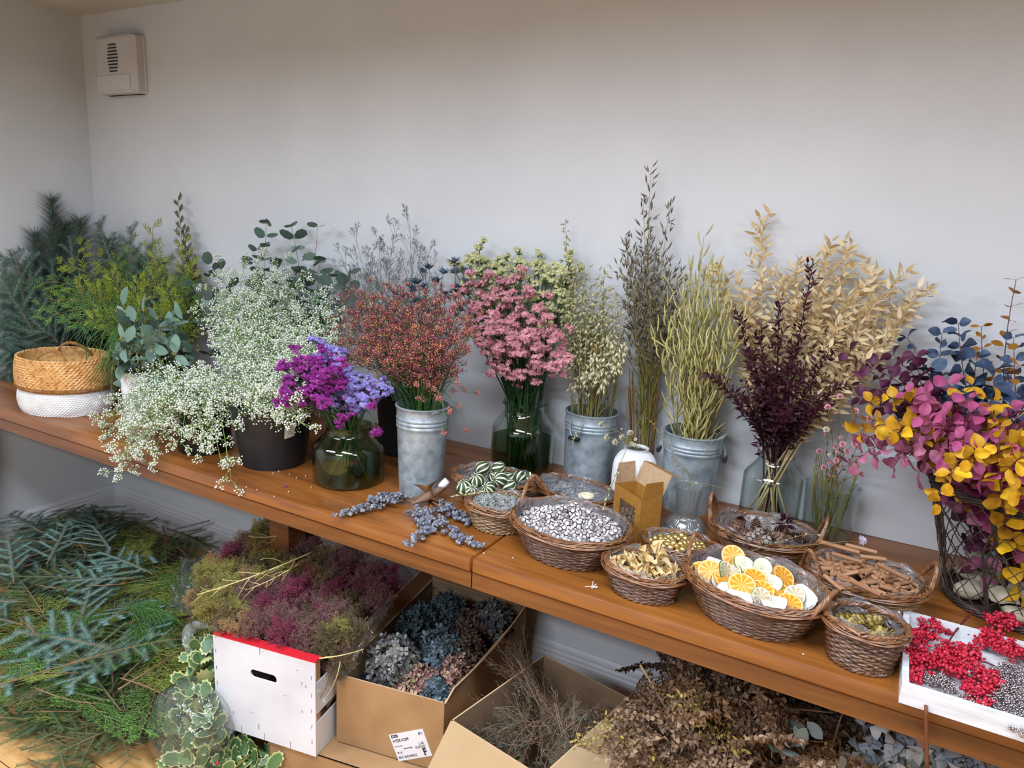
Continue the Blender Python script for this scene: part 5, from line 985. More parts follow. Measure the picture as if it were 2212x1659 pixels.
# cinnamon sticks
M_cin = noisy('cinnamon', ['#80563a', '#9c6f4d', '#b08563'], 40, .75, stretch=(.2, 1, 1), bump=.2)
def stick(L, R, label, group):
    a = np.linspace(0, 1, 30); tt = a*PI*2.6; r1 = R*(.35+.65*np.abs(2*a-1)); cx = np.where(a < .5, -.35*R, .35*R); sp = np.stack([cx+np.where(a < .5, -1, 1)*0+r1*.6*np.cos(tt*2), r1*.75*np.sin(tt*2)], 1)
    a = np.linspace(0, 2*PI*1.6, 26); r1 = R*(1-.28*a/a[-1]); o = np.stack([r1*np.cos(a), r1*np.sin(a)], 1); th = R*.13; i_ = np.stack([(r1-th)*np.cos(a), (r1-th)*np.sin(a)], 1); K = 26; V_ = []
    for x in (-L/2, L/2): V_ += [(x, *p) for p in o]+[(x, *p) for p in i_]
    F = []
    for k in range(K-1): F += [(k, k+1, 2*K+k+1, 2*K+k), (K+k+1, K+k, 3*K+k, 3*K+k+1), (k+1, k, K+k, K+k+1), (2*K+k, 2*K+k+1, 3*K+k+1, 3*K+k)]
    t = thing('cinnamon_stick', label, 'cinnamon', (0, 0, 0), group); _part('bark_roll', MB().add(V_, [F]), M_cin, t, (0, 0, 0)); return t
ck = stick(.042, .0052, 'short cinnamon stick in the heap of the buff basket', 'cinnamon sticks in the buff basket'); pts = ellpts('I', 105, .058, .018, .84)
scatter(ck, pts, .003, .8, 1.15, lambda: (RNG.uniform(0, 6), RNG.normal()*.25, RNG.uniform(0, 3.1)))
for px, py, rz, s in ((1815, 1182, -.1, 2.0), (1830, 1205, -.12, 1.5), (1885, 1205, .3, 1.3), (1930, 1235, -.6, 1.8), (1860, 1185, -.05, 1.6), (1800, 1260, -.9, 1.5), (1870, 1270, -.5, 1.6)): dup(ck, PZ(px, py, .925), (RNG.uniform(0, 6), 0, rz), (s, 1.05, 1.05), 'long cinnamon stick lying on top of the heap', 'long cinnamon sticks')
# citrus and apple slices
def discm(name, cols, seg, rim):
    m, nt, b = newmat(name); N = nt.nodes.new; L = nt.links.new; tc = N('ShaderNodeTexCoord'); sx = N('ShaderNodeSeparateXYZ'); L(tc.outputs['Object'], sx.inputs[0]); at = N('ShaderNodeMath'); at.operation = 'ARCTAN2'; L(sx.outputs[0], at.inputs[0]); L(sx.outputs[1], at.inputs[1])
    mu = N('ShaderNodeMath'); mu.operation = 'MULTIPLY'; mu.inputs[1].default_value = seg/2; L(at.outputs[0], mu.inputs[0]); cs = N('ShaderNodeMath'); cs.operation = 'SINE'; L(mu.outputs[0], cs.inputs[0]); ab = N('ShaderNodeMath'); ab.operation = 'ABSOLUTE'; L(cs.outputs[0], ab.inputs[0])
    no = N('ShaderNodeTexNoise'); no.inputs['Scale'].default_value = 160; L(tc.outputs['Object'], no.inputs[0]); ad = N('ShaderNodeMath'); ad.operation = 'MULTIPLY_ADD'; ad.inputs[1].default_value = .5; L(no.outputs[0], ad.inputs[0]); L(ab.outputs[0], ad.inputs[2]); mr = N('ShaderNodeMapRange'); mr.inputs[1].default_value = .3; mr.inputs[2].default_value = 1.1; L(ad.outputs[0], mr.inputs[0]); r = ramp(nt, cols); L(mr.outputs[0], r.inputs[0]); L(r.outputs[0], b.inputs['Base Color']); b.inputs['Roughness'].default_value = .45; return m
def slice_(name, label, group, R, flesh, pith, rind, warp=.12, bite=0.0, cat='dried fruit'):
    t = thing(name, label, cat, (0, 0, 0), group); n = 40; a = np.arange(n)*2*PI/n; rr = R*(1-bite*np.clip(np.cos(a-1)-.6, 0, 1)*2); w = warp*R*np.cos(2*a)
    def ring(f, z): return np.stack([f*rr*np.cos(a), f*rr*np.sin(a), z+w*f*f], 1)
    def disc(f, z, up): v = np.vstack([ring(f, z), ring(f*.5, z), [[0, 0, z]]]); i = np.arange(n); j = (i+1) % n; F = np.stack([i, j, n+j, n+i], 1); F2 = np.stack([n+i, n+j, np.full(n, 2*n)], 1); return v, [F if up else F[:, ::-1], F2 if up else F2[:, ::-1]]
    m = MB(); m.add(*disc(.86, .0021, True)); m.add(*disc(.86, -.0021, False)); _part('flesh', m, flesh, t, (0, 0, 0))
    m = MB(); i = np.arange(n); j = (i+1) % n
    for z in (.0021, -.0021): m.add(np.vstack([ring(.86, z), ring(.96, z*.95)]), [np.stack([i, j, n+j, n+i], 1) if z < 0 else np.stack([j, i, n+i, n+j], 1)])
    _part('pith', m, pith, t, (0, 0, 0)); m = MB(); V_ = np.vstack([ring(.96, .002), ring(1.0, .0012), ring(1.0, -.0012), ring(.96, -.002)]); m.add(V_, [np.stack([k*n+j, k*n+i, (k+1)*n+i, (k+1)*n+j], 1) for k in range(3)]); _part('rind', m, rind, t, (0, 0, 0)); return t
F_or = discm('orange_flesh', ['#f2cf7c', '#e6a840', '#dc9422', '#cf8a22'], 10, 0); F_lm = discm('lime_flesh', ['#dfd9b0', '#bfb088', '#a8977a'], 9, 0); F_ap = noisy('apple_flesh', ['#e6e2cf', '#f3f1e6'], 40, .6); P_or = plain('orange_pith', '#f2d590', .6); R_or = plain('orange_rind', '#d27a1c', .45); P_lm = plain('lime_pith', '#e2e2c4', .6); R_lm = plain('lime_rind', '#566b35', .5); R_ap = plain('apple_skin', '#7b1f30', .35); F_ga = noisy('green_apple_flesh', ['#cdd3ac', '#dde1c2'], 40, .6)
sl = dict(o=slice_('orange_slice', 'dried bright orange slice in the handled basket', 'orange slices in the handled basket', .0275, F_or, P_or, R_or), l=slice_('lime_slice', 'dried lime slice with green rind in the handled basket', 'lime slices in the handled basket', .021, F_lm, P_lm, R_lm, .2), a=slice_('apple_slice', 'dried white apple slice with red skin in the handled basket', 'red apple slices in the handled basket', .028, F_ap, F_ap, R_ap, .2, .3), g=slice_('apple_slice', 'dried pale green apple slice in the handled basket', 'green apple slices in the handled basket', .023, F_ga, F_ga, R_lm, .12))
# apple seeds star as parts
for kk in ('a', 'g'):
    m = MB()
    for q in range(5): a = q*2*PI/5; m.inst(GRAIN, [(math.cos(a)*.002, math.sin(a)*.002, .0024)], (math.cos(a), math.sin(a), 0), (0, 0, 1), .0045)
    _part('seeds', m, plain('seed_brown', '#8a7444', .6), sl[kk], (0, 0, 0))
used = set()
SL = [('o', 1512, 1232, .918, .6, -.1), ('o', 1528, 1230, .925, .8, -.2), ('l', 1560, 1228, .93, 1.15, .7), ('l', 1580, 1235, .925, 1.2, -.7), ('o', 1577, 1183+14, .94, .9, 0), ('g', 1600, 1215, .94, .6, .3), ('g', 1640, 1222, .935, 1.1, .1), ('o', 1685, 1243, .92, .8, .5), ('o', 1596, 1260, .93, .65, 0), ('o', 1625, 1245, .935, .5, .5), ('a', 1590, 1288, .918, .35, .1), ('a', 1665, 1297, .918, .3, 0), ('l', 1637, 1285, .925, 1.0, .2), ('o', 1640, 1270, .925, .5, .2), ('l', 1710, 1282, .918, 1.0, -.3), ('a', 1730, 1285, .915, .9, -.4), ('o', 1700, 1300, .91, .5, 0), ('a', 1540, 1220, .925, .8, .4), ('a', 1555, 1258, .905, .5, .1), ('o', 1560, 1268, .9, .3, 0), ('l', 1535, 1250, .908, .3, 0), ('o', 1675, 1275, .915, .4, .2), ('a', 1570, 1275, .915, .5, -.4), ('g', 1660, 1255, .925, .5, -.2), ('o', 1560, 1250, .915, .2, 0), ('o', 1610, 1290, .905, .2, 0), ('l', 1650, 1290, .905, .2, 0), ('g', 1550, 1240, .905, .1, 0), ('o', 1600, 1240, .905, .1, 0), ('l', 1690, 1265, .9, .1, 0), ('o', 1720, 1270, .9, .2, 0), ('g', 1620, 1265, .9, .1, .1), ('a', 1530, 1240, .895, .1, .1), ('o', 1655, 1235, .905, .2, .2)]
for k, px, py, z, rx, rz in SL:
    p = PZ(px+6, py+4, z-.010); r = (rx, RNG.normal()*.12, rz+.35)
    if k not in used: used.add(k); sl[k].location = p; sl[k].rotation_euler = r
    else: dup(sl[k], p, r, RNG.uniform(.9, 1.05))
# spiral shell under the film
c, rb, rt, h, e, rot = BK['D']; sh = thing('snail_shell', 'cream spiral snail shell under film in the shallow back basket', 'shell', tuple(PZ(1268, 1073, .885))); tt = np.linspace(0, 1, 60); _part('whorl', MB().tube(np.stack([.018*tt*np.cos(tt*16), .018*tt*np.sin(tt*16), .006*(1-tt)], 1), .001+.007*tt, 10), M_cream, sh, (0, 0, 0))
_c = np.array([c[0], c[1], TZ]); m = MB().lathe([(.001, .052), (rt*.4, .050), (rt*.75, .047), (rt*.95, .044)], 48, e=e, rot=rot, wob=lambda r, a, z: .003*np.sin(7*a)+.002*np.sin(40*r)); t = thing('film_sheet', 'crinkled clear film laid over the shallow back basket', 'film', tuple(_c)); _part('sheet', m, M_film, t, (0, 0, 0))
# chips in the kraft box
A_, B_, C_, D_, KC_ = BX; chm = leafm('wood_chip', ['#6d5638', '#93774c', '#b89b68', '#4e3d29', '#caa86e'], .5)
ch = thing('wood_chip', 'tan dried wood chip behind the window of the kraft box', 'dried decoration', (0, 0, 0), 'chips in the kraft box'); v, f = T_ico(1); _part('body', MB().add(v*np.array([.0085, .006, .003]), f), chm, ch, (0, 0, 0), False); pts = []
for k in range(95):
    s = RNG.uniform(.12, .88); d = RNG.uniform(.08, .8) if k > 55 else RNG.uniform(.06, .2); p = A_+(B_-A_)*s+(D_-A_)*d; pts.append(np.array([p[0]+KC_[0], p[1]+KC_[1], TZ+.010+.078*RNG.random()]))
scatter(ch, pts, 0, .7, 1.2)

# ------------------------------------------------------------------ privet berries lying on the table
M_berry = leafm('grey_blue_berry', ['#4b4c57', '#676975', '#83858f', '#5a5b66', '#9a9a9e'], .5)
def berry(pts, r=.0042, n=7, k=14, label='', L0=.03):
    p = np.array(pts); p = bez(p[0], p[1], p[2], 12); st = MB().tube(p, np.linspace(.0022, .001, 12), 5); bd = MB(); O, D, L = from_path(p, k, .15, 1, .9, L0); D[:, 2] = np.abs(D[:, 2])*.6; D = nrm(D); st.segs(O, O+D*L[:, None], .0008); O2, D2, L2 = kids(O, D, L, n, .3, 1, .9, .35); D2[:, 2] = np.abs(D2[:, 2]); T_ = O2+D2*L2[:, None]; T_[:, 2] = np.maximum(T_[:, 2], TZ+r*1.05); st.segs(O2, T_, .0005); bd.inst(ICO2, T_, D2, S=r*RNG.uniform(.8, 1.15, len(T_))); plant('berry_branch', label, 'branch', None, p[0], [('twig', st, B_brown), ('berries', bd, M_berry)])
z = TZ+.008
for pts, lb in ((((885, 1078), (840, 1085), (735, 1115)), 'grey berry branch pointing left toward the table edge, nearest the green vase'), (((900, 1085), (840, 1070), (800, 1085)), 'short grey berry branch lying behind the left-pointing one'), (((930, 1090), (960, 1130), (880, 1180)), 'grey berry branch hanging toward the table edge below the slim zinc bucket'), (((935, 1085), (980, 1110), (1010, 1130)), 'grey berry branch curling toward the small tuft basket'), (((925, 1110), (970, 1160), (1035, 1183)), 'thin grey berry branch that ends at the table seam'), (((900, 1090), (900, 1120), (930, 1150)), 'dense grey berry cluster in the middle of the berry branches')):
    berry([PZ(*q, z+.006*(i == 0)) for i, q in enumerate(pts)], label=lb, k=24, L0=.030)
p0 = PZ(890, 1088, TZ+.012); p1 = PZ(960, 1050, TZ+.05); t = MB().tube(bez(p0, (p0+p1)/2+np.array([0, 0, -.01]), p1, 8), np.array([.003, .006, .009, .012, .013, .012, .010, .009]), 7); m = MB(); X = nrm(RNG.normal(size=(9, 3))+np.array([0, 0, .2])); m.inst(T_leaf(.5, .7, .6, n=5), np.repeat(((p0+p1)/2)[None], 9, 0), X, S=np.full(9, .045)); plant('dried_leaf_bundle', 'brown curled dried leaf stalk with a white paper wrap beside the slim zinc bucket', 'dried leaf', None, p0, [('stalk', t, M_pc), ('leaves', m, leafm('curled_leaf', ['#5b3a22', '#7a5232', '#8d6540'], .5)), ('paper_wrap', MB().tube([p1-np.array([.008, .004, .004]), p1+np.array([.006, .004, .018])], [.0125, .010], 10), plain('paper_wrap', '#e4e3ea', .6))])
# bits fallen on the table
for k, (px, py) in enumerate(((602, 1018), (625, 1024), (672, 1052), (592, 1072), (623, 1062), (532, 1052), (555, 1058), (660, 1028), (590, 1022), (1045, 1195), (480, 1035), (1108, 1205), (1735, 1413), (640, 1032))):
    t = thing('fallen_floret', 'tiny white floret fallen on the table', 'petal', tuple(PZ(px, py, TZ+.0022)), 'florets fallen on the table'); v, f = OCT; _part('body', MB().add(v*.0022, f), F_gyp, t, (0, 0, 0))
t = PZ(617, 1050, TZ+.004); m = MB(); m.inst(FLOR5, t+RNG.normal(size=(6, 3))*.003, (0, 0, 1), S=np.full(6, .005)); plant('fallen_flower', 'purple statice floret fallen near the table edge', 'petal', None, t, [('petals', m, M_pur), ('stalk', MB().tube([t, t+np.array([0, .0, .012])], .0008, 4), G_stem)])
t = PZ(1277, 1268, TZ+.003); m = MB()
for k in range(9): d = nrm(np.array([RNG.normal(), RNG.normal(), .25])); m.tube(bez(t, t+d*.008, t+d*.014+RNG.normal(size=3)*.002, 5), .0008, 4)
plant('white_sprig', 'small white bleached sprig alone on the table front', 'sprig', None, t, [('twig', m, plain('bleached', '#e9e2d8', .7))])
for k in range(9):
    t = PZ(rnd.uniform(505, 580), rnd.uniform(1010, 1060), TZ+.0015); m = MB().inst(LANCE, [t], nrm(np.array([RNG.normal(), RNG.normal(), 0])), (0, 0, 1), .014); plant('fallen_leaf', 'dry leaf scrap on the table below the black bucket', 'leaf', 'leaf scraps on the table', t, [('blade', m, B_brown)])

# ------------------------------------------------------------------ white tray with red berries and silver beads
M_tray = noisy('white_tray_paint', ['#bfc0c3', '#cfd0d3', '#d8d9dc'], 14, .6, stretch=(1, 6, 6), bump=.1)
TX0, TX1, TY0, TY1, TH = 3.604, 4.02, -.792, -.495, .038
t = thing('wooden_tray', 'shallow white painted wooden tray on the table corner, filled with red berries', 'tray', (TX0, TY0, TZ)); w, d = TX1-TX0, TY1-TY0
_part('base', MB().box(.006, w-.006, .006, d-.006, .0005, .006), M_tray, t, (0, 0, 0))
for nm, b in (('front_wall', (0, w, 0, .011)), ('back_wall', (0, w, d-.011, d)), ('side_wall', (0, .011, .0112, d-.0112)), ('side_wall', (w-.011, w, .0112, d-.0112))): _part(nm, MB().box(*b, .0003, TH), M_tray, t, (0, 0, 0))
M_red = leafm('red_berry', ['#8c1024', '#b3182f', '#cc2a41', '#9c1a30', '#d8455a'], .35); S_red2 = plain('red_twig', '#5a1420', .6)
def pepper(p0, p1, label, k=24, n=10, r=.0033, mat=None, st_m=None, L0=.034, wide=1):
    p = bez(p0, (p0+p1)/2+np.array([0, .01, .008]), p1, 10); st = MB().tube(p, np.linspace(.002, .0008, 10), 5); bd = MB(); O, D, L = from_path(p, k, .2, 1, .9, L0*wide); D[:, 2] = np.abs(D[:, 2])*.45; D = nrm(D); st.segs(O, O+D*L[:, None], .0006); O2, D2, L2 = kids(O, D, L, n, .25, 1, .9, .32); T_ = O2+D2*L2[:, None]; T_[:, 2] = np.maximum(T_[:, 2], TZ+.0065+r)
    st.segs(O2, T_, .0003); bd.inst(ICO2 if r > .003 else ICO1, T_, D2, S=r*RNG.uniform(.75, 1.15, len(T_))); plant('berry_sprig', label, 'sprig', None if k != 19 else 'silver bead sprays on the tray', p[0], [('twig', st, st_m or S_red2), ('berries', bd, mat or M_red)])
z = TZ+.016
for a, b, lb in (((2060, 1350), (1960, 1395), 'red pepperberry sprig nearest the left wall of the tray'), ((2040, 1400), (1965, 1470), 'red pepperberry sprig in the front left corner of the tray'), ((2100, 1400), (2020, 1440), 'red pepperberry sprig in the middle of the tray heap'), ((2120, 1360), (2190, 1345), 'red pepperberry sprig reaching the back wall of the tray'), ((2150, 1440), (2060, 1420), 'thick red pepperberry sprig behind the silver beads'), ((2110, 1450), (2110, 1530), 'red pepperberry sprig falling toward the front wall of the tray'), ((2200, 1400), (2120, 1390), 'red pepperberry sprig beside the wire basket'), ((2230, 1450), (2170, 1400), 'dark red pepperberry sprig at the frame side of the tray'), ((2000, 1420), (2060, 1455), 'red pepperberry sprig lying across the front half of the tray floor'), ((2090, 1370), (2150, 1400), 'red pepperberry sprig in the densest part of the heap'), ((2000, 1440), (1962, 1430), 'short red pepperberry sprig against the left wall of the tray'), ((2080, 1470), (2150, 1480), 'red pepperberry sprig half covering the silver beads')):
    pepper(PZ(*a, z+.01), PZ(*b, z), lb)
M_silv = plain('silver_bead', '#b9aeb0', .22, .9)
for a, b in (((2220, 1440), (2130, 1480)), ((2230, 1480), (2120, 1530)), ((2250, 1520), (2160, 1560)), ((2240, 1450), (2170, 1500)), ((2010, 1490), (2040, 1480)), ((2280, 1540), (2200, 1580)), ((2240, 1500), (2150, 1520)), ((2180, 1530), (2090, 1520)), ((2200, 1460), (2130, 1500))):
    pepper(PZ(*a, z), PZ(*b, z), 'spray of tiny silvery pink beads in the front of the tray', 19, 12, .0024, M_silv, M_silv, .028)
p0 = PZ(2040, 1405, z); p1 = PZ(2105, 1320, TZ+.05); plant('bare_twig', 'bare burgundy twig leaning out over the back wall of the tray', 'twig', None, p0, [('twig', MB().tube(bez(p0, (p0+p1)/2+np.array([-.01, 0, 0]), p1, 8), np.linspace(.0012, .0028, 8), 5), S_red2)])
p0 = PZ(2005, 1560, TZ-.01); p0 = PY(2000, 1525, -.80); p1 = PY(2003, 1665, -.79); m = MB().tube(bez(p0, (p0+p1)/2, p1, 8), .0035, 6); m.inst(LANCE, [PY(2000, 1620, -.79)], (-.7, 0, .7), S=.03); plant('bare_twig', 'reddish brown twig hanging in front of the table apron below the tray', 'twig', None, p0, [('twig', m, plain('russet_twig', '#6b3a22', .6))])

# ------------------------------------------------------------------ crate and cartons under the table
M_card = noisy('cardboard', ['#94714c', '#a27d55', '#ab8760'], 7, .8, detail=4); M_cardin = noisy('cardboard_inside', ['#7d654c', '#8b7257'], 7, .85); M_cardl = noisy('pale_cardboard', ['#a98d68', '#b49874'], 7, .8); M_fl = plain('corrugated_edge', '#c4a27a', .85)
M_crw = noisy('white_crate_board', ['#c3c4cb', '#d3d4da', '#dbdce2'], 5, .6); M_red = plain('red_crate_edge', '#c81e2c', .5); M_raw = noisy('raw_plywood', ['#9a6f45', '#b58555', '#c4976a'], 30, .7, stretch=(1, 1, 6)); M_stp = plain('staple', '#5c5f68', .4, .8)
def quadbox(p, q, z0, z1, th=.005, inward=None):
    """upright board between two floor points, thickness toward inward"""
    p = np.array(p[:2], float); q = np.array(q[:2], float); d = q-p; n = np.array([-d[1], d[0]])/np.linalg.norm(d)
    if inward is not None and (np.array(inward[:2])-p)@n < 0: n = -n
    n = n*th; v = [(*p, z0), (*q, z0), (*q, z1), (*p, z1), (*(p+n), z0), (*(q+n), z0), (*(q+n), z1), (*(p+n), z1)]
    F = [(0, 1, 2, 3), (7, 6, 5, 4), (0, 4, 5, 1), (2, 6, 7, 3), (0, 3, 7, 4), (1, 5, 6, 2)]; return v, F
U2 = np.array([.984, .177, 0]); V2 = np.array([-.177, .984, 0])
def carton(name, label, c, z0, z1, corners, mat=M_card, inside=M_cardin, closed=False, th=.004):
    cx = np.mean([np.array(k[:2]) for k in corners], 0); t = thing(name, label, 'cardboard box', (cx[0], cx[1], z0), 'cardboard boxes under the table'); cs = [np.array(k[:2])-cx for k in corners]; h = z1-z0
    for i in range(4):
        v, F = quadbox(cs[i], cs[(i+1) % 4], 0.0005, h, th, (0, 0)); m = MB(); m.add(v, [[F[0], F[4], F[5], F[2]]], 0); m.add(v, [[F[1]]], 1); m.add(v, [[F[3]]], 2)
        _part('side_panel', m, [mat, inside, M_fl], t, (0, 0, 0), False)
    bz = h if closed else .004; v = [(*k, bz-.003) for k in cs]+[(*k, bz) for k in cs]; _part('top_panel' if closed else 'bottom_panel', MB().add(v, [[(0, 3, 2, 1), (4, 5, 6, 7), (0, 1, 5, 4), (1, 2, 6, 5), (2, 3, 7, 6), (3, 0, 4, 7)]]), mat if closed else inside, t, (0, 0, 0), False); return t, cs
def lidflap(t, p, q, h, out, L, mat, inside, name='flap', inset=.01, wave=0.0):
    P = np.array([*p, h]); Q = np.array([*q, h]); o = nrm(np.array(out, float))*L; d = nrm(Q-P)*inset; n = nrm(np.cross(Q-P, o))*.004; s = np.linspace(0, 1, 9)[:, None]; a = P+(Q-P)*s; b = (P+d)+((Q-d)-(P+d))*s+o+np.array([0, 0, wave])*np.sin(PI*s); K = 9
    v = np.concatenate([a, b, a+n, b+n]); i = np.arange(K-1); m = MB(); m.add(v, [np.stack([i, i+1, K+i+1, K+i], 1)], 0); m.add(v, [np.stack([2*K+i+1, 2*K+i, 3*K+i, 3*K+i+1], 1)], 1); m.add(v, [np.stack([K+i, K+i+1, 3*K+i+1, 3*K+i], 1), [(0, K, 3*K, 2*K), (K-1, 3*K-1, 4*K-1, 2*K-1)]], 2); _part(name, m, [mat, inside, M_fl], t, (0, 0, 0), False)
# flat carton at the bottom
f0 = PZ(580, 1597, .115)[:2]; u, v_ = U2[:2], V2[:2]
tb, _ = carton('cardboard_box', 'flat closed cardboard box on the floor beneath the white crate and the hydrangea box', None, 0.0, .115, [f0, f0+u*.60, f0+u*.60+v_*.62, f0+v_*.62], closed=True)
# crate
FL = np.array([1.905, -.893]); FR = FL+u*.345; CH = .30; DP = .50
t = thing('wooden_crate', 'white painted plywood crate with red top edge and handle slot, full of dyed broom', 'crate', (FL[0], FL[1], .1155), rot=(0, 0, math.atan2(u[1], u[0])))
W = .345; th = .005
def slotpanel(y, zt, name):
    sx0, sx1, sz0, sz1 = W*.37, W*.63, .195, .225; m = MB(); k = 8; out = []
    for i in range(32):
        a = 2*PI*i/32; c_ = math.cos(a); s_ = math.sin(a); r = .0135; cx = sx1-r if c_ > 0 else sx0+r; out.append((cx+r*c_, .212+r*s_*.95))
    ob = []
    for i in range(32):
        a = 2*PI*i/32; c_ = math.cos(a); s_ = math.sin(a); q = max(abs(c_)/(W/2), abs(s_)/(.15)); ob.append((W/2+c_/q if q else 0, .15+s_/q))
    ob = [(min(max(x, 0), W), min(max(z, 0.0005), CH)) for x, z in ob]
    # snap corners
    for cxr, czr in ((0, 0.0005), (W, 0.0005), (0, CH), (W, CH)):
        j = min(range(32), key=lambda i: (ob[i][0]-cxr)**2+(ob[i][1]-czr)**2); ob[j] = (cxr, czr)
    v = [(x, y, z) for x, z in ob]+[(x, y, z) for x, z in out]+[(x, y+th, z) for x, z in ob]+[(x, y+th, z) for x, z in out]; F = []
    for i in range(32): j = (i+1) % 32; F += [(i, j, 32+j, 32+i), (64+j, 64+i, 96+i, 96+j), (32+i, 32+j, 96+j, 96+i), (j, i, 64+i, 64+j)]
    m.add(v, [F]); o = bpy.data.objects.new(name, m.mesh(name, [M_crw], (0, 0, 0), False)); COL.objects.link(o); o.parent = t; return o
fp = slotpanel(0, CH, 'front_panel'); slotpanel(DP-th, CH, 'rear_panel')
_part('red_edge', MB().box(0, W, 0.0, .030, CH, CH+.004), M_red, t, (0, 0, 0), False)
for x in (th, W-th-.026):
    for y in (th+.0002, DP-th-.0262): _part('corner_post', MB().box(x, x+.026, y, y+.026, .0005, CH-.0005), M_raw, t, (0, 0, 0), False)
for x in (0, W-th):
    for z0, z1 in ((.0005, .105), (.135, .232)): _part('side_slat', MB().box(x, x+th, th+.0002, DP-th-.0002, z0, z1), M_crw, t, (0, 0, 0), False)
_part('base_board', MB().box(th, W-th, th, DP-th, .0005, .005), M_raw, t, (0, 0, 0), False)
m = MB()
for z in (.04, .09, .14, .19, .245): m.box(.008, .0092, -.0008, .0, z, z+.012).box(W-.013, W-.0118, -.0008, 0, z, z+.012)
for x in (.09, .17, .26): m.box(x, x+.001, -.0008, 0, .002, .024)
m.box(W*.47, W*.47+.001, -.0008, 0, CH-.02, CH); _part('staples', m, M_stp, t, (0, 0, 0), False)
m = MB()
for x, z, w, h in ((.3, .22, .003, .012), (.312, .215, .004, .009), (.062, .055, .003, .013), (.15, .03, .004, .02), (.24, .17, .02, .002), (.12, .08, .03, .0015), (.285, .262, .006, .003), (.3, .13, .003, .01)): m.add([(x, -.0006, z), (x+w, -.0006, z+.002), (x+w*.8, -.0006, z+h), (x-.001, -.0006, z+h*.8)], [[(0, 1, 2, 3)]])
_part('scuffs', m, plain('scuff', '#9a9aa3', .8), t, (0, 0, 0), False)
# hydrangea carton
z0, z1 = .1155, .34; hc = [PZ(727, 1456, z1), PZ(960, 1519, z1), np.array([2.535, -.125, 0]), np.array([2.155, -.150, 0])]
th_, cs = carton('cardboard_box', 'open cardboard box of dried hydrangea heads with a white shipping label', None, z0, z1, hc)
lidflap(th_, cs[3], cs[0], z1-z0, (-.25, -.02, 1), .06, M_card, M_cardin, inset=-.004); lidflap(th_, cs[2], cs[3], z1-z0, (0, .1, 1), .05, M_card, M_cardin); lidflap(th_, cs[1], cs[2], z1-z0, (.3, 0, 1), .035, M_card, M_cardin, inset=.03, wave=-.02)
# shipping label on its front
ori = np.mean([k[:2] for k in hc], 0); p, q = cs[0], cs[1]; dx = (q-p)/np.linalg.norm(q-p); nf = np.array([dx[1], -dx[0]])
def onfront(px, py):
    d = ray(px, py); P0 = np.array([*(p+ori), 0]); n3 = np.array([*nf, 0]); X = CAMP+d*(((P0-CAMP)@n3)/(d@n3)); return np.array([(X[:2]-(p+ori))@dx, X[2]-z0])
L4 = [onfront(*k) for k in ((862, 1644), (934, 1632), (913, 1574), (840, 1587))]
def F3(a, off=.0012): return np.array([*(p+dx*a[0]+nf*off), a[1]])
lab = obj('shipping_label', MB().add([F3(a, .001) for a in L4]+[F3(a, .0002) for a in L4], [[(0, 1, 2, 3), (0, 4, 5, 1), (1, 5, 6, 2), (2, 6, 7, 3), (3, 7, 4, 0)]]), plain('label_paper', '#e3e2e8', .5), th_, label='white printed shipping label')
ex = L4[1]-L4[0]; ey = L4[3]-L4[0]; LW = np.linalg.norm(ex); LH = np.linalg.norm(ey); M_ink = plain('print_ink', '#26262e', .6)
def lp(u_, v_): return F3(L4[0]+ex*u_+ey*v_, .0016)
def text(s, u_, v_, size, name='lettering'):
    cu = bpy.data.curves.new(name, 'FONT'); cu.body = s; cu.size = size*LH; cu.offset = .02*size*LH*(2 if s == 'F' else 1); cu.materials.append(M_ink); o = bpy.data.objects.new(name, cu); COL.objects.link(o); X = nrm(lp(1, 0)-lp(0, 0)); Z = np.array([*nf, 0]); Y = np.cross(Z, X); o.matrix_world = Matrix(((X[0], Y[0], Z[0], 0), (X[1], Y[1], Z[1], 0), (X[2], Y[2], Z[2], 0), (0, 0, 0, 1))); o.parent = lab; a = lp(u_, v_); o.location = a
    o.scale = (.8, 1.0, 1); me = bpy.data.meshes.new_from_object(o); q = bpy.data.objects.new(name, me); COL.objects.link(q); q.parent = lab; q.matrix_local = o.matrix_basis; bpy.data.objects.remove(o)
text('HYDR KOPF', .05, .69, .15); text('4*1', .84, .80, .15); text('L: 45', .76, .47, .12); text('F', .80, .07, .36); text('BUC- BUCHHOLZ', .05, .09, .115); text('VP: C8', .05, .27, .09); text('diverse farbig', .28, .40, .08); text('Zur losen Ware', .05, .52, .06)
m = MB(); x = .62
for k in range(20): w = rnd.choice((.003, .005, .008)); m.add([lp(x, .335), lp(x+w, .335), lp(x+w, .445), lp(x, .445)], [[(0, 1, 2, 3)]]); x += w+.0105
obj('barcode', m, M_ink, lab); m = MB()
for a, b, c_, d in ((.05, .86, .075, .97), (.05, .86, .24, .88), (.05, .95, .24, .97), (.225, .86, .245, .97), (.10, .89, .12, .95), (.14, .89, .17, .95), (.185, .89, .215, .95)): m.add([lp(a, b), lp(c_, b), lp(c_, d), lp(a, d)], [[(0, 1, 2, 3)]])
obj('emblem', m, M_ink, lab)
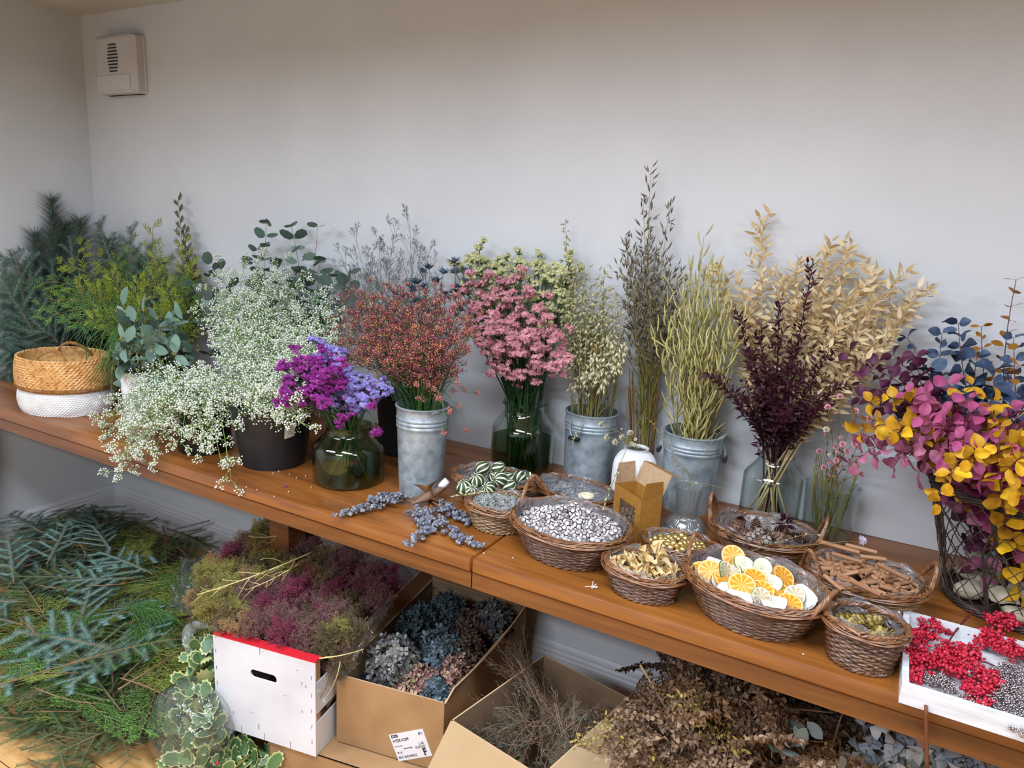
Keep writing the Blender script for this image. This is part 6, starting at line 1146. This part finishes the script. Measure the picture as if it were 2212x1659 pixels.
# hydrangeas
HFL = [T_floret(4, c__, .9, 1.0) for c__ in (.2, .6, -.4)]
def hydr(px, py, z, r, mat, label):
    r = r*1.12; c_ = PZ(px, py, z); k = 130; i = np.arange(k); th = np.arccos(1-1.75*(i+.5)/k); ph = i*2.39996; n = np.stack([np.sin(th)*np.cos(ph), np.sin(th)*np.sin(ph), np.cos(th)], 1); m = MB(); O = c_+n*r*.80*RNG.uniform(.88, 1.1, (k, 1))
    U, W_ = ortho(n)
    for q in range(3):
        O = c_+n*r*RNG.uniform(.74, 1.08, (k, 1))+RNG.normal(size=(k, 3))*r*.06; X = nrm(n+RNG.normal(size=(k, 3))*.65); s_ = r*RNG.uniform(.17, .27, k); m.inst(HFL[q], O, X, None, np.stack([s_*1.6, s_, s_], 1))
    st = MB().tube([c_+np.array([0, 0, r*.2]), c_+np.array([.01, .01, -r*1.1])], .003, 6); v, f = ICO2; st.add(c_+v*r*.72, f); plant('hydrangea_head', label, 'flower', None, c_, [('stalk', st, plain('dark_stalk', '#2a241f', .9) if 'dark_stalk' not in bpy.data.materials else bpy.data.materials['dark_stalk']), ('petals', m, mat)])
H1 = leafm('hyd_lilac', ['#504c52', '#6f6b70', '#85887f', '#625e52', '#98928a'], .7); H2 = leafm('hyd_teal', ['#262d30', '#37464c', '#4e6066', '#2c3538', '#5f6c6c'], .7); H3 = leafm('hyd_brown', ['#3c2f2b', '#584740', '#6d5a4c', '#4c3a38', '#7a6656'], .7); H4 = leafm('hyd_rose', ['#7c4a52', '#a37a70', '#c2a488', '#8c5a60', '#9c9468'], .7); H5 = leafm('hyd_blue', ['#394853', '#586c78', '#7c8a92', '#434f44'], .7); H6 = leafm('hyd_grey', ['#36343a', '#504e55', '#6c6a6a', '#5f5c48'], .7)
for a in ((848, 1432, .335, .062, H1, 'lilac grey hydrangea head, largest and nearest the crate'), (905, 1352, .335, .055, H2, 'teal hydrangea head against the left wall of its box'), (965, 1325, .34, .052, H2, 'dark teal hydrangea head near the back wall of its box'), (955, 1410, .335, .056, H5, 'bright blue hydrangea head in the middle of the box'), (1058, 1350, .33, .060, H6, 'dark grey hydrangea head in the back corner of the box'), (1020, 1360, .33, .050, H3, 'dark brown hydrangea head left of the back corner one'), (1000, 1408, .325, .055, H3, 'brown hydrangea head in front of the dark grey one'), (975, 1450, .30, .050, H4, 'reddish brown hydrangea head by the right wall of its box'), (890, 1485, .28, .052, H4, 'rose and cream hydrangea head near the front edge of its box'), (935, 1505, .26, .045, H5, 'small blue-grey hydrangea head in the front corner'), (880, 1495, .25, .045, H3, 'shadowed brown hydrangea head deep behind the front wall'), (800, 1470, .22, .045, H6, 'shadowed hydrangea head in the near left corner'), (1000, 1400, .27, .05, H6, 'half buried grey hydrangea head in the centre'), (1025, 1390, .29, .05, H3, 'brown hydrangea head below the dark grey one')): hydr(*a)
# broom / heather carton
z1 = .40; Lc, Bc, Rc = PZ(974, 1556, z1), PZ(1175, 1415, z1), PZ(1358, 1507, z1); Nc = Lc+Rc-Bc
tc_, cs = carton('cardboard_box', 'open cardboard box of dry grey twigs with pale flaps folded out', None, 0.0, z1, [Lc, Nc, Rc, Bc], mat=M_card)
cc2 = (Lc+Rc)/2; lidflap(tc_, cs[0], cs[1], z1, (-.22, -.42, -.88), .17, M_cardl, M_cardl, inset=.0); lidflap(tc_, cs[1], cs[2], z1, (.85, -.45, -.30), .13, M_cardl, M_cardl, inset=.0)
G_twg = leafm('grey_twig', ['#6f5645', '#8a6f5b', '#a58c78', '#775b46', '#5c4636'], .8); G_tuft = leafm('grey_green_tuft', ['#4b6a58', '#6b8a74', '#5c7650', '#839a80'], .7)
def twigs(o, d, L, label, group, green=.25, k=16, sp=.35):
    st = MB(); gr = MB(); D = nrm(np.asarray(d)+RNG.normal(size=(k, 3))*sp); O = o+RNG.normal(size=(k, 3))*.012; Ls = L*RNG.uniform(.6, 1.1, k)
    for oo, dd, l in zip(O, D, Ls): st.tube(bez(oo, oo+dd*l*.5+RNG.normal(size=3)*.015, oo+dd*l, 6), np.linspace(.0011, .0004, 6), 4)
    O2, D2, L2 = kids(O, D, Ls, 8, .35, 1, .6, .22); st.segs(O2, O2+D2*L2[:, None], .0005, .0002); O3, D3, L3 = kids(O2, D2, L2, 4, .2, 1, .7, .4); g = RNG.random(len(O3)) < green; gr.segs(O3[g], (O3+D3*np.maximum(L3, .01)[:, None])[g], .0008, .0003); st.segs(O3[~g], (O3+D3*L3[:, None])[~g], .0003, .0002)
    plant('dry_twig_bunch', label, 'twigs', group, o, [('twigs', st, G_twg), ('green_tips', gr, G_tuft)])
for k, (px, py, z) in enumerate(((1150, 1500, .36), (1180, 1530, .38), (1220, 1545, .37), (1120, 1560, .33), (1150, 1600, .33), (1200, 1600, .34), (1260, 1600, .33), (1180, 1640, .32), (1240, 1640, .33), (1100, 1610, .28), (1130, 1640, .3), (1270, 1560, .33), (1300, 1540, .34), (1100, 1530, .30), (1060, 1580, .26), (1210, 1570, .37), (1160, 1560, .36), (1230, 1610, .36))):
    d = np.array([-.7, .25, .45]) if k in (0, 1) else nrm(np.array([RNG.normal(), RNG.normal(), .15])); twigs(PZ(px, py, z), d, .17 if k < 2 else .13, 'upright grey twig bunch whose bare tips rise above the box rim' if k == 0 else 'dry grey twig bunch in the open box beneath the table seam', None if k == 0 else 'dry grey twig bunches', .16)
p = bez(PZ(1290, 1570, .38), PZ(1335, 1540, .42), PZ(1380, 1480, .44), 8); plant('crooked_branch', 'crooked bare branch lying over the rim of the twig box', 'branch', None, p[0], [('twig', MB().tube(p, np.linspace(.004, .002, 8), 6).tube([p[4], p[4]+np.array([.02, -.04, .0])], .002, 5), B_brown)])
# ------------------------------------------------------------------ dyed broom in the crate
def clumpproto(mat, name='broom_clump', label='', group=''):
    t = thing(name, label, 'dyed broom', (0, 0, 0), group); st = MB(); k = 46; D = nrm(RNG.normal(size=(k, 3))+np.array([0, 0, .25])); O = np.zeros((k, 3)); L = RNG.uniform(.035, .06, k); O2, D2, L2 = kids(O, D, L, 7, .35, 1, .8, .38); O3, D3, L3 = kids(O2, D2, L2, 6, .2, 1, .9, .5); st.segs(O, D*L[:, None], .0006, .0003); st.segs(O2, O2+D2*L2[:, None], .0004, .0003); O4 = O3+D3*L3[:, None]; st.segs(O3, O4, .0005, .0004); D5 = nrm(D3+RNG.normal(size=D3.shape)*.8); st.segs(O4, O4+D5*(L3*.6)[:, None], .0008, .0006); _part('fuzzy_twigs', st, mat, t, (0, 0, 0), 'soft'); return t
BC = [(leafm('broom_olive', ['#7d7a3d', '#9a944e', '#aea55c', '#8a7a44'], .8), 'olive green'), (leafm('broom_tan', ['#9a7850', '#b58e64', '#a8805a', '#c09c6a'], .8), 'rusty tan'), (leafm('broom_mauve', ['#6c4a4b', '#87605e', '#967069', '#7a5850'], .8), 'brown mauve'), (leafm('broom_plum', ['#6a2a40', '#8c3c54', '#a04c63', '#7a3449'], .8), 'plum red'), (leafm('broom_dark', ['#5b4c38', '#72614a', '#82704e', '#6a583e'], .8), 'brown green')]
CL = [[clumpproto(m_, label='%s dyed broom clump in the white crate' % nm, group='%s broom clumps' % nm) for _ in range(2)] for m_, nm in BC]; first = {}
def putclump(ci, px, py, z, s=1.0):
    pr = CL[ci][rnd.randrange(2)]; loc = PZ(px, py, z)
    if id(pr) not in first: first[id(pr)] = 1; pr.location = loc; pr.rotation_euler = (0, 0, RNG.uniform(0, 6)); pr.scale = (s,)*3
    else: dup(pr, loc, (RNG.normal()*.4, RNG.normal()*.4, RNG.uniform(0, 6)), s)
def ccol(px, py):
    if py < 1190 and px < 620: return rnd.choice([1, 1, 0, 2])
    if py < 1200: return rnd.choice([1, 2, 3])
    if px < 520: return rnd.choice([1, 0, 4, 0]) if py < 1330 else rnd.choice([0, 4, 1])
    if px > 700 and py < 1290: return rnd.choice([3, 3, 2])
    if px > 700: return rnd.choice([4, 0, 2])
    if py < 1260: return rnd.choice([0, 0, 4, 1])
    return rnd.choice([2, 2, 4, 2, 3])
for i, (px, py) in enumerate(inpoly([(430, 1250), (500, 1180), (560, 1130), (640, 1125), (700, 1180), (780, 1200), (850, 1260), (800, 1320), (740, 1400), (690, 1400), (560, 1370), (470, 1350), (430, 1310)], 130)): putclump(ccol(px, py), px, py, .405+.05*RNG.random()+.03*(py < 1200), RNG.uniform(.75, 1.05))
for px, py in ((425, 1290), (440, 1330), (455, 1230), (520, 1360), (600, 1375), (660, 1400), (710, 1420), (735, 1440)): putclump(ccol(px, py), px, py, .37, .85)
for px, py in inpoly([(480, 1200), (640, 1150), (800, 1260), (720, 1400), (500, 1340)], 22): putclump(4, px, py+25, .33, 1.1)
M_ystk = leafm('pale_yellow_branch', ['#bfa868', '#cdb97c', '#d8c78e'], .6)
def bstick(pts, r, label, kk=10, L0=.08):
    p = np.array(pts); p = bez(p[0], p[1]*2-(p[0]+p[2])/2, p[2], 12); m = MB().tube(p, np.linspace(r, r*.4, 12), 5); O, D, L = from_path(p, kk, .15, .95, .6, L0); 
    for o, d, l in zip(O, D, L): m.tube(bez(o, o+d*l*.5+RNG.normal(size=3)*.006, o+d*l+RNG.normal(size=3)*.008, 6), np.linspace(r*.5, r*.2, 6), 4)
    plant('dried_branch', label, 'branch', None, p[0], [('twig', m, M_ystk)])
bstick([PZ(680, 1190, .53), PZ(560, 1240, .52), PZ(425, 1285, .48)], .0034, 'long pale yellow forked branch lying across the dyed broom', 12, .09); bstick([PZ(650, 1215, .52), PZ(590, 1250, .51), PZ(530, 1275, .50)], .0026, 'shorter pale branch under the long forked one', 9, .06); bstick([PZ(625, 1150, .53), PZ(580, 1160, .53), PZ(535, 1158, .52)], .0018, 'thin curved pale branch at the back of the broom', 6, .04)
bstick([PZ(690, 1422, .44), PZ(740, 1415, .45), PZ(786, 1402, .46)], .0022, 'pale stick poking out to the right over the crate corner', 2, .02); bstick([PZ(735, 1430, .44), PZ(720, 1480, .38), PZ(693, 1520, .30)], .0014, 'thin pale twig hanging down the crate side', 1, .02)
# ------------------------------------------------------------------ evergreen heap on the floor
Xp = lambda L, bend: bez(np.zeros(3), np.array([L*.5, bend*.4, .01]), np.array([L, bend, .0]), 10); NZ = np.array([0, 0, 1.0])
M_fir2 = leafm('silver_fir_needle', ['#56776c', '#70968a', '#8fb0a5', '#5f8276'], .5); M_firg = leafm('dark_fir_needle', ['#334d32', '#456740', '#587a4a', '#3b583c'], .5); M_olc = leafm('olive_cedar', ['#5d6a2c', '#778338', '#929a46', '#525f2a'], .6)
def proto(parts, name, label, cat, group):
    t = thing(name, label, cat, (0, 0, 0), group)
    for pn, m_, mt in parts: _part(pn, m_, mt, t, (0, 0, 0), 'soft')
    return t
PR = [proto(firP(Xp(.34, .05), NZ, M_fir2, .021, 9, .15, .0015, .1), 'fir_branch', 'silvery blue fir branch in the heap on the floor', 'branch', 'silvery fir branches on the floor'), proto(firP(Xp(.40, -.06), NZ, M_firg, .018, 12, .15, .0015, .1), 'fir_branch', 'dark green fir branch in the heap on the floor', 'branch', 'dark fir branches on the floor'),
      proto(firP(Xp(.36, .03), NZ, M_fir, .023, 10, .16, .0016, .1), 'fir_branch', 'blue-green fir branch in the heap on the floor', 'branch', 'blue-green fir branches on the floor'), proto(cypP(Xp(.34, .06), NZ, M_olc, .12, 18, .1), 'cypress_branch', 'olive green cypress branch in the heap on the floor', 'branch', 'olive cypress branches on the floor'),
      proto(cypP(Xp(.30, -.04), NZ, M_cypg, .12, 16, .1), 'cypress_branch', 'fresh green cypress branch in the heap on the floor', 'branch', 'green cypress branches on the floor'), proto(firP(Xp(.30, .0), NZ, M_firg, .012, 16, .12, .0018, .05), 'yew_branch', 'dark small-needled yew branch in the heap on the floor', 'branch', 'yew branches on the floor')]
used5 = set()
def putbr(k, loc, rz, tilt=.12, s=1.0):
    r = (RNG.normal()*tilt*1.5, RNG.normal()*tilt-.05, rz)
    if k not in used5: used5.add(k); PR[k].location = loc; PR[k].rotation_euler = r; PR[k].scale = (s,)*3; return
    dup(PR[k], loc, r, s)
poly = [(0, 1150), (60, 1100), (150, 1085), (300, 1110), (430, 1165), (440, 1240), (400, 1330), (370, 1420), (350, 1500), (300, 1570), (150, 1570), (60, 1490), (0, 1440)]
for i, (px, py) in enumerate(inpoly(poly, 190)):
    zz = .03+.14*RNG.random()*(1 if py < 1450 else .5); q = PZ(px, py, zz); q[0] = max(q[0], .08); q[1] = min(q[1], -.10)
    k = rnd.choice([0, 1, 1, 2, 2, 5] if px < 260 and py < 1330 else ([1, 5, 3] if py < 1200 else ([3, 4, 0, 5, 1, 3] if py < 1450 else [1, 5, 5, 3, 4])))
    rz = RNG.uniform(0, 6.28)
    if q[1] > -.4 and math.sin(rz) > .2: rz = -rz
    if q[0] < .45 and math.cos(rz) < -.2: rz = PI-rz
    c_ = q-np.array([math.cos(rz), math.sin(rz), 0])*.10; c_[0] = max(c_[0], .06); c_[1] = min(c_[1], -.06); putbr(k, c_, rz, .12, RNG.uniform(.8, 1.15))
for px, py, k in ((330, 1240, 0), (290, 1250, 0), (300, 1215, 0), (240, 1190, 0), (100, 1220, 0), (60, 1300, 0), (90, 1150, 2), (30, 1260, 0), (50, 1350, 2)): putbr(k, PZ(px, py, .2), RNG.uniform(2.2, 4.2), .1, .85)
for px, py in ((60, 1640), (120, 1600), (200, 1640), (270, 1620), (30, 1590), (330, 1640), (160, 1560), (240, 1570), (90, 1540), (380, 1630)): putbr(rnd.choice((1, 5)), PZ(px, py, .02), RNG.uniform(0, 6.28), .03, .9)
tt_ = proto(thrP(np.concatenate([bez(np.zeros(3), np.array([.1, 0, .06]), np.array([.2, 0, .03]), 8)]), M_thr, 70, .13), 'thread_cypress_branch', 'bright green thread-leaved cypress tuft on the floor heap beside the film', 'branch', None); del_ = tt_.get('group'); tt_.location = PZ(250, 1330, .17); tt_.rotation_euler = (0, 0, .3)
for px, py in ((215, 1350), (290, 1340)): dup(tt_, PZ(px, py, .15), (0, 0, RNG.uniform(0, 6)), .9, 'thread-leaved cypress tuft lying partly under the brightest one', 'thread cypress tufts on the floor')
for k, (a, b, c_, r) in enumerate((((0, 1225), (120, 1180), (190, 1170), .006), ((125, 1115), (122, 1160), (118, 1235), .005), ((185, 1265), (270, 1268), (350, 1240), .004), ((45, 1335), (60, 1350), (80, 1372), .007), ((75, 1262), (110, 1270), (145, 1275), .005), ((0, 1480), (110, 1440), (260, 1410), .004), ((265, 1465), (330, 1400), (400, 1345), .004), ((255, 1490), (320, 1450), (400, 1400), .006), ((75, 1485), (150, 1520), (215, 1520), .004), ((260, 1465), (320, 1480), (370, 1510), .005), ((155, 1360), (175, 1330), (185, 1310), .004), ((170, 1170), (180, 1185), (186, 1200), .006), ((0, 1550), (30, 1530), (60, 1500), .002))):
    p = bez(PZ(*a, .2), PZ(*b, .215)*1.0, PZ(*c_, .2), 10); m = MB().tube(p, np.linspace(r, r*.5, 10)*.55, 6); O, D, L = from_path(p, 4, .3, .9, .7, .05); m.segs(O, O+D*L[:, None], r*.3, r*.15, 4)
    plant('cut_stick', 'bare brown stick lying on top of the evergreen heap', 'stick', 'bare sticks on the evergreen heap', p[0], [('twig', m, leafm('stick_bark', ['#6b543c', '#84694b', '#5d4e40'], .8) if k == 0 else bpy.data.materials['stick_bark'])])
# ------------------------------------------------------------------ holly in a clear bag
HG = leafm('holly_green', ['#3f5c34', '#56764a', '#6a8a58', '#4a6a48'], .35); HC = leafm('holly_margin', ['#b3b873', '#c9cc8c', '#d9d9a4'], .4)
def hollyleaf(w, sp, z):
    n = 20; V_ = [(0.5, 0, z)]; 
    for i in range(n): a = 2*PI*i/n; r = 1+sp*(1 if i % 2 else -.6); x = .5-.5*math.cos(a)*(r if sp else 1); y = w/2*math.sin(a)*r; V_.append((x, y, z+.08*abs(y)/w+(.03 if i % 2 else -.02)*(sp > 0)))
    return np.array(V_), [np.array([(0, 1+i, 1+(i+1) % n) for i in range(n)])]
HL = hollyleaf(.62, .15, 0); HI = hollyleaf(.62, .07, 0); HI = ((HI[0]-np.array([.5, 0, 0]))*np.array([.86, .80, 1])+np.array([.5, 0, .02]), HI[1])
for k, (px, py, z) in enumerate(((450, 1440, .24), (420, 1470, .20), (455, 1500, .2), (400, 1540, .14), (440, 1560, .14), (460, 1580, .13), (385, 1590, .08), (420, 1610, .08), (470, 1610, .08), (400, 1640, .06), (450, 1640, .05), (500, 1640, .05), (540, 1635, .05), (375, 1620, .06), (440, 1420, .26), (480, 1655, .04), (430, 1530, .18), (560, 1655, .04), (405, 1500, .17), (520, 1610, .06))):
    q = PZ(px, py, z); m = MB(); m2 = MB(); n = 9; d = nrm(np.array([RNG.normal()*.5, RNG.normal()*.3, 1.0])) if z > .1 else nrm(np.array([RNG.normal(), RNG.normal(), .2])); a, b = q-d*.05, q+d*.05; s = np.linspace(0, 1, n)[:, None]; O = a+(b-a)*s; U, W_ = ortho(d); az = np.arange(n)*2.4; X = nrm(np.cos(az)[:, None]*U+np.sin(az)[:, None]*W_+d*.5); N_ = nrm(np.array([.5, -.8, .6])+RNG.normal(size=(n, 3))*.5); S = RNG.uniform(.052, .070, n); m.inst(HL, O, X, N_, S); Y = nrm(np.cross(N_, X)); m2.inst(HI, O+np.cross(X, Y)*.0012, X, N_, S)
    plant('holly_sprig', 'cream-edged holly sprig inside the clear plastic bag', 'holly', 'variegated holly sprigs', a, [('stalk', MB().tube([a, q, b], .002, 5), plain('holly_stalk', '#4a3c30') if k == 0 else bpy.data.materials['holly_stalk']), ('leaf_margin', m, HC), ('leaf_blade', m2, HG)])
for px, py in ((552, 1620), (470, 1648)): t = thing('holly_berry', 'tiny red holly berry lying among the bagged holly', 'berry', tuple(PZ(px, py, .07)), 'holly berries'); _part('body', MB().add(ICO2[0]*.005, ICO2[1]), M_red, t, (0, 0, 0))
M_bag = film('plastic_bag', '#f6f7f8', .05, .8, .08, bump=.8, bscale=9, base='#c8ccd0', ior=1.5)
def crumple(center, rad, name, label, cat, seed, mat=M_bag, sub=4, zmin=None, amp=.12):
    v, f = T_ico(sub); r2 = np.random.default_rng(seed); n = np.ones(len(v))
    for _ in range(14): k = r2.normal(size=3)*3.2; n += amp*.35*np.abs(np.sin(v@k+r2.uniform(0, 6)))
    w = v*n[:, None]*np.array(rad)
    if zmin is not None: w[:, 2] = np.maximum(w[:, 2], zmin-center[2])
    t = thing(name, label, cat, tuple(center)); _part('film', MB().add(w, f), mat, t, (0, 0, 0), 'soft'); return t
crumple(PZ(415, 1575, .11), (.10, .075, .11), 'plastic_bag', 'clear plastic bag around the cream-edged holly, slumped against the white crate', 'bag', 3, zmin=.004); q = PZ(437, 1375, .33)
a = np.linspace(0, 2*PI, 40, endpoint=False); m = MB()
m.tube(np.stack([q[0]+.045*np.cos(a), q[1]+.02*np.cos(a)+.01*np.sin(3*a), q[2]-.0+.045*np.sin(a)], 1), .016+.004*np.sin(5*a), 10, closed=True, flat=.6); t = thing('plastic_sleeve', 'looped end of clear plastic sleeve between the holly bag and the broom', 'film', tuple(q)); _part('film', m, film('milky_film', '#f2f4f5', .22, .8, .1, bump=.6, bscale=20, base='#aeb4b6', ior=1.5), t, tuple(q), 'soft')
M_bag2 = film('crinkled_sheet', '#f6f7f8', .07, 1.0, .1, bump=1.0, bscale=14, base='#b7bcc2', ior=1.5)
def sheet(cs, name, label, seed, amp=.012, n=26):
    r2 = np.random.default_rng(seed); u_, v2 = np.meshgrid(np.linspace(0, 1, n), np.linspace(0, 1, n)); A, B, C_, D = [np.array(k) for k in cs]; P = (A*(1-u_)[..., None]+B*u_[..., None])*(1-v2)[..., None]+(D*(1-u_)[..., None]+C_*u_[..., None])*v2[..., None]; nn = nrm(np.cross(B-A, D-A)); h = sum(np.sin(u_*r2.normal()*14+v2*r2.normal()*14+r2.uniform(0, 6)) for _ in range(8))*amp*.4; P = P+h[..., None]*nn; i, j = np.meshgrid(np.arange(n-1), np.arange(n-1)); b = (i*n+j).ravel(); ctr = P.mean((0, 1))
    t = thing(name, label, 'film', tuple(ctr)); _part('film', MB().add(P.reshape(-1, 3), [np.stack([b, b+1, b+n+1, b+n], 1)]), M_bag2, t, tuple(ctr), 'soft')
sheet([PZ(370, 1310, .2), PZ(410, 1330, .24), PZ(445, 1200, .3), PZ(385, 1210, .2)], 'plastic_sheet', 'shiny crinkled clear film between the evergreen heap and the broom', 5); sheet([PY(770, 1240, -.3), PY(880, 1300, -.3), PY(960, 1260, -.12), PY(800, 1180, -.12)], 'plastic_sheet', 'crinkled clear film under the table behind the crate', 8)
sheet([PZ(683, 1490, .36), PZ(705, 1530, .3), PZ(850, 1300, .45), PZ(835, 1290, .48)], 'plastic_sheet', 'clear film edge standing along the right side of the crate', 9, .004)
# ------------------------------------------------------------------ dry bracken to the right
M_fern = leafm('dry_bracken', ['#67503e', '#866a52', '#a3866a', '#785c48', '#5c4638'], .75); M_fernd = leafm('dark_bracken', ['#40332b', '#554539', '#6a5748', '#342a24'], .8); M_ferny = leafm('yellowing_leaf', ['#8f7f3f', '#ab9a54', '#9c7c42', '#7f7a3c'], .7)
def fern(mat, L=.2, n=15, leaf=CRUMP):
    p = bez(np.zeros(3), np.array([L*.5, 0, .03]), np.array([L, .02, -.02]), 12); st = MB().tube(p, np.linspace(.0016, .0006, 12), 4); lv = MB(); O, D, Lk = from_path(p, n*2, .12, .98, 1.1, L*.32, taper=.75, flat=NZ, jit=.1); st.segs(O, O+D*Lk[:, None], .0006)
    P = []; X = []
    for o, d, l in zip(O, D, Lk): k = max(3, int(l/.0075)); f = np.linspace(.1, 1, k); s = np.where(np.arange(k) % 2 == 0, 1, -1); P.append(o+d*(l*f)[:, None]); X.append(nrm(d*.5+np.cross(NZ, d)*s[:, None]+RNG.normal(size=(k, 3))*.35))
    P = np.concatenate(P); X = np.concatenate(X); lv.inst(leaf, P, X, nrm(RNG.normal(size=P.shape)*.6+NZ), RNG.uniform(.010, .017, len(P))); return [('stalk', st, B_brown), ('leaflets', lv, mat)]
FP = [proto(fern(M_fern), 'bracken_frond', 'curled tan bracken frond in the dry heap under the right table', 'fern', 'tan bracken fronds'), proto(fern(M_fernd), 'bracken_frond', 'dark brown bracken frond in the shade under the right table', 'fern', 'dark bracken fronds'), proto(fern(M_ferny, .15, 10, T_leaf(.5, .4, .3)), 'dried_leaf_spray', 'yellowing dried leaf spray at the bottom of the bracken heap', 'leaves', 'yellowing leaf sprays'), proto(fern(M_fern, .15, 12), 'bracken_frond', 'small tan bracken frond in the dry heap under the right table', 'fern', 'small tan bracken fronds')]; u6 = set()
def putf(k, loc, s):
    r = (RNG.uniform(-1.3, 1.3), RNG.uniform(-1.2, .6), RNG.uniform(0, 6.28))
    if k not in u6: u6.add(k); FP[k].location = loc; FP[k].rotation_euler = r
    else: dup(FP[k], loc, r, s)
def okz(q): q[2] = min(q[2], .60); q[1] = min(q[1], -.14); return q
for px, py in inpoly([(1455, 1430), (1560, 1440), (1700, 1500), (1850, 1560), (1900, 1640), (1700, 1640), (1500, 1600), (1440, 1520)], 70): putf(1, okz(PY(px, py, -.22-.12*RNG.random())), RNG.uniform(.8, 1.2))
for px, py in inpoly([(1370, 1540), (1460, 1530), (1560, 1570), (1700, 1600), (1800, 1660), (1330, 1660), (1330, 1600)], 80): putf(rnd.choice([0, 3, 0, 3, 2]), PY(px, py, -.52-.14*RNG.random()), RNG.uniform(.7, 1.0))
for px, py in ((1330, 1650), (1360, 1620), (1380, 1655), (1350, 1600), (1420, 1650), (1520, 1540), (1480, 1560)): putf(2, PY(px, py, -.66), .9)
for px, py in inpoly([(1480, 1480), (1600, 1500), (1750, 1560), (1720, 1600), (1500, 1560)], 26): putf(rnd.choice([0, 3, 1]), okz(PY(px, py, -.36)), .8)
carton('cardboard_box', 'cardboard box buried under the dry bracken heap', None, 0, .24, [np.array([3.12, -.70]), np.array([3.62, -.66]), np.array([3.62, -.30]), np.array([3.10, -.32])])
for k, (a, b, y) in enumerate((((1383, 1436), (1490, 1625), -.62), ((1565, 1530), (1800, 1540), -.42), ((1625, 1475), (1700, 1560), -.4), ((1530, 1565), (1555, 1632), -.6), ((1820, 1540), (1790, 1650), -.5), ((1500, 1620), (1640, 1640), -.64))):
    p = bez(PY(*a, y), (PY(*a, y)+PY(*b, y))/2+RNG.normal(size=3)*.012, PY(*b, y), 8); plant('dry_stalk', ('long straight tan stalk crossing in front of the bracken', 'thin brown stalk arching through the dark bracken', 'short dark stalk hanging through the bracken', 'bright white stalk in the bracken heap', 'thin stalk at the edge of the bracken by the table leg', 'curved reddish stalk low in the bracken heap')[k], 'stalk', None, p[0], [('stalk', MB().tube(p, .0018 if k else .0026, 5), (M_cream if k == 3 else M_ystk if k == 0 else B_brown))])
M_sage = leafm('sage_leaf', ['#7f8b84', '#98a39c', '#6a766f', '#a8b0ab'], .6); M_ghost = leafm('frosted_leaf', ['#868e98', '#a5adb6', '#c0c5ca', '#707780'], .7)
for k, (px, py, y) in enumerate(((1770, 1640, -.62), (1740, 1600, -.6), (1900, 1580, -.40), (1880, 1620, -.42), (1920, 1640, -.42), (1960, 1630, -.4), (2040, 1640, -.42), (2080, 1650, -.42), (2120, 1655, -.42), (1990, 1655, -.45), (2010, 1600, -.4), (1870, 1650, -.45), (1950, 1600, -.36))):
    q = okz(PY(px, py, y)); m = MB(); n = 8 if k < 2 else 22; X = nrm(RNG.normal(size=(n, 3))); m.inst(OVAL if k < 2 else CRUMP, q+RNG.normal(size=(n, 3))*.022, X, None, np.full(n, .05 if k < 2 else .034)); plant('frosted_sprig', 'sage green leaf sprig on the bracken near the frame bottom' if k < 2 else 'frosted grey leaf sprig under the table by the bracken', 'sprig', 'sage leaf sprigs' if k < 2 else 'frosted grey sprigs', q, [('stalk', MB().tube([q+np.array([0, .02, -.05]), q, q+X[0]*.04], .0014, 4), B_brown), ('leaves', m, M_sage if k < 2 else M_ghost)])
